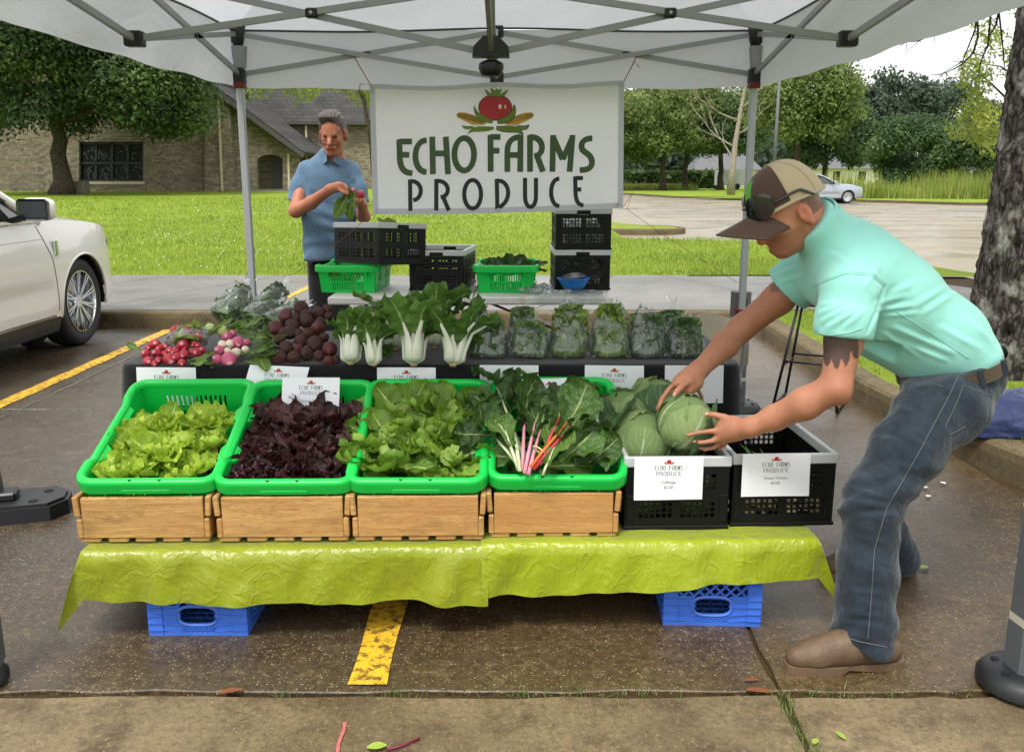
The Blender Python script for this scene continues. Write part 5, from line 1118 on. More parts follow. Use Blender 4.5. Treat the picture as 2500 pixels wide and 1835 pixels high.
# ------------------------------------------------------------------ lime cloths
TB = Matrix.Translation((-.17, 2.60, .293)) @ Matrix.Rotation(R(2.2), 4, 'Z')
def cloth(name, x0, x1, endL, endR, hang, mat, label, seed, lift=0.0, hemf=None):
    """draped cloth in board space; endL/endR = side overhang beyond the board end"""
    rnd = random.Random(seed); ph = [rnd.uniform(0, 6.28) for _ in range(6)]; xa, xb = x0 - endL, x1 + endR; dep = .50
    def fn(u, v):
        s = xa + (xb - xa) * u; L = hang * (1 + (hemf(s) if hemf else 0)); q = -dep + (dep + L) * v      # q>0 hangs
        a = max(0, x0 - s) if endL else 0; a2 = max(0, s - x1) if endR else 0; b = max(0, q); aa = a + a2
        x = max(s, x0) if endL else s; x = min(x, x1) if endR else x; x += (-1 if a > 0 else 1) * ((.34 if a2 > 0 else .32) * aa + .22 * min(aa, b)); y = -min(q, 0) ; z = lift
        fold = (.020 * math.sin(9 * s + ph[0] + 1.5 * math.sin(4 * s)) + .010 * math.sin(23 * s + ph[1] + 2 * math.sin(7 * s)) + .004 * math.sin(51 * s + ph[2] + 9 * b)) * min(1, b / .16) + .005 * abs(math.sin(17 * s + ph[5] + 14 * b)) * min(1, b / .03)
        rl = min(1, b / .03); y += -.012 * rl - .03 * b - fold - .10 * min(aa, b); z -= max(0, b - .006) * .97 + .90 * aa - .25 * min(aa, b)
        if b <= 0: z += .0025 * math.sin(21 * s + ph[3]) * math.sin(9 * q) + .002
        z += .004 * math.sin(17 * s + ph[4]) * min(1, b * 9)
        w = TB @ Vector((x, y, z)); w.z = max(.012, w.z); return w
    mb = MB(); mb.grid(fn, int((xb - xa) * 95), 46); o = mb.build(name, mat, None, True); tag(o, label, 'tablecloth'); return o
cloth('lime_cloth', -1.14, .095, .17, 0, .185, M['lime'], 'crinkled lime green cloth under the four wooden crates', 3, 0, lambda s: .05 * math.sin(3 * s + 1) - .1 * max(0, min(1, (-.9 - s) * 4)))
cloth('lime_cloth', .075, 1.13, 0, .15, .185, M['limeflat'], 'smoother lime green cloth under the black crates', 8, .0055, lambda s: .12 * math.cos(3.2 * (s - .15)) - .14)
# ------------------------------------------------------------------ wooden crates
def wood_crate(x, y, rz, label):
    e = empty('wooden_crate', (x, y, .299), rz, label, 'crate', 'pine crates in a row on the lime cloth'); W, D = .405, .44
    for k in range(5): c = -W / 2 + .035 + (W - .07) * k / 4; mb = MB(); mb.cbox(c - .031, c + .031, 0.004, D, 0, .016, .004); mb.build('base_slat', M['pine'], e)
    mb = MB(); mb.cbox(-W / 2 + .017, W / 2 - .017, .0, .018, .0165, .146, .002); mb.build('front_board', M['pine'], e)
    mb = MB(); mb.cbox(-W / 2 + .017, W / 2 - .017, D - .018, D, .0165, .146, .002); mb.build('back_board', M['pine'], e)
    for s in (-1, 1):
        for (z0, z1, tilt, ex) in ((.0165, .078, 0, 0), (.086, .15, 4, .004)):
            Mx = Matrix.Translation((s * (W / 2 - .008 + ex), 0, z0)) @ Matrix.Rotation(R(s * tilt), 4, 'Y'); mb = MB(); mb.cbox(-.0085, .0085, -.002, D + .002, 0, z1 - z0, .003, Mx); mb.build('side_board', M['pine'], e)
    return e
WC = ((-1.135, 2.612, 'pine crate under the butter lettuce tray at the left end'), (-.707, 2.618, 'pine crate under the red lettuce tray'), (-.290, 2.626, 'pine crate with dark scratch marks under the romaine tray'), (.130, 2.652, 'pine crate under the chard tray beside the black crates'))
for (x, y, lb) in WC: wood_crate(x, y, R(1.2), lb)
# ------------------------------------------------------------------ green slotted trays
def tray_meshes(W=.398, L=.545, H=.165):
    out = {}; tp = .016; th = .004
    def wall(n_, wd, axis):     # outer wall with slots; local a along the wall, h up
        holes = []; nrow = ((.018, .068), (.078, .128)); m = 15 if axis == 0 else 22; a0, a1 = -wd / 2 + .085, wd / 2 - .085
        if axis == 1:
            segs = ((-wd / 2 + .06, -.06), (.06, wd / 2 - .06))
        else: segs = ((a0, a1),)
        for (s0, s1) in segs:
            k = max(3, int((s1 - s0) / .0165)); st = (s1 - s0) / k
            for i in range(k):
                for (h0, h1) in nrow: holes.append((s0 + i * st + .003, s0 + i * st + .0105, h0, h1))
        return holes
    def fnf(s):   # front/back walls
        return lambda a, h, t: (a * (1 - .0 * h) * ((W - 2 * tp * (1 - h / H)) / W), s * (L / 2 - tp * (1 - h / H) - t), h)
    def fns(s): return lambda a, h, t: (s * (W / 2 - tp * (1 - h / H) - t), a * ((L - 2 * tp * (1 - h / H)) / L), h)
    out['front'] = grille([-W / 2, W / 2], [0, H], wall('f', W, 0), th, fnf(-1)).mesh('tray_front_wall', M['greenpl']); out['back'] = grille([-W / 2, W / 2], [0, H], wall('b', W, 0), th, fnf(1)).mesh('tray_back_wall', M['greenpl'])
    out['left'] = grille([-L / 2, L / 2], [0, H], wall('l', L, 1), th, fns(-1)).mesh('tray_left_wall', M['greenpl']); out['right'] = grille([-L / 2, L / 2], [0, H], wall('r', L, 1), th, fns(1)).mesh('tray_right_wall', M['greenpl'])
    fl = grille([-W / 2 + tp, W / 2 - tp], [-L / 2 + tp, L / 2 - tp], [(-W / 2 + .04 + .03 * i, -W / 2 + .06 + .03 * i, -L / 2 + .04 + .05 * j, -L / 2 + .08 + .05 * j) for i in range(10) for j in range(9)], .004); out['floor'] = fl.mesh('tray_floor', M['greenpl'])
    # rim: swept lip round the top, higher at the two ends
    pts = []; rc = .035
    for (cx, cy, a0) in ((W / 2 - rc, -L / 2 + rc, -90), (W / 2 - rc, L / 2 - rc, 0), (-W / 2 + rc, L / 2 - rc, 90), (-W / 2 + rc, -L / 2 + rc, 180)):
        for i in range(7): a = R(a0 + 15 * i); pts.append((cx + rc * math.cos(a), cy + rc * math.sin(a), math.cos(a), math.sin(a)))
        if a0 in (-90, 90):      # subdivide the long sides so that the end steps can form
            for t in np.linspace(.03, .97, 26): pts.append(((W / 2) * (1 if a0 == -90 else -1), (-L / 2 + rc + (L - 2 * rc) * t) * (1 if a0 == -90 else -1), (1 if a0 == -90 else -1), 0))
    prof = [(-.006, -.012), (-.006, .0), (-.002, .006), (.006, .009), (.016, .008), (.022, .003), (.023, -.006), (.022, -.026), (.018, -.026), (.018, -.006), (.0, -.012)]
    mb = MB(); m = len(prof)
    for (x, y, nx, ny) in pts:
        st = .011 * max(0, min(1, (abs(y) / (L / 2) - .60) / .05)) - .005 * (abs(y) / (L / 2) < .6) * 1.0
        for (o_, z) in prof: mb.v.append((x + nx * o_, y + ny * o_, H + z + (st if z > -.02 else 0)))
    n = len(pts)
    for i in range(n):
        for j in range(m): mb.f.append((i * m + j, ((i + 1) % n) * m + j, ((i + 1) % n) * m + (j + 1) % m, i * m + (j + 1) % m)); mb.m.append(0)
    out['rim'] = mb.mesh('tray_rim', M['greenpl'], True, 60)
    mb = MB(); mb.box(-.003, .003, -.018, 0, -.055, 0); out['rib'] = mb.mesh('tray_rib', M['greenpl'])
    mb = MB(); mb.cbox(-.075, .075, -.022, .0, -.016, .002, .003); out['handle'] = mb.mesh('tray_handle', M['greenpl'])
    mb = MB(); mb.add([(-.045, 0, 0), (.045, 0, 0), (.04, 0, -.09), (-.04, 0, -.09), (-.03, .018, -.008), (.03, .018, -.008), (.028, .012, -.085), (-.028, .012, -.085)], [(4, 5, 6, 7), (0, 4, 7, 3), (1, 2, 6, 5), (0, 1, 5, 4), (3, 7, 6, 2)]); out['bulge'] = mb.mesh('tray_stack_lug', M['greenpl'])
    mb = MB(); mb.lathe([(.001, .0), (.006, .0)], 10); out['hole'] = mb.mesh('tray_drain_hole', M['well'])
    return out, W, L, H
TM, TW, TL, TH = tray_meshes()
def tray(Mx, label):
    e = empty('produce_tray', (0, 0, 0), 0, label, 'tray', 'bright green slotted produce trays'); e.matrix_world = Mx
    for k, nm in (('front', 'front_wall'), ('back', 'back_wall'), ('left', 'side_wall'), ('right', 'side_wall'), ('floor', 'floor'), ('rim', 'rim')): inst(nm, TM[k], e)
    for s, rz in ((-1, 0), (1, math.pi)):
        inst('handle', TM['handle'], e, (0, s * (TL / 2 + .002), TH - .012), (0, 0, rz))
        for x in (-.13, .13): inst('rib', TM['rib'], e, (x, s * (TL / 2 - .002), TH - .01), (0, 0, rz))
    for s in (-1, 1):
        for y in (-.11, .11): inst('stacking_lug', TM['bulge'], e, (s * (TW / 2 - .004), y, TH - .006), (0, 0, R(90 * s)))
    for x in (-.045, .045): inst('drain_hole', TM['hole'], e, (x, -TL / 2 - .012, TH + .0196), (0, 0, 0))
    return e
TILT = R(20)
def tray_matrix(x, yf, zf, rz=0.0, tilt=TILT):
    """front rim centre at (x, yf, zf)"""
    return Matrix.Translation((x, yf, zf)) @ Matrix.Rotation(rz, 4, 'Z') @ Matrix.Rotation(tilt, 4, 'X') @ Matrix.Translation((0, TL / 2 + .02, -TH - .01))
TRM = []
for (u, v, yf, rz, lb) in ((352, 1181, 2.612, R(1.5), 'green tray full of light butter lettuce'), (689, 1183, 2.615, R(1), 'green tray full of dark red leaf lettuce'), (1014, 1180, 2.622, 0, 'green tray full of romaine heads'), (1361, 1172, 2.648, R(-.5), 'green tray holding rainbow chard bunches')):
    p = Qy(u, v, yf); Mx = tray_matrix(p.x, p.y, p.z, rz); tray(Mx, lb); TRM.append(Mx)
# ------------------------------------------------------------------ black folding crates
CW, CD, CH = .330, .47, .238
def crate_panel(wd, ncol):
    holes = []; cell = .0135; gap = .0055
    cols = [(-wd / 2 + .028 + (wd - .056) * i / ncol, -wd / 2 + .028 + (wd - .056) * (i + 1) / ncol) for i in range(ncol)]
    for (a, b) in cols:
        for (z0, z1) in ((.028, .102), (.122, CH - .045)):
            nx = int((b - a - .02) / (cell + gap)); nz = int((z1 - z0) / (cell + gap)); sx = (b - a - nx * (cell + gap) + gap) / 2; sz = (z1 - z0 - nz * (cell + gap) + gap) / 2
            for i in range(nx):
                for j in range(nz): holes.append((a + sx + i * (cell + gap), a + sx + i * (cell + gap) + cell, z0 + sz + j * (cell + gap), z0 + sz + j * (cell + gap) + cell))
    return holes
hs_, hl_ = crate_panel(CW, 2), crate_panel(CD, 3)
CM = {}
handle = (-.032, .032, CH - .034, CH - .012)
CM['short'] = grille([-CW / 2, CW / 2], [0, CH - .005], hs_ + [handle], .007, lambda a, h, t: (a, -t, h)).mesh('crate_end_panel', M['blackcr'])
CM['long'] = grille([-CD / 2, CD / 2], [0, CH - .005], hl_, .007, lambda a, h, t: (a, -t, h)).mesh('crate_side_panel', M['blackcr'])
mb = MB()
for i in range(9): x = -CW / 2 + .02 + (CW - .04) * i / 8; mb.box(x - .004, x + .004, -CD / 2 + .008, CD / 2 - .008, .004, .010)
for i in range(13): y = -CD / 2 + .02 + (CD - .04) * i / 12; mb.box(-CW / 2 + .008, CW / 2 - .008, y - .004, y + .004, .005, .011)
CM['floor'] = mb.mesh('crate_floor', M['blackcr'])
mb = MB(); mb.cbox(-CW / 2 - .005, CW / 2 + .005, -.012, .006, 0, .012, .002); CM['foot_s'] = mb.mesh('crate_foot', M['blackcr']); mb = MB(); mb.cbox(-CD / 2 + .008, CD / 2 - .008, -.012, .006, 0.0005, .0115, .002); CM['foot_l'] = mb.mesh('crate_foot_long', M['blackcr'])
mb = MB(); mb.cbox(-.012, .012, -.004, 0, -.045, .045, .002); CM['latch'] = mb.mesh('crate_latch', M['blackcr'])
for nm, wd in (('rim_s', CW + .012), ('rim_l', CD - .010)):
    mb = MB(); mb.cbox(-wd / 2, wd / 2, -.011, .006, CH - .030, CH + .003, .003); CM[nm] = mb.mesh('crate_rim', M['greycr'])
mb = MB(); mb.cbox(-.042, .042, -.0125, .0075, CH - .032, CH - .008, .003); CM['hgrip'] = mb.mesh('crate_hand_hole', M['blackcr'])
def black_crate(Mx, label):
    e = empty('folding_crate', (0, 0, 0), 0, label, 'crate', 'black folding crates with pale grey rims'); e.matrix_world = Mx
    for s, rz in ((-1, 0), (1, math.pi)):
        inst('end_panel', CM['short'], e, (0, s * CD / 2, 0), (0, 0, rz)); r_ = inst('rim', CM['rim_s'], e, (0, s * CD / 2, 0), (0, 0, rz)); inst('hand_hole', CM['hgrip'], r_, (0, 0, 0)); inst('bottom_edge', CM['foot_s'], e, (0, s * CD / 2, 0), (0, 0, rz))
        inst('side_panel', CM['long'], e, (-s * CW / 2, 0, 0), (0, 0, rz - math.pi / 2)); inst('rim', CM['rim_l'], e, (-s * CW / 2, 0, 0), (0, 0, rz - math.pi / 2)); inst('bottom_edge', CM['foot_l'], e, (-s * CW / 2, 0, 0), (0, 0, rz - math.pi / 2))
        for x in (-CW / 2 + .016, CW / 2 - .016): inst('latch', CM['latch'], e, (x, s * (CD / 2 + .007) , .07), (0, 0, rz))
    inst('floor', CM['floor'], e); return e
def crate_at(p, rz, rx=0.0, ry=0.0): return Matrix.Translation(p) @ Matrix.Rotation(rz, 4, 'Z') @ Matrix.Rotation(rx, 4, 'X') @ Matrix.Rotation(ry, 4, 'Y')
CR1 = crate_at((.518, 2.725 + CD / 2, .302), R(1.5)); CR2 = crate_at((.862, 2.755 + CD / 2, .302), R(2.5), 0, 0)
black_crate(CR1, 'black folding crate holding cabbages on the lime cloth'); black_crate(CR2, 'black folding crate of green onions at the right end')
# ------------------------------------------------------------------ black covered table
BT = dict(x0=-1.45, x1=.845, y0=3.26, y1=4.02, z=.728)
e = empty('folding_table', (0, 0, 0), 0, 'long folding table hidden under the black cloth', 'table'); mb = MB(); mb.cbox(BT['x0'] + .01, BT['x1'] - .01, BT['y0'] + .01, BT['y1'] - .01, BT['z'] - .05, BT['z'] - .004, .01); mb.build('tabletop', M['wpl'], e)
for x in (BT['x0'] + .15, BT['x1'] - .15):
    for y in (BT['y0'] + .1, BT['y1'] - .1): mb = MB(); mb.tube([(x, y, 0), (x, y, BT['z'] - .05)], .014, 8); mb.build('leg', M['blackmetal'], e)
def drape():
    x0, x1, y0, y1, z = BT['x0'], BT['x1'], BT['y0'], BT['y1'], BT['z']; mb = MB(); rc = .05; per = []
    for (cx, cy, a0, ln) in ((x1 - rc, y0 + rc, -90, 'r'), (x1 - rc, y1 - rc, 0, 'b'), (x0 + rc, y1 - rc, 90, 'l'), (x0 + rc, y0 + rc, 180, 'f')):
        for i in range(6): a = R(a0 + 18 * i); per.append((cx + rc * math.cos(a), cy + rc * math.sin(a), math.cos(a), math.sin(a)))
        a = R(a0 + 90); nxt = {'r': (x1 - rc, y1 - rc, 0), 'b': (x0 + rc, y1 - rc, 90), 'l': (x0 + rc, y0 + rc, 180), 'f': (x1 - rc, y0 + rc, 270)}[ln]
        pa = (cx + rc * math.cos(a), cy + rc * math.sin(a)); pb = (nxt[0] + rc * math.cos(R(nxt[2])), nxt[1] + rc * math.sin(R(nxt[2]))); k = 40 if ln in 'bf' else 14
        for i in range(1, k): per.append((pa[0] + (pb[0] - pa[0]) * i / k, pa[1] + (pb[1] - pa[1]) * i / k, math.cos(a), math.sin(a)))
    n = len(per); rows = [(-.02, 0), (0, -.002), (.006, -.010), (.009, -.03)] + [(.012 + .03 * t, -.03 - (z - .05) * t) for t in np.linspace(.1, 1, 14)]
    for (o_, dz) in rows:
        for i, (x, y, nx, ny) in enumerate(per):
            f = max(0, -dz - .05); w_ = (.022 * math.sin(i * .62) + .012 * math.sin(i * 1.37 + 1)) * min(1, f * 1.8)
            mb.v.append((x + nx * (o_ + w_), y + ny * (o_ + w_), z + dz))
    for j in range(len(rows) - 1):
        for i in range(n): mb.f.append((j * n + i, (j + 1) * n + i, (j + 1) * n + (i + 1) % n, j * n + (i + 1) % n)); mb.m.append(0)
    mb.f.append(tuple(range(n))); mb.m.append(0)
    tag(mb.build('black_cloth', M['blackcloth'], None, True, 60), 'black cloth covering the long produce table', 'tablecloth')
drape()
# ------------------------------------------------------------------ white folding table at the back
WT = dict(x0=-1.05, x1=.585, y0=5.10, y1=5.84, z=.74)
e = empty('folding_table', (0, 0, 0), 0, 'white plastic folding table behind the produce under the banner', 'table')
xm = (WT['x0'] + WT['x1']) / 2 + .01
for (a, b_) in ((WT['x0'], xm - .002), (xm + .002, WT['x1'])): mb = MB(); mb.cbox(a, b_, WT['y0'], WT['y1'], WT['z'] - .045, WT['z'], .008); mb.build('tabletop', M['wpl'], e)
for x in (WT['x0'] + .2, WT['x1'] - .2):
    for y in (WT['y0'] + .12, WT['y1'] - .12): mb = MB(); mb.tube([(x, y, 0), (x, y, WT['z'] - .045)], .013, 8); mb.build('leg', M['blackmetal'], e)
    mb = MB(); mb.tube([(x, WT['y0'] + .12, .2), (x, WT['y1'] - .12, .2)], .010, 8); mb.build('leg_brace', M['blackmetal'], e)
for s in (-1, 1): mb = MB(); mb.bar((xm + s * .1, WT['y0'] + .1, WT['z'] - .05), (xm + s * .45, WT['y0'] + .1, WT['z'] - .19), .02, .012); mb.build('leg_brace', M['blackmetal'], e)
zt = WT['z'] + .001
p = Gz(851, 717, zt); T1 = Matrix.Translation((p.x, p.y + TL / 2 + .01, zt)) @ Matrix.Rotation(R(-3), 4, 'Z') @ Matrix.Scale(.88, 4); tray(T1, 'green tray on the white table under a tilted black crate')
p = Gz(1238, 717, zt); T2 = Matrix.Translation((p.x, p.y + TL / 2 + .0, zt)) @ Matrix.Rotation(R(-2), 4, 'Z') @ Matrix.Scale(.88, 4); tray(T2, 'green tray of dark leafy greens on the white table')
p = Gz(1078, 708, zt); CR3 = crate_at((p.x, p.y + CD / 2 - .03, zt), R(-6)); black_crate(CR3, 'empty black folding crate in the middle of the white table')
p = Gz(1419, 707, zt); CR4 = crate_at((p.x, p.y + CD / 2 - .02, zt), R(1)); black_crate(CR4, 'black folding crate at the bottom of the stack of two'); CR5 = crate_at((p.x + .004, p.y + CD / 2 - .02, zt + CH + .006), R(.4)); black_crate(CR5, 'black folding crate at the top of the stack, under the banner')
p = Qy(893, 640, 5.0); CR6 = crate_at((p.x + .01, 5.0 + .46, zt + TH * .88 + .012), R(42), R(-2), R(3)); black_crate(CR6, 'tilted black folding crate resting on a green tray')
# bowl, tin, film bags
p = Gz(1402, 716, zt); e = tag(MB().lathe([(.001, .012), (.045, .012), (.055, .006), (.062, .012), (.085, .05), (.094, .066), (.100, .067), (.100, .071), (.090, .072), (.080, .052), (.055, .018), (.001, .016)], 32).build('mixing_bowl', M['bowlblue'], None, True, loc=(p.x, p.y + .08, zt + .012)), 'bright blue plastic bowl on the white table', 'bowl')
tag(MB().lathe([(.001, .0), (.055, .0), (.066, .055), (.068, .056), (.066, .058), (.053, .004), (.001, .004)], 28).build('metal_pan', M['steel'], None, True, loc=(p.x + .005, p.y + .075, zt + .042), rot=(R(6), R(-4), 0)), 'round steel pan sitting in the blue bowl', 'pan')
def film(name, c, sx, sy, sz, label, seed, fold=0.0):
    def fn(u, v):
        a, b = (u - .5) * 2, (v - .5) * 2; q = np.array([[a * 1.7 + seed, b * 1.7, seed]]); n1 = float(fbm(q, 1.6, 4, seed)[0]); n2 = float(fbm(q + 7, 1.6, 3, seed)[0])
        r_ = max(0, 1 - max(abs(a), abs(b)) ** 3); y = c[1] + b * sy + .02 * n2; z = c[2] + .004 + sz * max(0, .45 + n1) * (.25 + .75 * r_)
        if fold and y < WT['y0'] - .004: z = min(z, WT['z'] + .004 - (WT['y0'] - y) * 2.2); y = WT['y0'] - .006 - (WT['y0'] - y) * .2
        return (c[0] + a * sx + .03 * n2, y, z)
    mb = MB(); mb.grid(fn, 40, 32); tag(mb.build(name, M['film'], None, True), label, 'plastic bag')
bx, by = p.x, p.y
film('plastic_bag', (bx - .03, WT['y0'] + .09, zt), .20, .17, .03, 'flat clear plastic bags spilling over the white table edge', 3, 1); film('plastic_bag', (bx - .22, WT['y0'] + .18, zt), .09, .08, .09, 'crumpled clear plastic bag heap beside the blue bowl', 5)
# ------------------------------------------------------------------ leaves
def leaf_mesh(name, L, W, mat, seed, prof='round', ruffle=.1, rf=3.0, cup=.3, curl=.3, nx=8, ny=11, edge=.0, twist=.0, crinkle=.0):
    r = np.random.default_rng(seed); s = np.linspace(0, 1, ny + 1); t = np.linspace(-1, 1, nx + 1)
    if prof == 'round': w = np.sin(np.pi * np.clip(.06 + .90 * s, 0, 1) ** .85) ** .55
    elif prof == 'spoon': w = (.22 + .78 * np.clip((s - .15) / .4, 0, 1) ** 1.2) * np.clip(np.cos((np.clip(s - .55, 0, 1) / .45) * np.pi / 2), 0, 1) ** .55
    else: w = np.sin(np.pi * np.clip(s, .02, .985) ** .75) ** .8                        # lance
    w = w * W / 2; th = curl * s; ds = L / ny
    y = np.concatenate([[0], np.cumsum(np.cos(th[1:]) * ds)]); z = np.concatenate([[0], np.cumsum(np.sin(th[1:]) * ds)])
    S, T = np.meshgrid(s, t, indexing='ij'); Wd = w[:, None] * np.ones_like(T); ph = r.uniform(0, 6.28, 4)
    sc = 1 + edge * np.sin(S * 37 + ph[2]) * np.abs(T) ** 4
    X = T * Wd * sc * (1 - .12 * cup * T ** 2); n = cup * W * .5 * T ** 2
    n = n + ruffle * W * np.abs(T) ** 1.8 * (np.sin(2 * np.pi * rf * S + ph[0] + 1.3 * (T > 0)) * .6 + .4 * np.sin(2 * np.pi * rf * 2.1 * S + ph[1] + 2.2 * (T > 0)))
    n = n + crinkle * W * fbm(np.stack([X.ravel() / W * 3, S.ravel() * 4, 0 * X.ravel()], 1), 2.2, 2, seed).reshape(X.shape)
    ang = th[:, None] + 0 * T; Y = y[:, None] - np.sin(ang) * n; Z = z[:, None] + np.cos(ang) * n
    if twist: c_, s_ = np.cos(twist * S), np.sin(twist * S); X, Z = X * c_ - (Z - z[:, None]) * s_, z[:, None] + X * s_ + (Z - z[:, None]) * c_
    V = np.stack([X, Y, Z], -1).reshape(-1, 3); I = np.arange(len(V)).reshape(ny + 1, nx + 1)
    F = np.stack([I[:-1, :-1], I[:-1, 1:], I[1:, 1:], I[1:, :-1]], -1).reshape(-1, 4); uv = np.stack([(T * .5 + .5), S], -1).reshape(-1, 2)
    return np_mesh(name, V, F, mat, True, uv)
def mdir(base, d, n, sc=1.0, roll=0.0):
    """matrix with local Y along d and local Z towards n"""
    d = Vector(d).normalized(); n = Vector(n); n = (n - d * n.dot(d)).normalized(); x = d.cross(n)
    Mx = Matrix(((x.x, d.x, n.x, 0), (x.y, d.y, n.y, 0), (x.z, d.z, n.z, 0), (0, 0, 0, 1)))
    return Matrix.Translation(base) @ Mx @ Matrix.Rotation(roll, 4, 'Y') @ Matrix.Scale(sc, 4)
def put(name, mesh, parent, Mx):
    o = bpy.data.objects.new(name, mesh); COL.objects.link(o); o.parent = parent; o.matrix_basis = Mx; return o
def rosette(name, Mx, label, cat, group, meshes, n, seed, e0=85, e1=18, s0=.5, s1=1.0, heart=None, nheart=0, r0=.01, r1=.03, jit=12, zdrop=0.0):
    rnd = random.Random(seed); e = empty(name, (0, 0, 0), 0, label, cat, group); e.matrix_world = Mx; az = rnd.uniform(0, 6.28)
    for i in range(n):
        f = i / (n - 1); az += 2.39996 + rnd.uniform(-.25, .25); el = R(e0 + (e1 - e0) * f ** .85 + rnd.uniform(-jit, jit)); sc = (s0 + (s1 - s0) * f) * rnd.uniform(.85, 1.15)
        rad = r0 + (r1 - r0) * f; b = Vector((-math.sin(az) * rad, math.cos(az) * rad, .02 - zdrop * f)); me = rnd.choice(heart) if i < nheart else rnd.choice(meshes)
        Lm = Matrix.Translation(b) @ Matrix.Rotation(az, 4, 'Z') @ Matrix.Rotation(el, 4, 'X') @ Matrix.Rotation(R(rnd.uniform(-20, 20)), 4, 'Y') @ Matrix.Scale(sc, 4)
        put('leaf', me, e, Lm)
    return e
bl = [leaf_mesh('butter_leaf', .085, .085, M['butter'], i, 'round', .12, 1.3 + .25 * i, .45, (-1.2, -.7, .3, .6, -.3, -1.5)[i], 12, 14, 0, 0, .02) for i in range(6)]
POS = ((-.105, -.165, 'front left'), (.085, -.17, 'front right'), (-.105, -.045, 'middle left'), (.10, -.03, 'right side'), (-.01, -.10, 'centre'), (-.075, .085, 'rear left'), (.085, .105, 'rear right'))
for i, (x, y, w_) in enumerate(POS):
    rosette('butter_lettuce', TRM[0] @ Matrix.Translation((x, y, .088 + (.03 if i == 4 else 0))) @ Matrix.Rotation(R(random.uniform(-14, 14)), 4, 'X'), 'light green butter lettuce head at the %s of its tray' % w_, 'lettuce', 'butter lettuce heads', bl, 30, 100 + i, 88, 14, .4, 1.12)
rl = [leaf_mesh('red_leaf', .125, .105, M['redleaf'], 20 + i, 'spoon', .19, 3 + .4 * i, .3, (-1.4, -.8, -.2, .4, -1.8, -.5)[i], 10, 13, .10) for i in range(6)]
for i, (x, y, w_) in enumerate(((-.110, -.165, 'front left'), (.080, -.17, 'front right'), (-.105, -.06, 'middle left'), (.10, -.06, 'middle right'), (-.09, .09, 'rear left'), (.09, .10, 'rear right'), (.0, .01, 'centre'))):
    rosette('red_lettuce', TRM[1] @ Matrix.Translation((x, y, .080 + (.04 if i == 6 else 0) + (.01 if i > 3 else 0))), 'dark red leaf lettuce head at the %s of its tray' % w_, 'lettuce', 'red leaf lettuce heads', rl, 30, 200 + i, 84, 14, .5, 1.0)
ro = [leaf_mesh('romaine_leaf', .155, .115, M['romaine'], 40 + i, 'spoon', .10, 2.5 + .4 * i, .35, (-.9, -.5, -.1, -1.3, .2)[i], 10, 15, .015, 0, .09) for i in range(5)]
rh = [leaf_mesh('romaine_heart_leaf', .105, .085, M['romheart'], 50 + i, 'spoon', .07, 2.5, .7, (1.1, .8, .5)[i], 8, 11, .03, 0, .05) for i in range(3)]
for i, (x, y, z, tx, ty, w_) in enumerate(((-.098, -.135, .06, -4, -4, 'front left'), (.095, -.13, .06, -4, 6, 'front right'), (-.105, -.02, .06, -8, -6, 'left side'), (.015, -.03, .075, -4, 0, 'centre'), (.115, -.02, .06, -6, 10, 'right side'), (-.075, .12, .07, 2, -6, 'rear left'), (.08, .125, .075, 4, 6, 'rear right'))):
    rosette('romaine_head', TRM[2] @ Matrix.Translation((x, y, z + .018)) @ Matrix.Rotation(R(tx), 4, 'X') @ Matrix.Rotation(R(ty), 4, 'Y'), 'green romaine head at the %s of its tray' % w_, 'lettuce', 'romaine heads', ro, 22, 300 + i, 82, 24, .8, 1.0, rh, 9, .004, .03, 8)
# ------------------------------------------------------------------ chard
cd = [leaf_mesh('chard_leaf', .20, .155, M['chard'], 60 + i, 'spoon', .13, 3.0 + .5 * i, .25, (-1.0, -.5, .5, -1.5)[i], 14, 20, .015, (.0, .5, -.5, .2)[i], .16) for i in range(4)]; cdl = leaf_mesh('light_chard_leaf', .19, .14, M['chardlite'], 66, 'spoon', .12, 4, .3, -.8, 14, 18, .05, .3, .14)
def chard_bunch(name, label, stems, seed):
    """stems: (base px u,v,Y, tip px u,v,Y, material, leaf scale, light leaf?)"""
    b0 = Qy(*stems[0][0]); e = empty(name, b0, 0, label, 'chard', 'chard bunches in the green tray'); rnd = random.Random(seed); o_ = Vector(e.location)
    for (a, t, sm, sc, me, roll) in stems:
        A, T = Qy(*a) - o_, Qy(*t) - o_; d = T - A; nrm = Vector((rnd.uniform(-.2, .2), -.75, .65)); mid = (A + T) / 2 + Vector((0, -.006, .006))
        if d.length > .02 and sm is not None: mb = MB(); mb.tube([A, mid, T, T + d.normalized() * .05], [.0065, .006, .0045, .002], 8, True, .7); mb.build('stem', sm, e, True)
        put('leaf', me, e, mdir(T - d.normalized() * .01, d, nrm, sc, roll))
    return e
a = (1286, 1155, 2.63)
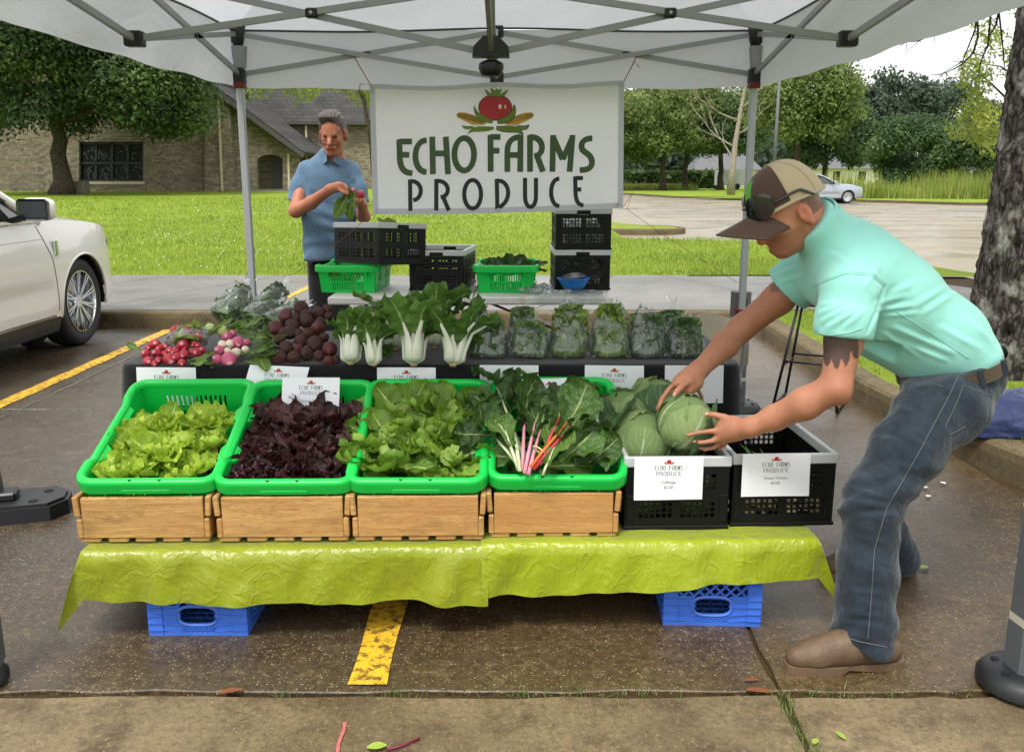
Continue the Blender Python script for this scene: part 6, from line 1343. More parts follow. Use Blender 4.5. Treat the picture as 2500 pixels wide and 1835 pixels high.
chard_bunch('chard_bunch', 'chard bunch with pink and white stems standing in the tray', [((1281, 1155, 2.63), (1300, 1060, 2.74), M['stempink'], 1.0, cd[0], .1), ((1290, 1158, 2.62), (1312, 1075, 2.72), M['stempink'], .8, cd[1], -.2), ((1275, 1150, 2.65), (1280, 1040, 2.8), M['stempink'], 1.05, cd[2], .5), ((1270, 1150, 2.64), (1255, 1050, 2.78), M['stemwhite'], .95, cd[3], -.5), ((1266, 1148, 2.65), (1245, 1085, 2.7), M['stemwhite'], .75, cdl, .3), ((1270, 1140, 2.7), (1225, 1050, 2.85), M['stemwhite'], .9, cd[0], .2), ((1280, 1120, 2.75), (1235, 1000, 2.95), M['stemwhite'], .95, cd[1], -.3), ((1290, 1120, 2.8), (1215, 985, 3.0), M['stemwhite'], .8, cd[3], .4), ((1260, 1130, 2.7), (1215, 1075, 2.75), M['stemwhite'], .8, cd[2], .6), ((1255, 1110, 2.75), (1205, 1020, 2.9), M['stemwhite'], .9, cd[1], 1.0)], 1)
chard_bunch('chard_bunch', 'chard bunch with red and orange stems tied with a rubber band', [((1296, 1140, 2.60), (1362, 1058, 2.68), M['stemorange'], .9, cd[0], .2), ((1303, 1145, 2.60), (1370, 1066, 2.68), M['stemred'], .95, cd[1], -.4), ((1310, 1140, 2.62), (1352, 1048, 2.70), M['stemred'], .95, cd[3], .4), ((1318, 1132, 2.62), (1376, 1050, 2.72), M['stempink'], 1.0, cd[2], -.2), ((1312, 1120, 2.66), (1385, 1060, 2.74), M['stempink'], .9, cd[0], .7), ((1325, 1115, 2.68), (1385, 1035, 2.78), M['stemred'], 1.0, cd[1], .1), ((1330, 1110, 2.7), (1395, 1050, 2.80), M['stempink'], .95, cd[3], -.6)], 2)
chard_bunch('chard_bunch', 'flat spread chard leaves at the right front of the tray', [((1325, 1160, 2.60), (1338, 1128, 2.62), M['stemwhite'], .85, cdl, .1), ((1340, 1150, 2.64), (1375, 1120, 2.66), None, .9, cd[1], .2), ((1390, 1140, 2.68), (1420, 1100, 2.72), None, .85, cd[3], -.3), ((1380, 1100, 2.75), (1410, 1050, 2.8), None, 1.0, cd[0], .2), ((1400, 1150, 2.66), (1440, 1125, 2.7), None, .7, cd[2], -.2), ((1450, 1110, 2.78), (1480, 1060, 2.85), None, .8, cdl, .4), ((1380, 1050, 2.85), (1400, 1000, 2.95), None, 1.0, cd[1], -.2), ((1340, 1060, 2.85), (1350, 1010, 2.95), None, 1.0, cd[3], .2), ((1420, 1060, 2.9), (1440, 1010, 2.98), None, .9, cd[0], -.3)], 3)
chard_bunch('chard_bunch', 'broad chard leaves bedded low across the middle of the tray', [((1330 + 38 * (i % 4) - 40, 1120 - 34 * (i // 4), 2.72 + .10 * (i // 4)), (1345 + 38 * (i % 4) - 40, 1095 - 34 * (i // 4), 2.75 + .10 * (i // 4)), None, .9, cd[i % 4], .5 * ((i * 7) % 5 - 2) / 2) for i in range(12)] + [((1325, 1140, 2.69), (1345, 1138, 2.69), None, .8, cdl, .2), ((1390, 1135, 2.70), (1410, 1130, 2.70), None, .75, cd[1], -.2), ((1375, 1118, 2.74), (1395, 1112, 2.74), None, .8, cd[0], .2), ((1285, 1125, 2.74), (1265, 1120, 2.75), None, .6, cd[1], .1), ((1300, 1150, 2.68), (1325, 1152, 2.68), None, .6, cd[3], 0)], 6)
chard_bunch('chard_bunch', 'upright curled dark chard leaves at the left rear of the tray', [((1265, 1030, 3.0), (1255, 990, 3.06), None, .8, cd[2], .6), ((1270, 1020, 3.02), (1262, 975, 3.08), None, .8, cd[1], -.5), ((1230, 1010, 2.98), (1205, 985, 3.0), None, .7, cd[3], .2), ((1250, 1000, 3.05), (1225, 950, 3.1), None, .8, cd[0], 1.0), ((1240, 1080, 2.85), (1200, 1090, 2.83), None, .8, cd[1], .3), ((1245, 1060, 2.85), (1195, 1060, 2.85), None, .7, cd[2], -.3), ((1240, 1130, 2.74), (1200, 1130, 2.74), None, .7, cd[3], .3)], 4)
mb = MB(); p0, p1 = Qy(1300, 1098, 2.635), Qy(1320, 1110, 2.63); c_ = Qy(1318, 1100, 2.645); dd = (Qy(1362, 1058, 2.68) - Qy(1296, 1140, 2.60)).normalized(); Mx = mdir(c_, dd, (0, -.7, .7))
mb.tube([Mx @ Vector((.024 * math.cos(t), .0, .014 * math.sin(t))) for t in np.linspace(0, 6.283, 21)], .003, 6); tag(mb.build('rubber_band', M['band'], None, True), 'tan rubber band round the red chard stems', 'rubber band')
# ------------------------------------------------------------------ cabbages
def wrap_leaf(name, seed, mat, span=1.25, rim=.05):
    nx, ny = 12, 14; S, T = np.meshgrid(np.linspace(0, 1, ny + 1), np.linspace(-1, 1, nx + 1), indexing='ij'); r = np.random.default_rng(seed); ph = r.uniform(0, 6.28, 3)
    w = np.sin(np.pi * np.clip(.1 + .85 * S, 0, 1)) ** .5 * span; lat = -1.25 + 2.3 * S; lon = T * w
    edge = np.maximum(np.abs(T) ** 5, np.clip((S - .85) / .15, 0, 1)); rad = 1.02 + .03 * (1 - np.abs(T)) + edge * (rim + .05 * np.sin(9 * S + ph[0]) + .03 * np.sin(23 * S + 5 * T + ph[1]))
    rad = rad - .012 * np.exp(-(T / .05) ** 2) + .012 * np.abs(np.sin(8 * (S - .5 * np.abs(T)) * np.pi)) * (1 - S * .4)
    V = np.stack([np.cos(lat) * np.sin(lon) * rad, np.cos(lat) * np.cos(lon) * rad, np.sin(lat) * rad], -1).reshape(-1, 3); I = np.arange(len(V)).reshape(ny + 1, nx + 1)
    return np_mesh(name, V, np.stack([I[:-1, :-1], I[1:, :-1], I[1:, 1:], I[:-1, 1:]], -1).reshape(-1, 4), mat, True, np.stack([T * .5 + .5, S], -1).reshape(-1, 2))
wl = [wrap_leaf('cabbage_leaf', 1, M['cabbage']), wrap_leaf('cabbage_leaf', 2, M['cabbage'], 1.1, .03), wrap_leaf('cabbage_leaf', 3, M['cabbage'], 1.0, .07), wrap_leaf('outer_cabbage_leaf', 4, M['cabbout'], 1.15, .25), wrap_leaf('outer_cabbage_leaf', 5, M['cabbout'], 1.0, .4)]
core = MB().lathe([(.001, -1)] + [(math.cos(t), math.sin(t)) for t in np.linspace(-1.5, 1.5, 11)] + [(.001, 1)], 18).mesh('cabbage_core', M['cabbage'], True)
def cabbage(c, r, label, seed, up=(0, -.3, 1), face=0.0, outer=2):
    rnd = random.Random(seed); q = Vector(up).normalized().to_track_quat('Z', 'Y'); e = empty('cabbage', c, 0, label, 'cabbage', 'green cabbages'); e.rotation_mode = 'QUATERNION'; e.rotation_quaternion = q @ Quaternion((0, 0, 1), face); e.scale = (r, r, r * .92)
    inst('core', core, e)
    for i in range(6): inst('leaf', wl[i % 3], e, (0, 0, 0), (R(rnd.uniform(-14, 14)), R(rnd.uniform(-14, 14)), i * 2.4 + rnd.uniform(-.2, .2)), (1 + .012 * i,) * 3)
    for i in range(outer): inst('outer_leaf', wl[3 + i % 2], e, (0, 0, -.03), (R(rnd.uniform(-8, 8)), 0, 1.2 + i * 2.9 + rnd.uniform(-.4, .4)), (1.09 + .03 * i,) * 3)
    return e
HC = Qy(1676, 1030, 2.83); HR = .092
cabbage(HC, HR, 'pale green cabbage held in both hands above the crate', 1, (.35, -.25, .9), 2.6, 1)
cabbage(Qy(1566, 1075, 2.90), .098, 'cabbage at the left front of the black crate', 2, (.25, -.55, .8), 3.2, 2); cabbage(Qy(1520, 1010, 3.06), .085, 'cabbage at the left rear behind another cabbage', 3, (-.2, -.3, 1), 1.2, 1)
cabbage(Qy(1600, 985, 3.10), .092, 'cabbage behind the held one against the black cloth', 4, (0, -.3, 1), 2.2, 1); cabbage(Qy(1655, 1120, 2.90), .080, 'low cabbage under the held one in the crate', 5, (.1, -.6, .8), .8, 2)
cabbage((.42, 2.83, .385), .08, 'cabbage seen through the left front grille of the crate', 6, (0, -1, .3), 2, 1); cabbage((.60, 2.83, .38), .075, 'cabbage seen through the right front grille of the crate', 7, (0, -1, .3), 3, 1)
# ------------------------------------------------------------------ green onions
rnd = random.Random(4); bulb = MB().lathe([(.001, -.012), (.005, -.011), (.009, -.004), (.0095, .004), (.006, .014), (.0035, .03), (.001, .03)], 10).mesh('onion_bulb', M['onion'], True); shoot = MB().tube([(0, 0, .02), (0, .004, .1), (0, -.004, .2), (0, 0, .27)], [.0035, .004, .0035, .001], 6).mesh('onion_shoot', M['oniong'], True)
for k, w_ in enumerate(('left front', 'left middle', 'right middle', 'right front', 'top centre')):
    cx = .74 + .08 * k if k < 4 else .86; e = empty('green_onion_bunch', (cx, 2.80 + (.06 if k == 4 else 0), .325 + (.055 if k == 4 else .0)), 0, 'bunch of green onions with white bulbs at the %s of the crate' % w_, 'green onions', 'green onion bunches')
    for i in range(14):
        x, z = rnd.uniform(-.035, .035), rnd.uniform(0, .07); rt = (R(-90 + rnd.uniform(-8, 8)), 0, R(rnd.uniform(-8, 8))); s_ = rnd.uniform(.9, 1.3); y_ = rnd.uniform(-.03, .03)
        inst('bulb', bulb, e, (x, y_, z), rt, (s_,) * 3); inst('shoot', shoot, e, (x, y_, z), rt)
# ------------------------------------------------------------------ roots
def on_plane(u, v, y0, z0, slope):
    d = ray(u, v); t = (z0 - slope * y0 - CAMH) / (d.z - slope * d.y); return Vector((d.x * t, d.y * t, CAMH + d.z * t))
def root_mesh(name, mat, seed, squash=.95, tail=.6):
    r = np.random.default_rng(seed); n, k = 18, 14; U, T = np.meshgrid(np.linspace(0, 2 * np.pi, n, endpoint=False), np.linspace(-np.pi / 2, np.pi / 2, k), indexing='xy')
    X, Y, Z = np.cos(T) * np.cos(U), np.cos(T) * np.sin(U), np.sin(T) * squash; V = np.stack([X, Y, Z], -1).reshape(-1, 3); V = V * (1 + .16 * fbm(V, 1.4, 3, seed))[:, None]
    lo = np.clip((-V[:, 2] - .82 * squash) / .2, 0, 1); V[:, 2] -= tail * lo ** 2 * .5; I = np.arange(n * k).reshape(k, n)
    F = np.stack([I[:-1], np.roll(I, -1, 1)[:-1], np.roll(I, -1, 1)[1:], I[1:]], -1).reshape(-1, 4); return np_mesh(name, V, F, mat)
RM = {k: [root_mesh(k + '_root', M[k], 10 * i + j, sq, tl) for i in range(3)] for j, (k, sq, tl) in enumerate((('radish', 1.0, .5), ('radpink', .98, .5), ('radwhite', .95, .5), ('beet', .92, .7), ('beetred', .92, .7), ('kohl', .85, .1)))}
stemm = MB().tube([(0, 0, .8), (.1, 0, 1.6), (.0, .1, 2.6)], [.22, .14, .1], 6)
SM = {k: stemm.mesh(k + '_stem', M[m], True) for k, m in (('radish', 'beetleaf'), ('beet', 'stembeet'))}
blf = [leaf_mesh('radish_leaf', .13, .06, M['beetleaf'], 80 + i, 'spoon', .12, 3, .2, (-.6, .3, -1)[i], 8, 11, .08, .3) for i in range(3)]
def zp(x, y): return 280 + x / 3.881, 660 + y / 3.881
def roots(name, label, cat, group, items, plane, part, seed, stem, leaves=()):
    rnd = random.Random(seed); pts = [(on_plane(*zp(x, y), *plane), r / 3.881 * 3.6 / 2200, k) for (x, y, r, k) in items]; c = sum((p for p, _, _ in pts), Vector()) / len(pts); c.z = BT['z']
    e = empty(name, c, 0, label, cat, group)
    for (p, r, k) in pts:
        q = Vector((rnd.uniform(-.35, .35), -.75, rnd.uniform(-.3, .5))).to_track_quat('-Z', 'Y').to_euler(); o = inst(part, rnd.choice(RM[k]), e, p - c + Vector((0, rnd.uniform(0, .012), 0)), q, (r, r, r)); inst('stem', SM[stem], o)
    for (x, y, d, sc, n_) in leaves: p = on_plane(*zp(x, y), *plane); put('leaf', rnd.choice(blf), e, mdir(p - c, d, (rnd.uniform(-.3, .3), -.5, .8), sc, rnd.uniform(-.6, .6)))
    return e
PR = (3.315, .752, .42); PB = (3.315, .762, .62)
rd = [(385, 700, 50), (305, 740, 30), (290, 795, 42), (390, 790, 45), (310, 870, 48), (378, 885, 32), (415, 850, 32), (415, 745, 38), (470, 730, 36), (510, 770, 40), (515, 850, 60), (575, 770, 40), (590, 825, 42), (655, 800, 45), (640, 720, 55), (635, 880, 38), (650, 745, 30), (470, 790, 30), (755, 700, 30), (785, 720, 32), (770, 785, 48), (820, 760, 35), (730, 770, 30)]
for nm, lo, hi, lv in (('red radish bunch at the left corner of the black table', 0, 455, ((250, 760, (-1, .3, .3), .5, 0), (330, 720, (-.3, 1, .4), .6, 0))), ('red radish bunch second from the left corner', 455, 700, ((690, 860, (1, .2, .1), .8, 0), (560, 700, (0, 1, .3), .7, 0))), ('red radish bunch beside the pink and white radishes', 700, 900, ((700, 800, (-.6, -.3, .1), .5, 0), (780, 870, (1, -.1, 0), .9, 0), (830, 880, (.9, .2, .0), .8, 0), (720, 890, (.8, -.3, .1), .7, 0), (860, 800, (.8, .6, .2), .8, 0)))):
    roots('radish_bunch', nm, 'radishes', 'radish bunches on the black table', [(x, y, r, 'radish') for (x, y, r) in rd if lo <= x < hi], PR, 'radish', lo, 'radish', lv)
roots('radish_bunch', 'mixed pink and white radish bunch with leafy tops', 'radishes', 'radish bunches on the black table', [(1055, 635, 48, 'radpink'), (1110, 605, 38, 'radpink'), (1160, 690, 60, 'radpink'), (1085, 700, 42, 'radwhite'), (1015, 705, 40, 'radwhite'), (990, 760, 48, 'radpink'), (1065, 765, 32, 'radwhite'), (1145, 780, 45, 'radwhite'), (1250, 685, 36, 'radpink'), (1230, 755, 35, 'radwhite'), (960, 850, 50, 'radpink'), (1080, 850, 70, 'radpink')], PR, 'radish', 5, 'radish',
      ((1180, 600, (1, .5, .3), 1.0, 0), (1240, 640, (1, .2, .2), 1.0, 0), (1280, 700, (1, .1, .1), 1.1, 0), (1200, 800, (1, 0, .1), 1.0, 0), (1260, 820, (.9, -.3, .0), 1.0, 0), (1300, 760, (.9, .3, .2), 1.1, 0), (1170, 570, (.8, .8, .2), 1.0, 0), (1320, 620, (.9, .4, .2), 1.0, 0), (1340, 820, (.4, -.7, .2), 1.0, 0), (1230, 860, (.8, -.4, .0), .7, 0), (1400, 700, (.5, .6, .3), .9, 0), (1150, 560, (.9, .3, .2), .9, 0), (1380, 780, (.6, -.4, .1), 1.0, 0), (900, 860, (-.9, -.2, .05), .9, 0)))
bt_ = [(1770, 360, 72), (1620, 440, 72), (1810, 430, 60), (1925, 410, 62), (2025, 440, 45), (2015, 365, 45), (1530, 545, 72), (1680, 530, 68), (1815, 485, 68), (1655, 590, 68), (1830, 600, 58), (1925, 550, 68), (1560, 660, 52), (1760, 670, 62), (1900, 700, 75), (1625, 735, 62), (2035, 750, 70), (1555, 830, 72), (1690, 830, 62), (1815, 795, 60), (1930, 810, 50), (2025, 865, 52), (1745, 600, 45), (1950, 490, 50), (1720, 450, 50), (1600, 590, 50), (1740, 750, 50), (1980, 640, 45), (2090, 850, 40)]
for nm, x0, x1, y0, y1 in (('dusty beet bunch at the top of the beet pile', 0, 9999, 0, 465), ('dusty beet bunch on the left side of the pile', 0, 1700, 465, 700), ('dusty beet bunch in the middle of the pile', 1700, 9999, 465, 700), ('dusty beet bunch at the front left of the pile', 0, 1780, 700, 999), ('dusty beet bunch at the front right of the pile', 1780, 9999, 700, 999)):
    roots('beet_bunch', nm, 'beets', 'beet bunches on the black table', [(x, y, r, 'beetred' if (i * 7) % 5 == 2 else 'beet') for i, (x, y, r) in enumerate(bt_) if x0 <= x < x1 and y0 <= y < y1], PB, 'beet', y0 + x0, 'beet', ((1450, 640, (-.8, .3, .1), .6, 0),) if nm.endswith('left side of the pile') else ())
for i, (x, y, r, w_) in enumerate(((720, 580, 52, 'farthest left'), (900, 560, 58, 'in the middle'), (1020, 575, 58, 'nearest the pink radishes'))):
    roots('kohlrabi', 'pale green kohlrabi behind the radishes, %s' % w_, 'kohlrabi', 'kohlrabi behind the radishes', [(x, y, r, 'kohl')], (3.315, .752, .30), 'bulb', i, 'radish', ((x + 30, y - 10, (1, .5, .3), .7, 0), (x + 60, y + 10, (1, .1, .1), .8, 0), (x - 20, y - 20, (-.4, .8, .4), .5, 0)))
# ------------------------------------------------------------------ bok choy
ck = [leaf_mesh('choy_leaf', .15, .125, M['choy'], 120 + i, 'round', .12, 2.6, .25, (-1.0, -1.6, -.5)[i], 10, 16, 0, .2, .08) for i in range(3)]
def choy(u, v, sz, label, seed, spread=.5, n=9, tilt=-38, ls=1.0, yaw=0.0):
    rnd = random.Random(seed); p = Gz(u, v, BT['z'] + .012); e = empty('bok_choy', p, 0, label, 'bok choy', 'bok choy heads on the black table'); e.rotation_euler = (R(tilt), 0, R(yaw)); e.scale = (sz,) * 3
    mb = MB(); mb.lathe([(.001, -.012), (.012, -.012), (.018, 0), (.014, .012), (.001, .014)], 12); mb.build('root_end', M['choyend'], e, True)
    for i in range(n):
        ph = i * 2.4 + rnd.uniform(-.2, .2); f = i / n; c_ = Vector((math.cos(ph), math.sin(ph), 0)); ln = rnd.uniform(.10, .14) * (1 - .15 * (f < .4)); out = (.15 + .85 * f)
        pts = [c_ * (.006 + .004 * out), c_ * (.010 + .030 * out) + Vector((0, 0, .022)), c_ * (.012 + .034 * out) + Vector((0, 0, .06)), c_ * (.014 + (.03 + .04 * spread) * out) + Vector((0, 0, ln)), c_ * (.016 + (.03 + .11 * spread) * out) + Vector((0, 0, ln + .04))]
        mb = MB(); mb.tube(pts, [.012, .025, .022, .012, .006], 8, True, .62); mb.build('stalk', M['choystem'], e, True)
        d = (pts[4] - pts[2]).normalized() + Vector((rnd.uniform(-.2, .2), rnd.uniform(-.2, .2), 0)); put('leaf', rnd.choice(ck), e, mdir(pts[3], d, -c_ + Vector((0, 0, .6 * out)), ls * rnd.uniform(.75, 1.05), rnd.uniform(-.3, .3)))
    return e
choy(856, 884, .80, 'bok choy beside the beets with white base forward', 1, .35, 11, -30); choy(913, 888, .68, 'smallest bok choy, second from the beets', 2, .5, 8, -42, 1.0, 10); choy(1010, 886, .92, 'largest bok choy with fat white base', 3, .55, 12, -22, 1.15, 0); choy(1106, 888, .86, 'splayed bok choy with long white stalks by the bagged greens', 4, .9, 9, -26, 1.05, -6); choy(965, 850, .90, 'leafy bok choy half hidden behind the two smaller ones', 5, .6, 9, -24, 1.2, 4); choy(1060, 845, .98, 'tall leafy bok choy behind the splayed one', 6, .5, 9, -20, 1.15, -4)
# ------------------------------------------------------------------ bagged greens
bk = {k: [leaf_mesh(k + '_bag_leaf', .075, .045, M[k], 140 + i, 'lance', .2, 3, .4, (-1, .5, 1.2)[i], 4, 6, .08) for i in range(3)] for k in ('kale', 'spin')}
def bag_of(nm, base, w, h, dp, label, kind, seed, lean=(0, 0), knot=False, nleaf=130, rz=0.0, flat=False):
    """standing plastic bag: base centre, width, height, depth"""
    e = empty(nm, base, rz, label, 'bag of greens', 'clear bags of greens on the black table'); r = np.random.default_rng(seed); e.rotation_euler = (R(lean[0]), R(lean[1]), rz)
    nu, nv = 44, 34; U, T = np.meshgrid(np.linspace(0, 2 * np.pi, nu, endpoint=False), np.linspace(0, 1, nv), indexing='xy')
    prof = np.where(T < .12, .80 + .2 * np.sin(T / .12 * np.pi / 2), 1 - .30 * ((T - .12) / .88) ** 1.6)
    if knot: prof = prof * np.where(T > .62, np.clip(1 - ((T - .62) / .24) ** 1.3, .13, 1), 1); prof = np.where(T > .88, .13 + (T - .88) * 2.2, prof)
    else: prof = prof * np.where(T > .62, 1 - .62 * ((T - .62) / .38) ** 1.8, 1)
    X = np.sign(np.cos(U)) * np.abs(np.cos(U)) ** .75 * w / 2 * prof; Y = np.sign(np.sin(U)) * np.abs(np.sin(U)) ** .85 * dp / 2 * prof * (1 - .35 * T); Z = T * h
    P = np.stack([X, Y, Z], -1).reshape(-1, 3); nrm = np.stack([X / (w * w), Y / (dp * dp), 0 * Z], -1).reshape(-1, 3); nrm /= np.maximum(np.linalg.norm(nrm, axis=1, keepdims=True), 1e-6)
    cr = fbm(P * np.array([1, 1, .7]), 26, 3, seed); cr2 = 1 - np.abs(fbm(P + 3, 17, 2, seed)); P = P + nrm * (.010 * cr + .008 * (cr2 - .7))[:, None]; P[:, 2] += (.02 * fbm(P, 22, 2, seed + 1) + .025 * fbm(P[:, [0, 0, 0]], 14, 2, seed)) * np.clip((T.ravel() - .55) * 3, 0, 1) + (.012 * np.sin(5 * U) * (T > .97)).ravel()
    I = np.arange(nu * nv).reshape(nv, nu); F = np.stack([I[:-1], np.roll(I, -1, 1)[:-1], np.roll(I, -1, 1)[1:], I[1:]], -1).reshape(-1, 4)
    inst('plastic_film', np_mesh('plastic_film', P, F, M['bag']), e)
    # packed leaves, one joined mass
    C0 = (P - np.array([0, 0, .01])) * np.array([.60, .60, .70 if knot else .84]) + .006 * fbm(P, 40, 2, seed)[:, None]; Vs, Fs, Us, n0 = [C0], [F], [np.stack([.15 + .3 * (fbm(P, 20, 2, 3) * .5 + .5), .5 + 0 * P[:, 0]], 1)], len(C0)
    for i in range(nleaf):
        me = bk[kind][r.integers(3)]; t = r.uniform(.04, .80 if knot else .9); a = r.uniform(0, 2 * np.pi); pr = (1 - .33 * t) * ((1 if t < .62 else 1 - .6 * ((t - .62) / .38) ** 1.8) if not knot else min(1, 1.25 - t)); rad = r.uniform(.3, .78)
        c = Vector((math.cos(a) * w / 2 * pr * rad, math.sin(a) * dp / 2 * pr * (1 - .35 * t) * rad, t * h * .95 + .006)); out = Vector((math.cos(a), math.sin(a) * 1.5, r.uniform(-.3, .3))).normalized()
        d = Vector(r.normal(0, 1, 3)); d = (d - out * d.dot(out)).normalized(); Mx = mdir(c - d * .03, d, out + Vector(r.normal(0, .25, 3)), r.uniform(.7, 1.1))
        co = np.empty(len(me.vertices) * 3, np.float32); me.vertices.foreach_get('co', co); co = co.reshape(-1, 3); A = np.array(Mx); Vs.append(co @ A[:3, :3].T + A[:3, 3])
        q = np.empty(len(me.loops), np.int32); me.loops.foreach_get('vertex_index', q); Fs.append(q.reshape(-1, 4) + n0); S_, T_ = np.meshgrid(np.linspace(0, 1, 7), np.linspace(0, 1, 5), indexing='ij'); Us.append(np.stack([T_, S_], -1).reshape(-1, 2)); n0 += len(co)
    V = np.concatenate(Vs); V[:, 2] = np.clip(V[:, 2], .004, h * (.78 if knot else .93)); V[:, :2] *= np.minimum(1, np.array([w, dp]) * .43 / np.maximum(1e-4, np.abs(V[:, :2]))); o = inst('packed_leaves', np_mesh('packed_leaves', V, np.concatenate(Fs), M[kind], True, np.concatenate(Us)), e); o['kind'] = 'stuff'
    return e
zT = BT['z'] + .003
def bagpx(u0, u1, vt, y, kind, label, seed, **kw):
    uc = (u0 + u1) / 2; b = Qy(uc, 870, y); b.z = zT; top = Qy(uc, vt, y + .03); w_ = (u1 - u0) / 2200 * (y * _c + .6 * _s); return bag_of('greens_bag', b, w_ * .98, top.z - zT, .10, label, kind, seed, kw.pop('lean', (-7, 0)), **kw)
YF = 3.385
bagpx(1133, 1240, 770, YF, 'kale', 'bag of frilly kale beside the bok choy', 1, lean=(-8, 3)); bagpx(1139, 1195, 733, YF + .17, 'kale', 'bag of kale standing behind the first kale bag', 2); bagpx(1240, 1338, 774, YF, 'kale', 'second bag of frilly kale from the bok choy', 3, lean=(-8, 6)); bagpx(1240, 1310, 738, YF + .17, 'kale', 'bag of kale standing behind the second kale bag', 4)
bagpx(1337, 1440, 732, YF, 'spin', 'bag of bright spinach left of centre among the bags', 5, lean=(-6, 1)); bagpx(1441, 1540, 729, YF, 'spin', 'bag of bright spinach above the Spinach price sign', 6); bagpx(1533, 1630, 753, YF, 'kale', 'bag of dark greens right of the spinach bags', 7, lean=(-7, -3)); bagpx(1625, 1720, 764, YF, 'kale', 'bag of dark greens nearest the folding chair', 8); bagpx(1606, 1672, 727, YF + .17, 'kale', 'knotted bag of greens behind the last two bags', 9, knot=True)
def leanbag(a, b, y0, y1, w_, label, seed, kind='kale', rz=0.0):
    A = Gz(*a, zT); A.y = max(A.y, y0); A = Qy(*a, A.y); A.z = max(zT + .03, A.z); B = Qy(*b, A.y + y1); d = B - A; e = bag_of('greens_bag', A, w_, d.length, w_ * .8, label, kind, seed, knot=True, nleaf=110); e.rotation_mode = 'QUATERNION'; e.rotation_quaternion = d.to_track_quat('Z', 'Y')
leanbag((548, 792), (612, 682), 3.5, .16, .155, 'tied bag of greens leaning farthest left behind the radishes', 21); leanbag((612, 800), (690, 728), 3.45, .14, .15, 'tied bag of greens leaning in front of the other tied bags', 22); leanbag((640, 770), (700, 685), 3.75, .12, .15, 'tied bag of greens behind the leaning bags', 23); leanbag((655, 806), (765, 738), 3.5, .22, .13, 'tied bag of greens lying behind the beet pile', 24)
rb = bag_of('radish_bag', Qy(455, 838, 3.42) , .17, .10, .09, 'clear bag of red radishes lying behind the red bunches', 'spin', 31, (-55, 0), False, 12); rb['category'] = 'bag of radishes'
for i in range(11): inst('radish', RM['radish'][i % 3], rb, (random.uniform(-.06, .06), random.uniform(-.025, .025), random.uniform(.02, .08)), (i, 0, 0), (.017,) * 3)
# greens in the back trays and crates
dg = [leaf_mesh('dark_greens_leaf', .16, .10, M['darkgreens'], 170 + i, 'spoon', .08, 2.2, .3, (-.8, -.4, -1.2)[i], 8, 11, .02) for i in range(3)]
for i, (x, y, w_) in enumerate(((-.10, -.12, 'left'), (.02, -.10, 'middle'), (.12, -.06, 'right'), (.05, .08, 'rear'))): rosette('leafy_greens', T2 @ Matrix.Translation((x, y, .08)), 'dark leafy greens at the %s of the tray on the white table' % w_, 'greens', 'dark greens in the back tray', dg, 13, 400 + i, 84, 44, .7, 1.0)
for i, (x, y) in enumerate(((-.12, -.18), (.03, -.2))): rosette('leafy_greens', T1 @ Matrix.Translation((x, y, .045)), 'pale leaf tips under the tilted crate, %s' % ('at left' if i == 0 else 'in the middle'), 'greens', 'pale greens in the left back tray', blf, 9, 410 + i, 80, 40, .7, 1.0)
e = roots('radish_bunch', 'red radish bunch inside the tilted black crate', 'radishes', None, [(0, 0, 40, 'radish'), (40, 20, 45, 'radish'), (80, -10, 42, 'radish'), (60, 40, 40, 'radish'), (20, 45, 40, 'radish'), (110, 20, 40, 'radish'), (140, 10, 40, 'radish'), (130, 50, 44, 'radish')], (3.315, .752, .1), 'radish', 9, 'radish', ((20, 20, (-1, .5, .3), .8, 0), (60, 30, (-.5, 1, .3), .9, 0), (0, 50, (-1, 0, .2), .9, 0)))
e.matrix_world = CR6 @ Matrix.Translation((.05, -.14, .02)) @ Matrix.Scale(1.1, 4)
for (Mx, lb, sd_) in ((CR4, 'bag of pale greens inside the lower stacked crate', 41), (CR5, 'bag of pale greens inside the upper stacked crate', 42)):
    e = bag_of('greens_bag', (0, 0, 0), .28, .19, .38, lb, 'kale', sd_, (0, 0), False, 60); e.matrix_world = Mx @ Matrix.Translation((0, 0, .014)); e['group'] = 'bags inside the stacked crates'
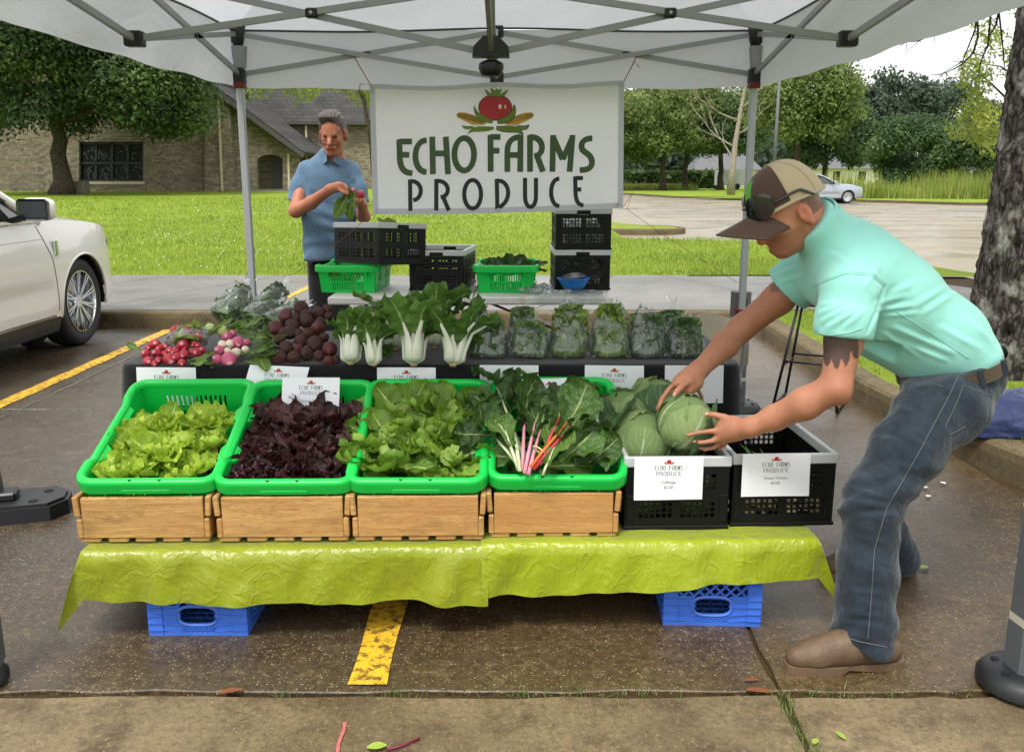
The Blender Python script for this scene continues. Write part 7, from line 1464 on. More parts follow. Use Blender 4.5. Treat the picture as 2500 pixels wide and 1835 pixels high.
# ------------------------------------------------------------------ price signs
def text_mesh(body):
    cu = bpy.data.curves.new('sign_text', 'FONT'); cu.body = body; cu.align_x = 'CENTER'; cu.resolution_u = 2; o = bpy.data.objects.new('sign_text', cu); me = o.to_mesh()
    V = [tuple(v.co) for v in me.vertices]; F = [tuple(p.vertices) for p in me.polygons]; o.to_mesh_clear(); bpy.data.objects.remove(o); bpy.data.curves.remove(cu); return V, F
def sign(P0, ux, dn, W, H, label, lines, curl=0.01, bend=None, seed=0):
    """paper sheet: P0 top left, ux/dn unit vectors right and down"""
    ux = Vector(ux).normalized(); dn = Vector(dn).normalized(); nn = dn.cross(ux).normalized() ; nn = nn if nn.y < 0 else -nn; P0 = Vector(P0); e = empty('price_sign', P0, 0, label, 'sign', 'white paper price signs')
    def fn(x, y, dz=0.0):
        c = curl * (math.sin(2.2 * x + seed) * .6 + (y ** 2) * (.6 + .6 * math.sin(3 * x + seed * 2)))
        return ux * (x * W) + dn * (y * H) + nn * (c + .0012 + dz) + (bend(x, y) if bend else Vector())
    mb = MB(); mb.grid(lambda u, v: fn(u, v), 16, 12); mb.build('sheet', M['paper'], e, True)
    gx = .30
    for word, y0, y1, x0, x1, gaps in (('ECHO FARMS', .205, .315, .29, .71, 1), ('PRODUCE', .345, .445, .31, .69, 0)):
        n = len(word); mb = MB(); st = (x1 - x0) / n
        for i, c in enumerate(word):
            if c != ' ': glyph(mb, c, x0 + st * i + st * .08, -y1, x0 + st * (i + .92), -y0, .0075, lambda x, y, dz: fn(x, -y, dz), .0003)
        mb.build('printed_line', M['inkpap'], e)
    mb = MB(); flatpoly(mb, oval(.5, -.125, .034, .05)[:-1], lambda x, y, dz: fn(x, -y, dz), .0006); mb.build('tomato_print', M['ink_red'], e)
    for s in (-1, 1): mb = MB(); flatpoly(mb, [(.5 + s * .012, -.17), (.5 + s * .05, -.125), (.5 + s * .085, -.135), (.5 + s * .05, -.185)][::s], lambda x, y, dz: fn(x, -y, dz), .0003); mb.build('corn_print', M['ink_brown'], e)
    for (txt, y, sz) in lines:
        V, F = text_mesh(txt); mb = MB(); mb.add([fn(.5 + v[0] * sz, y - v[1] * sz * W / H, .0004) for v in V], F); mb.build('printed_line', M['inkpap'], e)
    return e
SW, SH = .216, .140
def sign_px(u, v, y, label, lines, rot=0.0, dn=(0, -.12, -1), **kw): p = Qy(u, v, y); return sign(p, (math.cos(rot), 0.0, math.sin(rot)), dn, SW, SH, label, lines, **kw)
# front crates
sign_px(1549, 1113, 2.690, 'white paper sign reading Cabbage five dollars on a black crate', [('Cabbage', .625, .062), ('$5.00', .745, .062)], 0, (0, -.03, -1), curl=.006, seed=1)
sign_px(1813, 1107, 2.722, 'white paper sign reading Green Onions four dollars on a black crate', [('Green Onions', .60, .060), ('$4.00', .72, .060)], R(.6), (0, -.03, -1), curl=.006, seed=2)
ty = BT['y0'] - .020
sign_px(333, 896, ty, 'paper sign below the red radishes at the left table corner', [], R(-.5), (0, -.10, -1), seed=3)
sign_px(920, 897, ty, 'paper sign below the bok choy behind the romaine tray', [], 0, (0, -.10, -1), seed=4)
sign_px(1171, 891, ty, 'paper sign partly hidden behind the tall chard leaf', [], 0, (0, -.10, -1), seed=5)
sign_px(1428, 891, ty, 'paper sign reading Spinach per bag four dollars', [('Spinach/Bag', .60, .055), ('$4.00', .72, .055)], R(-.3), (0, -.10, -1), seed=6)
sign_px(1623, 891, ty, 'paper sign partly hidden by the far hand', [], 0, (0, -.10, -1), seed=7)
p = Qy(612, 892, ty); sign(p, (1, -.02, -.02), (-.22, -.55, -1), SW, SH, 'tilted paper sign reading Beets per bundle three dollars', [('Beets/Bundle', .60, .055), ('$3.00', .72, .055)], .012, None, 8)
p = Qy(690, 921, 3.10); sign(p, (1, 0, 0), (0, -.35, -1), SW * .93, SH, 'paper sign reading Lettuce four dollars on the red lettuce tray', [('Lettuce $4.00', .62, .058)], .008, None, 9)
p = Qy(1274, 924, 3.12); sign(p, (1, 0, .03), (0, -.45, -1), SW * .9, SH * .92, 'paper sign reading Swiss Chard four dollars with curled edge', [('Swiss Chard', .60, .055), ('$4.00', .72, .055)], .03, None, 10)
# ------------------------------------------------------------------ cars
def make_suv(name, label, paint, Mx, detail=True):
    e = empty(name, (0, 0, 0), 0, label, 'car'); e.matrix_world = Mx; WB = -2.82; RT = .375; RA = .405
    def hw(y, z):
        b = .955 - .10 * max(0, (y - .30) / .65) ** 2 * 2.2 - .05 * max(0, (-3.2 - y) / .6) ** 2
        b += .018 * math.exp(-(y / .42) ** 2) * max(0, 1 - abs(z - .78) / .3) + .018 * math.exp(-((y - WB) / .45) ** 2) * max(0, 1 - abs(z - .75) / .3)
        t = (z - .62) / .5; return b - .075 * max(0, t) ** 2 - .05 * max(0, (.5 - z) / .3) ** 2 - .022 * math.exp(-((z - .52) / .10) ** 2) * (-2.2 < y < -.5)
    def zs(y):  # shoulder height
        return 1.085 - .035 * max(0, y + .9) - .13 * max(0, (y + .1) / 1.0) ** 2.2 + .03 * max(0, -1 - y) * .5
    def zb(y): return .30 + .10 * max(0, (y - .45) / .5)
    ys = np.linspace(-3.78, .95, 106); nz = 18
    for s in (-1, 1):
        V, F = [], []
        for y in ys:
            for k in range(nz + 1):
                z = zb(y) + (zs(y) - zb(y)) * k / nz; yy = y
                for cy in (0, WB):
                    d = math.hypot(yy - cy, z - RT)
                    if d < RA: f = RA / max(d, 1e-4); yy = cy + (yy - cy) * f; z = RT + (z - RT) * f
                V.append((s * hw(yy, z), yy, z))
        def ins(y, k): z = zb(y) + (zs(y) - zb(y)) * k / nz; return min(math.hypot(y, z - RT), math.hypot(y - WB, z - RT)) < RA
        n = nz + 1
        for i in range(len(ys) - 1):
            for k in range(nz):
                if all(ins(ys[a], b) for a in (i, i + 1) for b in (k, k + 1)): continue
                q = (i * n + k, (i + 1) * n + k, (i + 1) * n + k + 1, i * n + k + 1); F.append(q if s == 1 else q[::-1])
        mb = MB(); mb.add(V, F); sd_ = mb.build('side_body', paint, e, True)
        for cy in (0, WB):
            mb = MB(); mb.tube([(s * (hw(cy + RA * math.cos(a), RT + RA * math.sin(a)) - .004), cy + RA * math.cos(a), RT + RA * math.sin(a)) for a in np.linspace(-.15, math.pi + .15, 30)], .011, 6); mb.build('arch_lip', paint, sd_, True)
            mb = MB(); mb.grid(lambda u, v: (s * (.92 - .45 * v), cy + (RA + .01) * math.cos(math.pi * (1.1 * u - .05)), RT + (RA + .01) * math.sin(math.pi * (1.1 * u - .05))), 20, 2); mb.add([(s * .47, cy + RA * math.cos(a), RT + RA * math.sin(a)) for a in np.linspace(0, 6.28, 24, endpoint=False)], [tuple(range(24))]); mb.build('wheel_well', M['well'], e)
        # sill, chrome, door seams, handle
        mb = MB(); mb.grid(lambda u, v: (s * (.935 - .03 * v + .012 * math.sin(math.pi * v)), -.43 - 1.94 * u, .36 - .17 * v), 10, 5); mb.grid(lambda u, v: (s * (.905 - .4 * v), -.43 - 1.94 * u, .19), 4, 1); mb.build('sill_cladding', M['trim'], e, True)
        mb = MB(); mb.bar((s * .942, -.52, .325), (s * .942, -2.3, .325), .008, .022, (0, 0, 1)); mb.build('sill_chrome', M['chrome'], e)
        if detail:
            for (a, b) in (((-.62, 1.04), (-.50, .78)), ((-.50, .78), (-.46, .36)), ((-1.62, 1.08), (-1.62, .36))): mb = MB(); mb.tube([(s * (hw(a[0] + (b[0] - a[0]) * t, a[1] + (b[1] - a[1]) * t) + .0005), a[0] + (b[0] - a[0]) * t, a[1] + (b[1] - a[1]) * t) for t in np.linspace(0, 1, 9)], .0035, 5); mb.build('door_seam', M['well'], sd_)
            mb = MB(); mb.tube([(s * (hw(y, .935) + .0005), y, .935) for y in np.linspace(-.56, -3.0, 22)], .003, 5); mb.build('body_crease', M['greycr'], sd_)
            mb = MB(); mb.cbox(s * .95 - .02, s * .95 + .03, -1.55, -1.36, .86, .89, .008); mb.build('door_handle', M['chrome'], sd_); mb = MB(); mb.cbox(s * .955 - .01, s * .955 + .012, -.46, -.42, .80, .92, .004); mb.build('fender_badge', M['chrome'], sd_)
    # bonnet, nose
    def top(u, v):
        y = -.78 + 1.72 * v; z = zs(y); s_ = 2 * u - 1; h = hw(y, z); return (s_ * h, y, z + (.055 + .02 * (v < .8)) * (1 - abs(s_) ** 2.6) * (1 - .6 * v ** 4) - .006 * math.exp(-((abs(s_) - .8) / .03) ** 2))
    mb = MB(); mb.grid(top, 28, 26); mb.build('bonnet', paint, e, True)
    def nose(u, v): y = .95; s_ = 2 * u - 1; z = zb(y) + (zs(y) - zb(y)) * v; return (s_ * hw(y, z), y + .10 * (1 - s_ * s_) * (.6 + .4 * math.sin(math.pi * v)), z)
    mb = MB(); mb.grid(nose, 16, 8); mb.build('front_bumper', paint, e, True); mb = MB(); mb.grid(lambda u, v: Vector(nose(.2 + .6 * u, .45 + .4 * v)) + Vector((0, .012, 0)), 10, 4); mb.build('grille', M['trim'], e)
    for s in (-1, 1): mb = MB(); mb.grid(lambda u, v: (s * (hw(.62 + .33 * u, .82) + .004), .62 + .33 * u, .74 + .12 * v - .05 * u * (1 - v)), 6, 3); mb.build('headlamp', M['chrome'], e, True)
    mb = MB(); mb.box(-.7, .7, -3.7, .6, .22, .30); mb.build('underbody', M['well'], e)
    # cabin: glass body with painted roof and pillars
    def gh(y): return (.885 - .10 * max(0, (y + .9)), .655)
    prof = [(-.55, 1.075), (-.98, 1.30), (-1.45, 1.545), (-1.75, 1.62), (-2.5, 1.655), (-3.1, 1.62), (-3.5, 1.42), (-3.72, 1.12)]
    def cab(u, v):
        t = u * (len(prof) - 1); i = min(int(t), len(prof) - 2); f = t - i; y = prof[i][0] + (prof[i + 1][0] - prof[i][0]) * f; z = prof[i][1] + (prof[i + 1][1] - prof[i][1]) * f; return y, z
    for s in (-1, 1):
        def sw(u, v): y, z = cab(u, v); zz = 1.07 + (z - 1.07) * v; return (s * (.895 - .25 * ((zz - 1.07) / .58) ** 1.3 - .03 * max(0, y + 1.2)), y, zz)
        mb = MB(); mb.grid(sw, 30, 8); mb.build('side_glass', M['glass'], e, True)
        mb = MB(); mb.tube([Vector(sw(t, 1.0)) + Vector((s * .004, 0, -.01)) for t in np.linspace(0, 1, 30)], .042, 8); mb.build('roof_rail', paint, e, True)
        mb = MB(); mb.tube([Vector(sw(t, .84)) + Vector((s * .006, 0, 0)) for t in np.linspace(.1, .85, 20)], .022, 6); mb.build('window_trim', M['trim'], e, True)
        for (ya, yb) in ((-.98, -.86), (-1.62, -1.72), (-2.72, -2.85)): mb = MB(); mb.bar((s * .90, ya, 1.075), (s * (.70 if ya < -1 else .80), yb if ya < -1 else -1.22, 1.60 if ya < -1 else 1.36), .03, .05); mb.build('window_pillar', M['trim'], e)
        mb = MB(); mb.bar((s * .905, -.62, 1.075), (s * .905, -3.4, 1.10), .02, .024); mb.build('belt_chrome', M['chrome'], e)
        # mirror
        def mir(u, v):
            a = 2 * math.pi * u; t = math.pi * (v - .5); c_ = math.cos(t); return (s * 1.085 + .125 * math.copysign(abs(math.cos(a) * c_) ** .55, math.cos(a)), -.90 + .06 * math.copysign(abs(math.sin(t)) ** .6, t), 1.175 + .085 * math.copysign(abs(math.sin(a) * c_) ** .6, math.sin(a)))
        mb = MB(); mb.grid(mir, 28, 14, True); m_ = mb.build('wing_mirror', paint, e, True)
        mb = MB(); mb.cbox(s * 1.085 - .118, s * 1.085 + .110, -.966, -.956, 1.097, 1.253, .02); mb.build('mirror_glass', M['glass'], m_); mb = MB(); mb.bar((s * .90, -.93, 1.09), (s * 1.02, -.97, 1.12), .06, .04); mb.build('mirror_arm', M['trim'], m_)
    mb = MB(); mb.grid(lambda u, v: ((2 * u - 1) * .66, *cab(.30 + .42 * v, 0)), 10, 12); o = mb.build('roof', paint, e, True); o.location.z = .006
    mb = MB(); mb.grid(lambda u, v: ((2 * u - 1) * (.86 - .2 * v), *cab(.0 + .32 * v, 0)), 10, 8); mb.build('windscreen', M['glass'], e, True); mb = MB(); mb.grid(lambda u, v: ((2 * u - 1) * (.66 + .2 * v), *cab(.70 + .30 * v, 0)), 10, 8); mb.build('rear_glass', M['glass'], e, True)
    mb = MB(); mb.grid(lambda u, v: ((2 * u - 1) * .9, -3.78, .3 + .82 * v), 6, 4); mb.build('tailgate', paint, e); mb = MB(); mb.lathe([(.17, 0), (.185, .012), (.17, .02)], 20, Matrix.Translation((.38, -1.15, 1.0)) @ Matrix.Rotation(R(70), 4, 'X')); mb.build('steering_wheel', M['trim'], e); mb = MB(); mb.cbox(-.8, .8, -1.0, -.6, .95, 1.06, .03); mb.build('dashboard', M['trim'], e)
    # wheels
    tyre = MB().lathe([(.255, -.10), (.30, -.118), (.345, -.115), (.366, -.095), (.375, -.06), (.375, -.03), (.370, -.027), (.370, -.02), (.375, -.017), (.375, .017), (.370, .02), (.370, .027), (.375, .03), (.375, .06), (.366, .095), (.345, .115), (.30, .118), (.255, .10)], 48).mesh('tyre', M['tyre'], True, 40)
    rim = MB().lathe([(.262, .105), (.262, .112), (.252, .112), (.244, .09), (.235, -.04), (.05, -.05), (.001, -.05)], 40).mesh('rim', M['chrome'], True, 40)
    sp = MB()
    for k in range(10):
        for w_ in (-.045, .045): a = k * .6283 + w_; a2 = k * .6283 + w_ * 1.6; sp.bar((.05 * math.cos(a), .05 * math.sin(a), .075), (.25 * math.cos(a2), .25 * math.sin(a2), .098), .016, .022, (0, 0, 1))
    sp.lathe([(.001, .085), (.05, .085), (.058, .07), (.058, .03)], 16); spm = sp.mesh('spokes', M['chrome'])
    for (x, y) in ((.80, 0), (-.80, 0), (.80, WB), (-.80, WB)):
        o = inst('wheel', tyre, e, (x, y, RT), (0, R(90 if x > 0 else -90), 0)); r_ = inst('rim', rim, o); inst('spokes', spm, r_)
    return e
make_suv('parked_car', 'white car parked nose to the kerb at the left edge', M['suvwhite'], Matrix.Translation((-4.585, 7.66, 0)))
fw = Gz(2066, 497); make_suv('parked_car', 'silver car far across the car park behind the cap', M['suvsilver'], Matrix.Translation((fw.x, fw.y + .9, 0)) @ Matrix.Rotation(R(-86), 4, 'Z') @ Matrix.Scale(.98, 4), False)
# ------------------------------------------------------------------ stool, chair, bag
YS = 5.55; sc_ = Qy(1996, 733, YS); ST = empty('bar_stool', (sc_.x, YS, 0), R(-28), 'bar stool with pale round wooden seat and black sled legs', 'stool'); zs_ = sc_.z
mb = MB(); mb.lathe([(.001, 0), (.150, 0), (.158, .008), (.158, .022), (.150, .03), (.001, .03)], 32, Matrix.Translation((0, 0, zs_ - .012))); mb.build('seat', M['stoolwood'], ST, True, 40); mb = MB(); mb.tube([(.125 * math.cos(t), .125 * math.sin(t), zs_ - .018) for t in np.linspace(0, 6.283, 25)], .008, 6); mb.build('seat_ring', M['blackmetal'], ST)
for s in (-1, 1):
    a, b, c, d = Vector((s * .10, -.08, zs_ - .02)), Vector((s * .19, -.19, .012)), Vector((s * .19, .19, .012)), Vector((s * .10, .08, zs_ - .02))
    for (p, q) in ((a, b), (c, d)): mb = MB(); mb.tube([p, q], .009, 8); mb.build('leg', M['blackmetal'], ST, True)
    mb = MB(); mb.tube([b, c], .009, 8); mb.build('sled_foot', M['blackmetal'], ST, True); t = .60; mb = MB(); mb.tube([a.lerp(b, t), d.lerp(c, t)], .007, 8); mb.build('rung', M['blackmetal'], ST, True)
for y in (-1, 1): f = lambda s: Vector((s * .10, y * .08, zs_ - .02)).lerp(Vector((s * .19, y * .19, .012)), .56); mb = MB(); mb.tube([f(-1), f(1)], .007, 8); mb.build('rung', M['blackmetal'], ST, True)
pc = Qy(1740, 800, 4.75); CHR = empty('folding_chair', (pc.x, 4.75, 0), R(-55), 'beige plastic folding chair behind the produce table', 'chair'); zc2 = Qy(1740, 768, 4.75).z
def pad(u, v): a, b = 2 * u - 1, v; return (a * .22 * (1 - .35 * b ** 5), .03 * a * a, zc2 - .24 + .24 * b * (1 - .12 * abs(a) ** 3 * b))
for o_ in (0, .028): mb = MB(); mb.grid(lambda u, v: Vector(pad(u, v)) + Vector((0, o_ - .02, 0)), 16, 10); mb.build('backrest', M['chairpl'], CHR, True)
mb = MB(); mb.cbox(-.2, .2, -.42, -.03, .40, .43, .012); mb.build('seat', M['chairpl'], CHR)
for s in (-1, 1): mb = MB(); mb.tube([(s * .23, .0, zc2 - .03), (s * .23, -.02, .45), (s * .23, -.42, 0)], .012, 8); mb.build('leg', M['pole'], CHR, True); mb = MB(); mb.tube([(s * .21, -.3, .42), (s * .21, .12, 0)], .012, 8); mb.build('leg', M['pole'], CHR, True)
pb = Gz(2480, 1060, .15)
def sack(u, v):
    a = 2 * math.pi * u; t = math.pi * (v - .5); x, y, z = math.cos(a) * math.cos(t), math.sin(a) * math.cos(t), math.sin(t); q = np.array([[x, y, z]]); r_ = 1 + .22 * float(fbm(q, 1.7, 3, 4)[0]) + .10 * (1 - abs(float(fbm(q + 5, 3.1, 2, 2)[0])))
    return (.24 * x * r_, .17 * y * r_, max(0, .055 + .13 * z * r_ + .03 * x))
mb = MB(); mb.grid(sack, 60, 34, True); tag(mb.build('nylon_bag', M['navy'], None, True, loc=(pb.x, pb.y + .1, .15), rot=(0, 0, .4)), 'crumpled navy nylon bag lying on the island kerb', 'bag')
# ------------------------------------------------------------------ people
def to_px(V):
    x, y, z = V[:, 0], V[:, 1], V[:, 2] - CAMH; f = y * _c - z * _s; return PCX + PXF * x / f, PCY - PXF * (y * _s + z * _c) / f
def folds(V, F, amp, fn): N = vnormals(V, F); return V + N * (amp * fn(V))[:, None]
def part_mesh(nm, B, mat, parent, it=2, disp=None, col=None, segs=None):
    V, F = B.net(); V = relax(V, F, it, .5)
    if disp: V = V + vnormals(V, F) * disp(V)[:, None]
    if segs: V = V + vnormals(V, F) * crease(V, F, segs)[:, None]
    o = inst(nm, np_mesh(nm, V - np.array(parent.location), F, mat, True, None, col(V) if col else None), parent); return o
def crease(V, F, segs):
    u, v = to_px(V); N = vnormals(V, F); d = np.zeros(len(V)); near = np.clip(-N[:, 1] * 2.5 + .4, 0, 1)
    for (u0, v0, u1, v1, w_, a) in segs:
        dx, dy = u1 - u0, v1 - v0; L2_ = dx * dx + dy * dy; t = np.clip(((u - u0) * dx + (v - v0) * dy) / L2_, 0, 1); s_ = ((u - u0) * dy - (v - v0) * dx) / math.sqrt(L2_); e_ = np.hypot(u - u0 - t * dx, v - v0 - t * dy)
        d += a * (np.exp(-(e_ / w_) ** 2) - .55 * np.exp(-((e_ - 1.5 * w_) / w_) ** 2) * (s_ > 0)) * np.sin(np.pi * np.clip(.08 + .84 * t, 0, 1)) ** .6
    return d * near
from mathutils.bvhtree import BVHTree
def caster(o):
    me = o.data; mw = Vector(o.parent.location); t = BVHTree.FromPolygons([v.co + mw for v in me.vertices], [tuple(p.vertices) for p in me.polygons])
    def hit(u, v, off=.002):
        d = ray(u, v).normalized(); h = t.ray_cast(Vector((0, 0, CAMH)), d)
        return None if h[0] is None else h[0] - d * off
    return hit
def seamline(nm, hit, pts, r_, mat, parent, root, n=14, off=.0015):
    Q = []
    for i in range(len(pts) - 1):
        for k in range(n):
            t = k / n; h = hit(pts[i][0] + (pts[i + 1][0] - pts[i][0]) * t, pts[i][1] + (pts[i + 1][1] - pts[i][1]) * t, off)
            if h is not None: Q.append(h - Vector(root.location))
    if len(Q) > 2: mb = MB(); mb.tube(Q, r_, 5); return mb.build(nm, mat, parent, True)
def finger(B, pts, r0=.0092, r1=.0068):
    n = len(pts)
    for i in range(n - 1): B.cone(pts[i], r0 + (r1 - r0) * i / (n - 1), pts[i + 1], r0 + (r1 - r0) * (i + 1) / (n - 1), .004 if i else .010)
SK = np.array(srgb(172, 118, 90)); SKR = np.array(srgb(184, 108, 86))
# ---- man bending over the crates
P1 = empty('person', (1.2, 2.75, 0), 0, 'man in mint polo shirt, jeans and cap bending to lift a cabbage', 'person')
q = Qy
HCn = q(1926, 512, 2.72); tl = R(30); hf = Vector((-math.cos(tl), -.06, -math.sin(tl))).normalized(); hs2 = Vector((0, -1, 0)); hu = hf.cross(hs2).normalized(); hu = hu if hu.z > 0 else -hu; hs2 = hu.cross(hf).normalized()   # forward, left (to camera), up
if hs2.y > 0: hs2 = -hs2
def hp(x, y, z): return HCn + hf * x + hs2 * y + hu * z
HM = Matrix((hf, hs2, hu)).transposed()
neck = q(2015, 585, 2.76); shN, elN, wrN = q(2078, 700, 2.60), q(2040, 945, 2.535), q(1832, 1043, 2.655); shF, elF, wrF = q(1975, 660, 2.95), q(1812, 800, 3.03), q(1706, 903, 2.93)
B = Body((.35, 2.35, .55), (1.35, 3.15, 1.62), .0052)
B.ell(hp(0, 0, .035), (.100, .078, .095), HM, .02).ell(hp(.035, 0, -.045), (.068, .060, .080), HM, .03).ell(hp(.070, 0, -.098), (.028, .034, .024), HM, .02).cone(hp(.078, 0, -.005), .014, hp(.113, 0, -.040), .015, .012).cone(hp(.085, 0, -.072), .020, hp(.092, 0, -.078), .016, .012)
B.cone(hp(.083, .028, .012), .012, hp(.083, -.028, .012), .012, .015).ell(hp(.082, .03, -.012), (.016, .016, .010), HM, .008, 'sub').ell(hp(.055, .046, -.028), (.025, .018, .022), HM, .015).cone(hp(.104, .018, -.070), .004, hp(.104, -.018, -.070), .004, .006, 'sub')
B.ell(hp(-.012, .079, -.016), (.021, .011, .031), HM, .005).ell(hp(-.006, .090, -.013), (.011, .008, .020), HM, .002, 'sub').cone(hp(-.02, .080, -.050), .009, hp(-.02, .078, -.046), .009, .006).ell(hp(-.012, -.079, -.018), (.024, .012, .036), HM, .006)
B.cone(hp(-.035, 0, -.05), .062, neck + Vector((-.01, 0, .0)), .068, .03).cone(neck, .07, q(2080, 640, 2.76), .09, .03)
B.path([shN, q(2060, 830, 2.565), elN], [.057, .052, .043], .02).path([elN, q(1965, 985, 2.57), q(1890, 1020, 2.63), wrN], [.043, .046, .037, .028], .02).cone(elN + Vector((.012, 0, -.02)), .03, elN, .03, .02)
B.path([shF, q(1900, 730, 2.99), elF], [.054, .051, .043], .02).path([elF, q(1770, 842, 3.01), wrF], [.043, .044, .029], .02)
# near hand: palm at the right of the cabbage, thumb above, fingers across the front
pN = q(1776, 1048, 2.715); B.cone(wrN, .029, pN, .034, .02, flat=((0, .55, .83), 1.0)).cone(q(1800, 1052, 2.69), .030, q(1762, 1062, 2.725), .028, .015).cone(q(1790, 1036, 2.70), .026, q(1768, 1040, 2.725), .024, .015)
finger(B, [q(1800, 1035, 2.69), q(1768, 1018, 2.715), q(1742, 1012, 2.728), q(1727, 1011, 2.735)], .0125, .0085)
finger(B, [q(1768, 1050, 2.704), q(1735, 1052, 2.711), q(1704, 1056, 2.716), q(1678, 1062, 2.722)]); finger(B, [q(1766, 1064, 2.709), q(1738, 1076, 2.711), q(1713, 1080, 2.717), q(1694, 1078, 2.724)]); finger(B, [q(1766, 1076, 2.729), q(1742, 1092, 2.731), q(1722, 1096, 2.739), q(1706, 1092, 2.747)], .0088, .0066); finger(B, [q(1770, 1084, 2.749), q(1752, 1102, 2.754), q(1738, 1106, 2.764), q(1726, 1102, 2.774)], .008, .006)
# far hand: over the top left of the cabbage
pF = q(1676, 930, 2.885); B.cone(wrF, .030, pF, .034, .02).cone(q(1690, 915, 2.91), .030, q(1660, 935, 2.875), .026, .015).cone(q(1700, 935, 2.90), .024, q(1680, 950, 2.86), .022, .015)
finger(B, [q(1690, 925, 2.87), q(1668, 940, 2.825), q(1655, 952, 2.80), q(1648, 961, 2.795)], .0125, .009); finger(B, [q(1660, 930, 2.87), q(1638, 945, 2.845), q(1620, 968, 2.825), q(1608, 994, 2.815)]); finger(B, [q(1656, 935, 2.895), q(1632, 950, 2.885), q(1614, 975, 2.88), q(1604, 1000, 2.875)])
finger(B, [q(1664, 938, 2.92), q(1645, 955, 2.925), q(1630, 980, 2.93), q(1622, 1000, 2.93)], .0088, .0066); finger(B, [q(1700, 945, 2.93), q(1712, 965, 2.94), q(1716, 985, 2.94), q(1712, 1000, 2.935)], .008, .006)
def col1(V):
    u, v = to_px(V); c = np.tile(SK, (len(V), 1)); n = fbm(V, 9, 3, 1)[:, None]; c = c * (1 + .14 * n) * (1 + .10 * fbm(V, 60, 2, 5)[:, None])
    L = (V - np.array(HCn)) @ np.array(HM); face = (np.abs(L) < .16).all(1)
    def blend(m, col, k): c[m] = c[m] * (1 - k) + np.array(col) * k
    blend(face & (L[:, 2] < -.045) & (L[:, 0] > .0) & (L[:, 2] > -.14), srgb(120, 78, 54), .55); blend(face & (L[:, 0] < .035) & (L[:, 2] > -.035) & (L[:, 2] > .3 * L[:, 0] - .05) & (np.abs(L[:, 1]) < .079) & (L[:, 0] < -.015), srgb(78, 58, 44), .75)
    blend(face & (np.abs(L[:, 1]) > .078), SKR, .6); blend(face & (L[:, 0] > .098) & (L[:, 2] > -.06), SKR, .5); blend(face & (L[:, 0] > .075) & (np.abs(L[:, 2] - .018) < .006) & (np.abs(L[:, 1]) > .012), srgb(84, 58, 42), .7); blend(face & (L[:, 0] > .068) & (np.abs(L[:, 2] + .012) < .005) & (np.abs(np.abs(L[:, 1]) - .03) < .013), srgb(50, 34, 28), .8)
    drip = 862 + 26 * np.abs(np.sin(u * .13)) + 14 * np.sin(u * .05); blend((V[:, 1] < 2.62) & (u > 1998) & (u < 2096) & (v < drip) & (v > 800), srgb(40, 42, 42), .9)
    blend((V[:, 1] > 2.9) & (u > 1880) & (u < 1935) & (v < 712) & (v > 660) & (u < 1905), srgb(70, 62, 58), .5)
    return np.clip(c, 0, 1)
part_mesh('body', B, M['skin'], P1, 2, None, col1)
for (u, v, y) in ((1724, 1010, 2.7285), (1646, 962, 2.787)): p = q(u, v, y) - Vector(P1.location); mb = MB(); mb.lathe([(.001, .0012), (.005, .0008), (.0062, -.001)], 10, Matrix.Translation(p) @ Vector((-.4, -.8, .45)).to_track_quat('Z', 'Y').to_matrix().to_4x4()); mb.build('finger_nail', M['nail'], P1, True)
# shirt
B = Body((.75, 2.35, .62), (1.62, 3.25, 1.62), .0062)
ch1, ch2, wa, hp_ = q(2085, 662, 2.77), q(2168, 730, 2.77), q(2288, 825, 2.76), q(2340, 878, 2.75)
fl = ((0, 1, 0), .80)
B.cone(q(2050, 610, 2.77), .100, ch1, .134, .05, flat=fl).cone(ch1, .134, ch2, .138, .06, flat=fl).cone(ch2, .138, wa, .128, .06, flat=fl).cone(wa, .128, hp_, .120, .05, flat=fl)
B.cone(q(2130, 790, 2.74), .10, q(2250, 862, 2.74), .085, .06).cone(shN, .078, ch1, .11, .05).cone(shF, .085, ch1, .12, .05)
B.path([shN + Vector((0, .02, 0)), q(2064, 780, 2.575), q(2050, 870, 2.56)], [.080, .079, .079], .03).path([shF, q(1925, 705, 2.975), q(1880, 745, 3.0)], [.082, .080, .078], .03)
B.cone(hp(-.045, 0, -.075), .078, neck + Vector((.02, 0, -.02)), .092, .03)
dN = (q(2050, 870, 2.56) - q(2068, 740, 2.58)).normalized(); B.cut(q(2048, 822, 2.56), dN, (.75, 2.3, .6), (1.15, 2.66, 1.2)); dF = (q(1880, 745, 3.0) - shF).normalized(); B.cut(q(1918, 705, 2.98), dF, (.6, 2.86, .8), (1.0, 3.3, 1.45))
dH = (q(2360, 905, 2.75) - q(2280, 800, 2.76)).normalized(); B.cut(q(2335, 905, 2.75), (.35, 0, -.94), (1.05, 2.4, .6), (1.62, 3.2, 1.05))
nk = (hp(0, 0, 0) - neck).normalized(); B.cut(hp(-.04, 0, -.052), nk, (.75, 2.6, 1.05), (1.05, 2.95, 1.62))
def sh_f(V):
    u, v = to_px(V); w_ = (u - 2080) * .55 + (v - 700) * .83; n = fbm(V, 5, 3, 2); t = np.clip((u - 2000) / 150, 0, 1) * (V[:, 1] < 2.75)
    d = .005 * np.sin((.80 * (v - 640) - .55 * (u - 2000)) * .085 + 5 * n) * t * np.clip(1.2 - (u - 2050) / 330, .15, 1); d = d + .006 * n + .0035 * np.sin((v + .9 * u) * .11 + 4 * n) * np.clip((v - 760) / 60, 0, 1) * np.clip((2110 - u) / 60, 0, 1)
    return d * .3 + .0025 * fbm(V, 11, 2, 4)
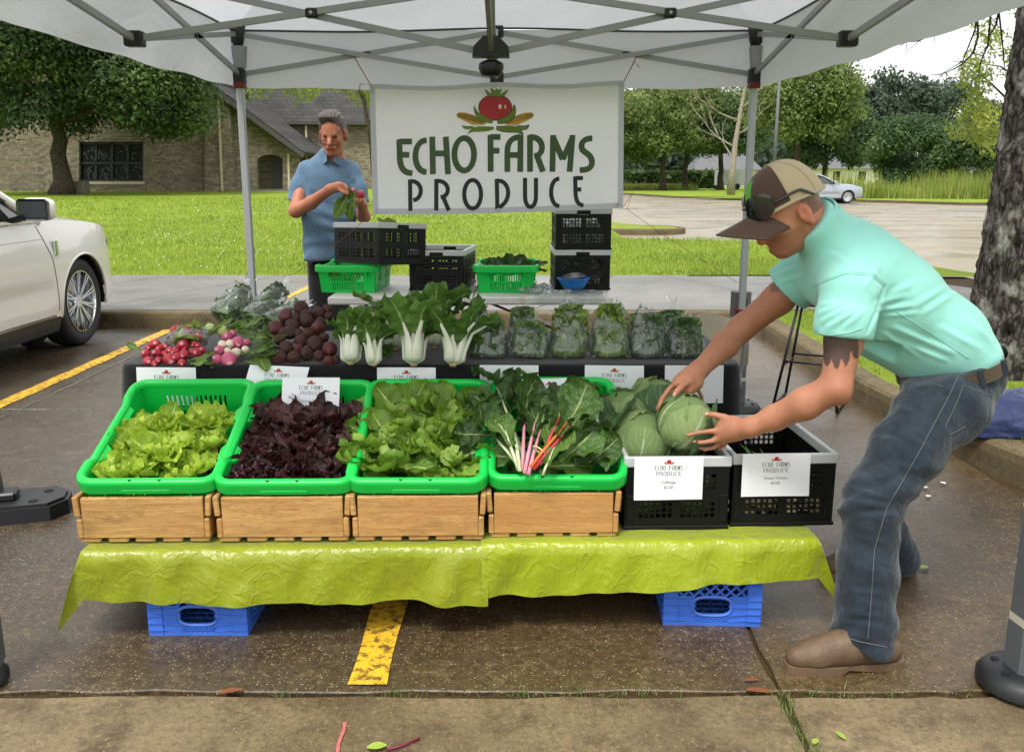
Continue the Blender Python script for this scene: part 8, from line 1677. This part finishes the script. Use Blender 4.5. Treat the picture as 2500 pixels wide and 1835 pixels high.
SHC = [(2140, 744, 2205, 722, 7, .006), (2143, 756, 2225, 746, 7, .007), (2150, 770, 2240, 764, 6, .004), (2160, 730, 2230, 690, 8, .005), (2235, 745, 2300, 706, 8, .004), (2255, 765, 2330, 715, 8, .004), (2000, 765, 2055, 742, 6, .005), (2006, 785, 2080, 746, 6, .006), (2020, 800, 2098, 752, 7, .006), (2002, 745, 2040, 735, 5, .004), (2060, 800, 2108, 760, 6, .005), (2110, 700, 2150, 640, 9, .004), (2030, 620, 2090, 650, 8, .004),
 (2185, 800, 2330, 862, 7, .005), (2200, 835, 2310, 880, 6, .004), (2300, 800, 2390, 850, 8, .005), (2330, 760, 2420, 830, 9, .004), (2160, 815, 2240, 868, 6, .004), (2380, 790, 2430, 850, 7, .004), (1985, 699, 2063, 667, 3.5, -.004), (2063, 667, 2126, 671, 3.5, -.004), (2126, 671, 2161, 699, 3.5, -.004), (2161, 699, 2140, 760, 4, -.006), (1890, 672, 1950, 650, 5, .004), (1905, 690, 1965, 672, 5, .004), (2140, 760, 2118, 812, 4, -.005)]
sho = part_mesh('polo_shirt', B, M['mint'], P1, 2, sh_f, None, SHC); sh_hit = caster(sho)
seamline('side_seam', sh_hit, [(2188, 760), (2280, 818), (2372, 880)], .0009, M['mint'], sho, P1); seamline('sleeve_hem', sh_hit, [(1984, 812), (2030, 818), (2075, 812), (2108, 800)], .0012, M['mint'], sho, P1); seamline('shoulder_seam', sh_hit, [(1988, 698), (2063, 668), (2126, 672), (2160, 700)], .001, M['mint'], sho, P1)
# sleeve hem bands, collar, placket
def ring(nm, c, d, r_, h_, mat, parent, sq=(1, 1)):
    d = Vector(d).normalized(); a = d.cross(Vector((0, 1, 0))).normalized(); b = d.cross(a); mb = MB(); mb.grid(lambda u, v: c - Vector(parent.location) + a * (r_ * sq[0] * math.cos(2 * math.pi * u)) + b * (r_ * sq[1] * math.sin(2 * math.pi * u)) + d * (h_ * (v - .5)), 32, 2, True); return mb.build(nm, mat, parent, True)
co = Body((.75, 2.55, 1.1), (1.15, 2.98, 1.60), .006); c0 = hp(-.048, 0, -.050); c1 = neck + Vector((.008, 0, .0)); nd = (c1 - c0).normalized()
co.cone(c0 - nd * .004, .079, c1 + nd * .02, .094, .0); co.cone(c0 - nd * .04, .069, c1 + nd * .05, .080, .0, 'sub'); co.cut(c0, -nd); co.cut(c1 + nd * .012, nd)
part_mesh('collar', co, M['mint'], P1, 1)
# jeans
B = Body((.85, 2.25, .02), (1.68, 3.2, 1.02), .0085)
hipN, knN, anN = q(2292, 985, 2.64), q(2130, 1225, 2.50), q(2108, 1555, 2.43); hipF, knF, anF = q(2290, 985, 2.88), q(2125, 1200, 2.95), q(2190, 1372, 3.03)
B.ell(q(2330, 925, 2.75), (.135, .165, .12), None, .04).cone(hipN + Vector((.035, 0, -.01)), .118, hipN, .105, .05).cone(hipF + Vector((.035, 0, -.01)), .115, hipF, .10, .05).cone(q(2300, 905, 2.72), .115, q(2345, 890, 2.76), .118, .05)
B.path([hipN, q(2215, 1100, 2.56), knN, q(2118, 1390, 2.465), anN], [.112, .100, .080, .080, .092], .035).path([hipF, q(2205, 1090, 2.92), knF, anF], [.108, .095, .076, .080], .035)
B.cut(q(2300, 882, 2.75), Vector((-.30, 0, .95)), (.85, 2.3, .72), (1.68, 3.2, 1.02)); B.cut(q(2105, 1574, 2.43), Vector((-.36, 0, -.93)), (.85, 2.2, 0), (1.35, 2.62, .2)); B.cut(q(2195, 1395, 3.04), Vector((-.1, 0, -1)), (1.0, 2.85, 0), (1.68, 3.2, .2))
def je_f(V):
    u, v = to_px(V); n = fbm(V, 6, 3, 5); k = np.exp(-((v - 1215) / 70) ** 2) + .8 * np.clip((v - 1440) / 90, 0, 1) + .7 * np.exp(-((v - 1010) / 60) ** 2) * (u < 2200)
    return .006 * np.sin((v + .35 * u) * .105 + 5 * n) * k + .006 * n + .003 * np.sin((v - .4 * u) * .06 + 3 * n)
JC = [(2180, 930, 2240, 960, 7, .004), (2150, 985, 2230, 1005, 8, .005), (2120, 1060, 2210, 1085, 8, .005), (2080, 1190, 2160, 1215, 7, .007), (2075, 1225, 2165, 1235, 7, .007), (2085, 1262, 2185, 1258, 7, .006), (2150, 1200, 2200, 1170, 7, .006), (2085, 1310, 2150, 1320, 7, .004), (2060, 1490, 2150, 1505, 6, .006), (2050, 1515, 2160, 1530, 6, .006), (2048, 1545, 2140, 1560, 6, .005), (2070, 1440, 2165, 1450, 7, .005), (2200, 1060, 2280, 1100, 8, .004), (2180, 1130, 2250, 1150, 8, .004), (2100, 1385, 2180, 1400, 7, .004)]
je = part_mesh('jeans', B, M['denim'], P1, 2, je_f, None, JC); jh = caster(je)
for nm, pts, r_ in (('side_seam', [(2345, 905), (2320, 960), (2240, 1110), (2165, 1240), (2135, 1340), (2128, 1450), (2118, 1570)], .0012), ('pocket_seam', [(2228, 905), (2260, 930), (2305, 945)], .0011), ('pocket_seam', [(2352, 940), (2420, 968)], .0011), ('pocket_seam', [(2352, 940), (2335, 985), (2308, 1040), (2318, 1062), (2360, 1040)], .0011), ('hem_seam', [(2045, 1548), (2100, 1566), (2170, 1580)], .0016)): seamline(nm, jh, pts, r_, M['stitch'], je, P1)
def on_line(nm, pts, r_, mat, off=.004):
    mb = MB(); mb.tube([q(u, v, y) - Vector(P1.location) + Vector((0, -off, 0)) for (u, v, y) in pts], r_, 5); return mb.build(nm, mat, je, True)
# belt, loops, pocket rivet
bc = q(2320, 893, 2.75); bd_ = Vector((-.30, 0, .95)).normalized(); ba = Vector((.95, 0, .30)).normalized(); mb = MB(); mb.grid(lambda u, v: bc - Vector(P1.location) + ba * (.158 * math.cos(2 * math.pi * u)) + Vector((0, 1, 0)) * (.184 * math.sin(2 * math.pi * u)) + bd_ * (.042 * (v - .5)), 40, 3, True); mb.build('belt', M['belt'], P1, True)
for t in (-1.0, -2.2, -1.55): p = bc - Vector(P1.location) + ba * (.161 * math.cos(t)) + Vector((0, .187 * math.sin(t), 0)); mb = MB(); mb.bar(p - bd_ * .026, p + bd_ * .026, .014, .008, (0, 1, 0)); mb.build('belt_loop', M['denim'], P1)
# boots
def boot(nm, heel, toe, parent, ank, label=None):
    heel = Vector(heel); toe = Vector(toe); d = (toe - heel); L = d.length; d.normalize(); s_ = Vector((-d.y, d.x, 0)); f = lambda a, b, z: heel + d * (a * L) + s_ * b + Vector((0, 0, z))
    B = Body(np.minimum(heel, toe) - .12, np.maximum(heel, toe) + np.array((.12, .12, .30)), .006)
    B.cone(f(.10, 0, .052), .042, f(.45, 0, .056), .043, .02).cone(f(.45, 0, .056), .043, f(.74, 0, .046), .044, .02).cone(f(.36, 0, .088), .042, f(.58, 0, .066), .042, .03).cone(f(.74, 0, .046), .044, f(.89, 0, .038), .036, .02).cone(f(.20, 0, .085), .044, Vector(ank), .043, .02); B.cut(f(0, 0, .022), (0, 0, -1))
    o = part_mesh(nm, B, M['boot'], parent, 2)
    out = []; n = 40
    for i in range(n):
        a = 2 * math.pi * i / n; x = .475 + .525 * math.cos(a); wdt = .047 if x > .55 else .038 + .006 * max(0, (.25 - x) / .25) ; out.append((x, wdt * math.copysign(abs(math.sin(a)) ** .55, math.sin(a))))
    mb = MB(); m = n; vs = [f(x, b, (.010 if .30 < x < .50 else 0)) for x, b in out] + [f(x, b * 1.04, .024) for x, b in out]; mb.add(vs, [tuple(range(n))[::-1], tuple(range(n, 2 * n))] + [(i, (i + 1) % n, n + (i + 1) % n, n + i) for i in range(n)]); mb.v = [tuple(Vector(v) - Vector(parent.location)) for v in mb.v]; mb.build('sole', M['sole'], o)
    for k in (.0, .012): mb = MB(); mb.tube([f(.50 + k + .05 * math.sin(t * 3), -.052 + .0 * t + .10 * (1 - abs(t * 2 - 1)) * 0 + (-1 if True else 1) * .0, .04 + .085 * t) - Vector(parent.location) for t in np.linspace(0, 1, 8)], .0022, 5); mb.build('stitch', M['stitch'], o)
boot('boot', (1.135, 2.415, 0), (.795, 2.385, 0), P1, q(2105, 1540, 2.43)); boot('boot', (1.45, 3.05, 0), (1.11, 3.02, 0), P1, q(2190, 1360, 3.03))
# cap
CP = empty('cap', (0, 0, 0)); CP.parent = P1
def cl(x, y, z): return hp(x, y, z) - Vector(P1.location)
def dome(a0, a1, sc=1.0): return lambda u, v: cl(-.004 + (.114 * sc) * math.cos(a0 + (a1 - a0) * u) * max(0, math.cos(v * 1.5708)) ** .75, (.092 * sc) * math.sin(a0 + (a1 - a0) * u) * max(0, math.cos(v * 1.5708)) ** .75, .028 + .118 * sc * math.sin(v * 1.5708) - .022 * math.cos(a0 + (a1 - a0) * u) * 0 - .02 * (math.cos(a0 + (a1 - a0) * u) < 0) * -math.cos(a0 + (a1 - a0) * u) * (1 - v))
mb = MB(); mb.grid(dome(-1.45, 1.45), 20, 14); mb.build('front_panel', M['capbrown'], CP, True); mb = MB(); mb.grid(dome(1.45, 2 * math.pi - 1.45), 26, 14); mb.build('mesh_back', M['capmesh'], CP, True)
for a in (1.45, 2.2, -1.45, -2.2, math.pi): mb = MB(); mb.tube([Vector(dome(a, a, 1.006)(0, v)) for v in np.linspace(0, 1, 12)], .0025, 5); mb.build('seam', M['capmesh'], CP)
mb = MB(); mb.tube([Vector(dome(0, 2 * math.pi, 1.004)(t, .02)) for t in np.linspace(0, 1, 40)], .006, 6); mb.build('sweatband', M['capmesh'], CP, True)
def bill(o_): return lambda u, v: cl(.045 + .135 * v * (1 - .45 * abs(2 * u - 1) ** 2.2) + .04 * (1 - abs(2 * u - 1) ** 2), (2 * u - 1) * .090 * (1 - .12 * v), .038 + o_ - .070 * abs(2 * u - 1) ** 2 + .004 * v)
mb = MB(); mb.grid(bill(.003), 22, 10); mb.grid(bill(-.003), 22, 10); mb.build('bill', M['capbrown'], CP, True)
mb = MB(); mb.tube([Vector(bill(0)(t, 1.0)) for t in np.linspace(0, 1, 24)], .0042, 6); mb.build('bill_edge', M['capbrown'], CP, True); mb = MB(); mb.grid(lambda u, v: Vector(dome(-.35, .35, 1.012)(u, .30 + .38 * v)), 8, 8); mb.build('cap_patch', M['capgreen'], CP, True)
SG = empty('sunglasses', (0, 0, 0)); SG.parent = P1
for s in (-1, 1):
    mb = MB(); mb.grid(lambda u, v: Vector(dome(s * (.12), s * 1.05, 1.10)(u, .10 + .24 * (v - .5) * (1 - .5 * abs(2 * u - 1) ** 3) * 1.6 + .06)), 12, 8); mb.build('lens', M['lens'], SG, True)
    mb = MB(); mb.tube([Vector(dome(s * a, s * a, 1.05)(0, .14)) for a in np.linspace(1.0, 1.75, 10)] + [cl(-.055, s * .095, .02)], .004, 6); mb.build('temple_arm', M['lens'], SG, True)
mb = MB(); mb.tube([Vector(dome(a, a, 1.10)(0, .2)) for a in np.linspace(-.13, .13, 5)], .005, 6); mb.build('bridge', M['lens'], SG, True)
# ---- older man behind the white table
YO = 6.12; P2 = empty('person', (Qy(800, 600, YO).x, YO, 0), 0, 'older man in blue short-sleeved shirt looking up from a radish bunch', 'person')
o2 = lambda u, v, dy=0.0: Qy(u, v, YO + dy)
H2 = o2(813, 325, -.05); f2 = Vector((-.06, -.95, -.26)).normalized(); s2 = Vector((1, 0, 0)); u2 = s2.cross(f2).normalized(); u2 = u2 if u2.z > 0 else -u2; s2 = f2.cross(u2).normalized(); HM2 = Matrix((f2, s2, u2)).transposed()
h2 = lambda x, y, z: H2 + f2 * x + s2 * y + u2 * z
B = Body((-1.75, 5.4, .95), (-.75, 6.5, 1.92), .006)
B.ell(h2(0, 0, .03), (.098, .076, .098), HM2, .02).ell(h2(.03, 0, -.05), (.07, .062, .085), HM2, .03).ell(h2(.068, 0, -.112), (.028, .036, .026), HM2, .02).cone(h2(.085, 0, 0), .013, h2(.118, 0, -.042), .017, .012).cone(h2(.088, .03, .012), .012, h2(.088, -.03, .012), .012, .015).cone(h2(.094, -.02, -.078), .012, h2(.094, .02, -.078), .012, .01)
for s in (-1, 1): B.ell(h2(-.01, s * .080, -.012), (.018, .014, .038), HM2, .006).ell(h2(.088, s * .031, -.010), (.012, .017, .009), HM2, .006, 'sub').ell(h2(.06, s * .045, -.04), (.022, .018, .026), HM2, .02)
B.cone(h2(.105, -.018, -.082), .004, h2(.105, .018, -.082), .004, .006, 'sub').cone(h2(-.03, 0, -.06), .062, o2(806, 412, .02), .075, .03)
eR, wR = o2(722, 515, -.12), o2(806, 462, -.34); eL, wL = o2(888, 528, -.06), o2(884, 500, -.30)
B.path([o2(742, 430, .04), eR], [.046, .043], .02).path([eR, o2(760, 495, -.24), wR], [.043, .041, .029], .02).path([o2(866, 430, .04), eL], [.046, .043], .02).path([eL, wL], [.042, .029], .02)
hR, hL = o2(826, 456, -.37), o2(878, 492, -.36); B.cone(wR, .03, hR, .034, .02).cone(wL, .03, hL, .034, .02)
for k in range(4): finger(B, [hR + Vector((.012 + .006 * k, -.012, .022 - .014 * k)), o2(840 + 2 * k, 450 + 5 * k, -.41), o2(848 + 1 * k, 458 + 5 * k, -.43), o2(846, 466 + 4 * k, -.42)], .009, .007)
finger(B, [hR + Vector((0, -.02, -.01)), o2(838, 470, -.42), o2(848, 474, -.43)], .011, .008)
for k in range(4): finger(B, [hL + Vector((-.01 + .012 * k, -.02, -.01)), o2(868 + 6 * k, 500, -.42), o2(866 + 7 * k, 492, -.44), o2(868 + 6 * k, 485, -.44)], .009, .007)
finger(B, [hL + Vector((-.02, -.01, .01)), o2(864, 486, -.40), o2(866, 477, -.41)], .011, .008)
def col2(V):
    c = np.tile(np.array(srgb(174, 112, 84)), (len(V), 1)) * (1 + .14 * fbm(V, 14, 3, 3)[:, None]); L = (V - np.array(H2)) @ np.array(HM2); face = (np.abs(L) < .16).all(1)
    def blend(m, col, k): c[m] = c[m] * (1 - k) + np.array(col) * k
    blend(face & (L[:, 0] > .055) & (np.abs(L[:, 2] - .022) < .006) & (np.abs(L[:, 1]) > .01), srgb(110, 84, 72), .5); blend(face & (L[:, 0] > .06) & (np.abs(L[:, 2] + .012) < .007) & (np.abs(np.abs(L[:, 1]) - .031) < .015), srgb(60, 40, 34), .5); blend(face & (np.abs(L[:, 2] + .082) < .008) & (np.abs(L[:, 1]) < .026) & (L[:, 0] > .07), srgb(140, 72, 62), .7); blend(face & (np.abs(L[:, 1]) > .076), SKR, .5)
    return np.clip(c, 0, 1)
part_mesh('body', B, M['skin'], P2, 2, None, col2)
B = Body(np.array(H2) - .2, np.array(H2) + .22, .006); B.ell(h2(-.012, 0, .048), (.104, .084, .098), HM2, .02).ell(h2(.045, .01, .115), (.055, .062, .032), HM2, .03).ell(h2(-.06, 0, .0), (.06, .078, .09), HM2, .02); B.cut(h2(.062, 0, .055), f2 - u2 * .55, None, None); B.ell(h2(.09, 0, -.02), (.09, .072, .085), HM2, .01, 'sub').ell(h2(.0, 0, -.13), (.2, .2, .09), HM2, .01, 'sub')
part_mesh('hair', B, M['hairgrey'], P2, 2, lambda V: .004 * np.sin(((V - np.array(H2)) @ np.array(s2)) * 330) + .004 * fbm(V, 40, 2, 1))
G2 = empty('eyeglasses', (0, 0, 0)); G2.parent = P2; L2 = lambda x, y, z: h2(x, y, z) - Vector(P2.location)
for s in (-1, 1):
    mb = MB(); mb.tube([L2(.114, s * .034 + .025 * math.cos(t), -.033 + .015 * math.sin(t)) for t in np.linspace(0, 6.283, 21)], .0036, 5); mb.build('rim', M['specs'], G2, True); mb = MB(); mb.tube([L2(.112, s * .059, -.028), L2(.06, s * .080, -.012), L2(-.01, s * .088, .006)], .0022, 5); mb.build('temple_arm', M['specs'], G2, True)
mb = MB(); mb.tube([L2(.116, -.010, -.030), L2(.122, 0, -.027), L2(.116, .010, -.030)], .0025, 5); mb.build('bridge', M['specs'], G2, True)
# shirt and trousers
B = Body((-1.85, 5.6, .70), (-.72, 6.55, 1.66), .008); fl2 = ((0, 1, 0), 1.35)
B.cone(o2(803, 445, .04), .180, o2(797, 540, .03), .186, .05, flat=fl2).cone(o2(797, 540, .03), .186, o2(795, 640, .03), .186, .05, flat=fl2).cone(o2(752, 414, .04), .056, o2(858, 417, .04), .056, .05).cone(o2(800, 400, .03), .09, o2(805, 385, .02), .078, .04)
B.path([o2(746, 416, .03), o2(731, 455, .0), o2(724, 505, -.03)], [.056, .062, .068], .03).path([o2(862, 420, .03), o2(874, 460, .01), o2(882, 510, -.01)], [.055, .060, .065], .03)
B.cut(o2(719, 492, -.02), (-.12, -.1, -1), (-1.85, 5.6, .6), (-1.41, 6.55, 1.45)); B.cut(o2(890, 494, 0), (.1, -.1, -1), (-.985, 5.6, .6), (-.6, 6.55, 1.45)); B.cut(o2(795, 634, .0), (0, 0, -1)); B.cone(h2(-.02, 0, -.14), .060, h2(.02, 0, .02), .064, .0, 'sub').cone(h2(.09, .0, -.16), .045, o2(806, 440, -.25), .022, .01, 'sub')
part_mesh('shirt', B, M['chambray'], P2, 3, lambda V: .008 * fbm(V, 7, 3, 7) + .004 * np.sin(V[:, 2] * 60 + 8 * fbm(V, 4, 2, 8)) * (V[:, 2] < 1.25))
for (u0, u1, v) in ((744, 790, 430), (826, 868, 434)): mb = MB(); mb.grid(lambda a, b: o2(u0 + (u1 - u0) * a, v + 14 * b + 3 * math.sin(math.pi * a), -.158 + .06 * abs((u0 + (u1 - u0) * a - 805) / 70) ** 2) - Vector(P2.location), 10, 3); mb.build('pocket_flap', M['chambray'], P2, True)
for s in (-1, 1): mb = MB(); mb.grid(lambda a, b: o2(806 + s * (8 + 22 * a), 372 + 22 * a + 22 * b * (1 - .3 * a), -.075 - .03 * b + .07 * a) - Vector(P2.location), 6, 4); mb.build('collar', M['chambray'], P2, True)
B = Body((-1.6, 5.75, 0), (-.9, 6.5, 1.0), .01)
for (u, x) in ((780, 0), (820, 0)): t_ = o2(u, 640, .03); B.path([t_ + Vector((0, .02, .0)), Vector((t_.x, YO + .02, .5)), Vector((t_.x, YO + .03, .08))], [.088, .080, .075], .03)
part_mesh('trousers', B, M['blackpants'], P2, 2)
for u in (780, 820): t_ = o2(u, 640); mb = MB(); mb.grid(lambda a, b: (t_.x - P2.location.x + .048 * math.cos(6.283 * a) * math.sin(math.pi * b * .5 + .02), -.06 + .14 * math.sin(6.283 * a) * math.sin(math.pi * b * .5 + .02), .075 * math.cos(math.pi * b * .5)), 16, 6, True); mb.build('shoe', M['blackpl'], P2, True)
# radish bunch he is sorting
rp = o2(878, 477, -.40); e = empty('radish_bunch', rp, 0, 'radish with leafy top held by the older man', 'radishes'); inst('radish', RM['radish'][0], e, (0, 0, 0), (R(80), R(70), 0), (.034, .034, .034)); inst('radish', RM['radpink'][1], e, (-.045, .01, .025), (1, 1, 0), (.02, .02, .02))
for i, (u, v, sc) in enumerate(((845, 470, 1.0), (838, 480, 1.1), (850, 485, 1.0), (828, 478, 1.0), (855, 468, .8), (842, 460, .7))): p = o2(u + 12, v - 6, -.42) - rp; put('leaf', blf[i % 3], e, mdir(p, (-.55 + .12 * i, -.15, -.75), (.2, -1, .2), sc * 1.25, .4 * (i % 3) - .4))
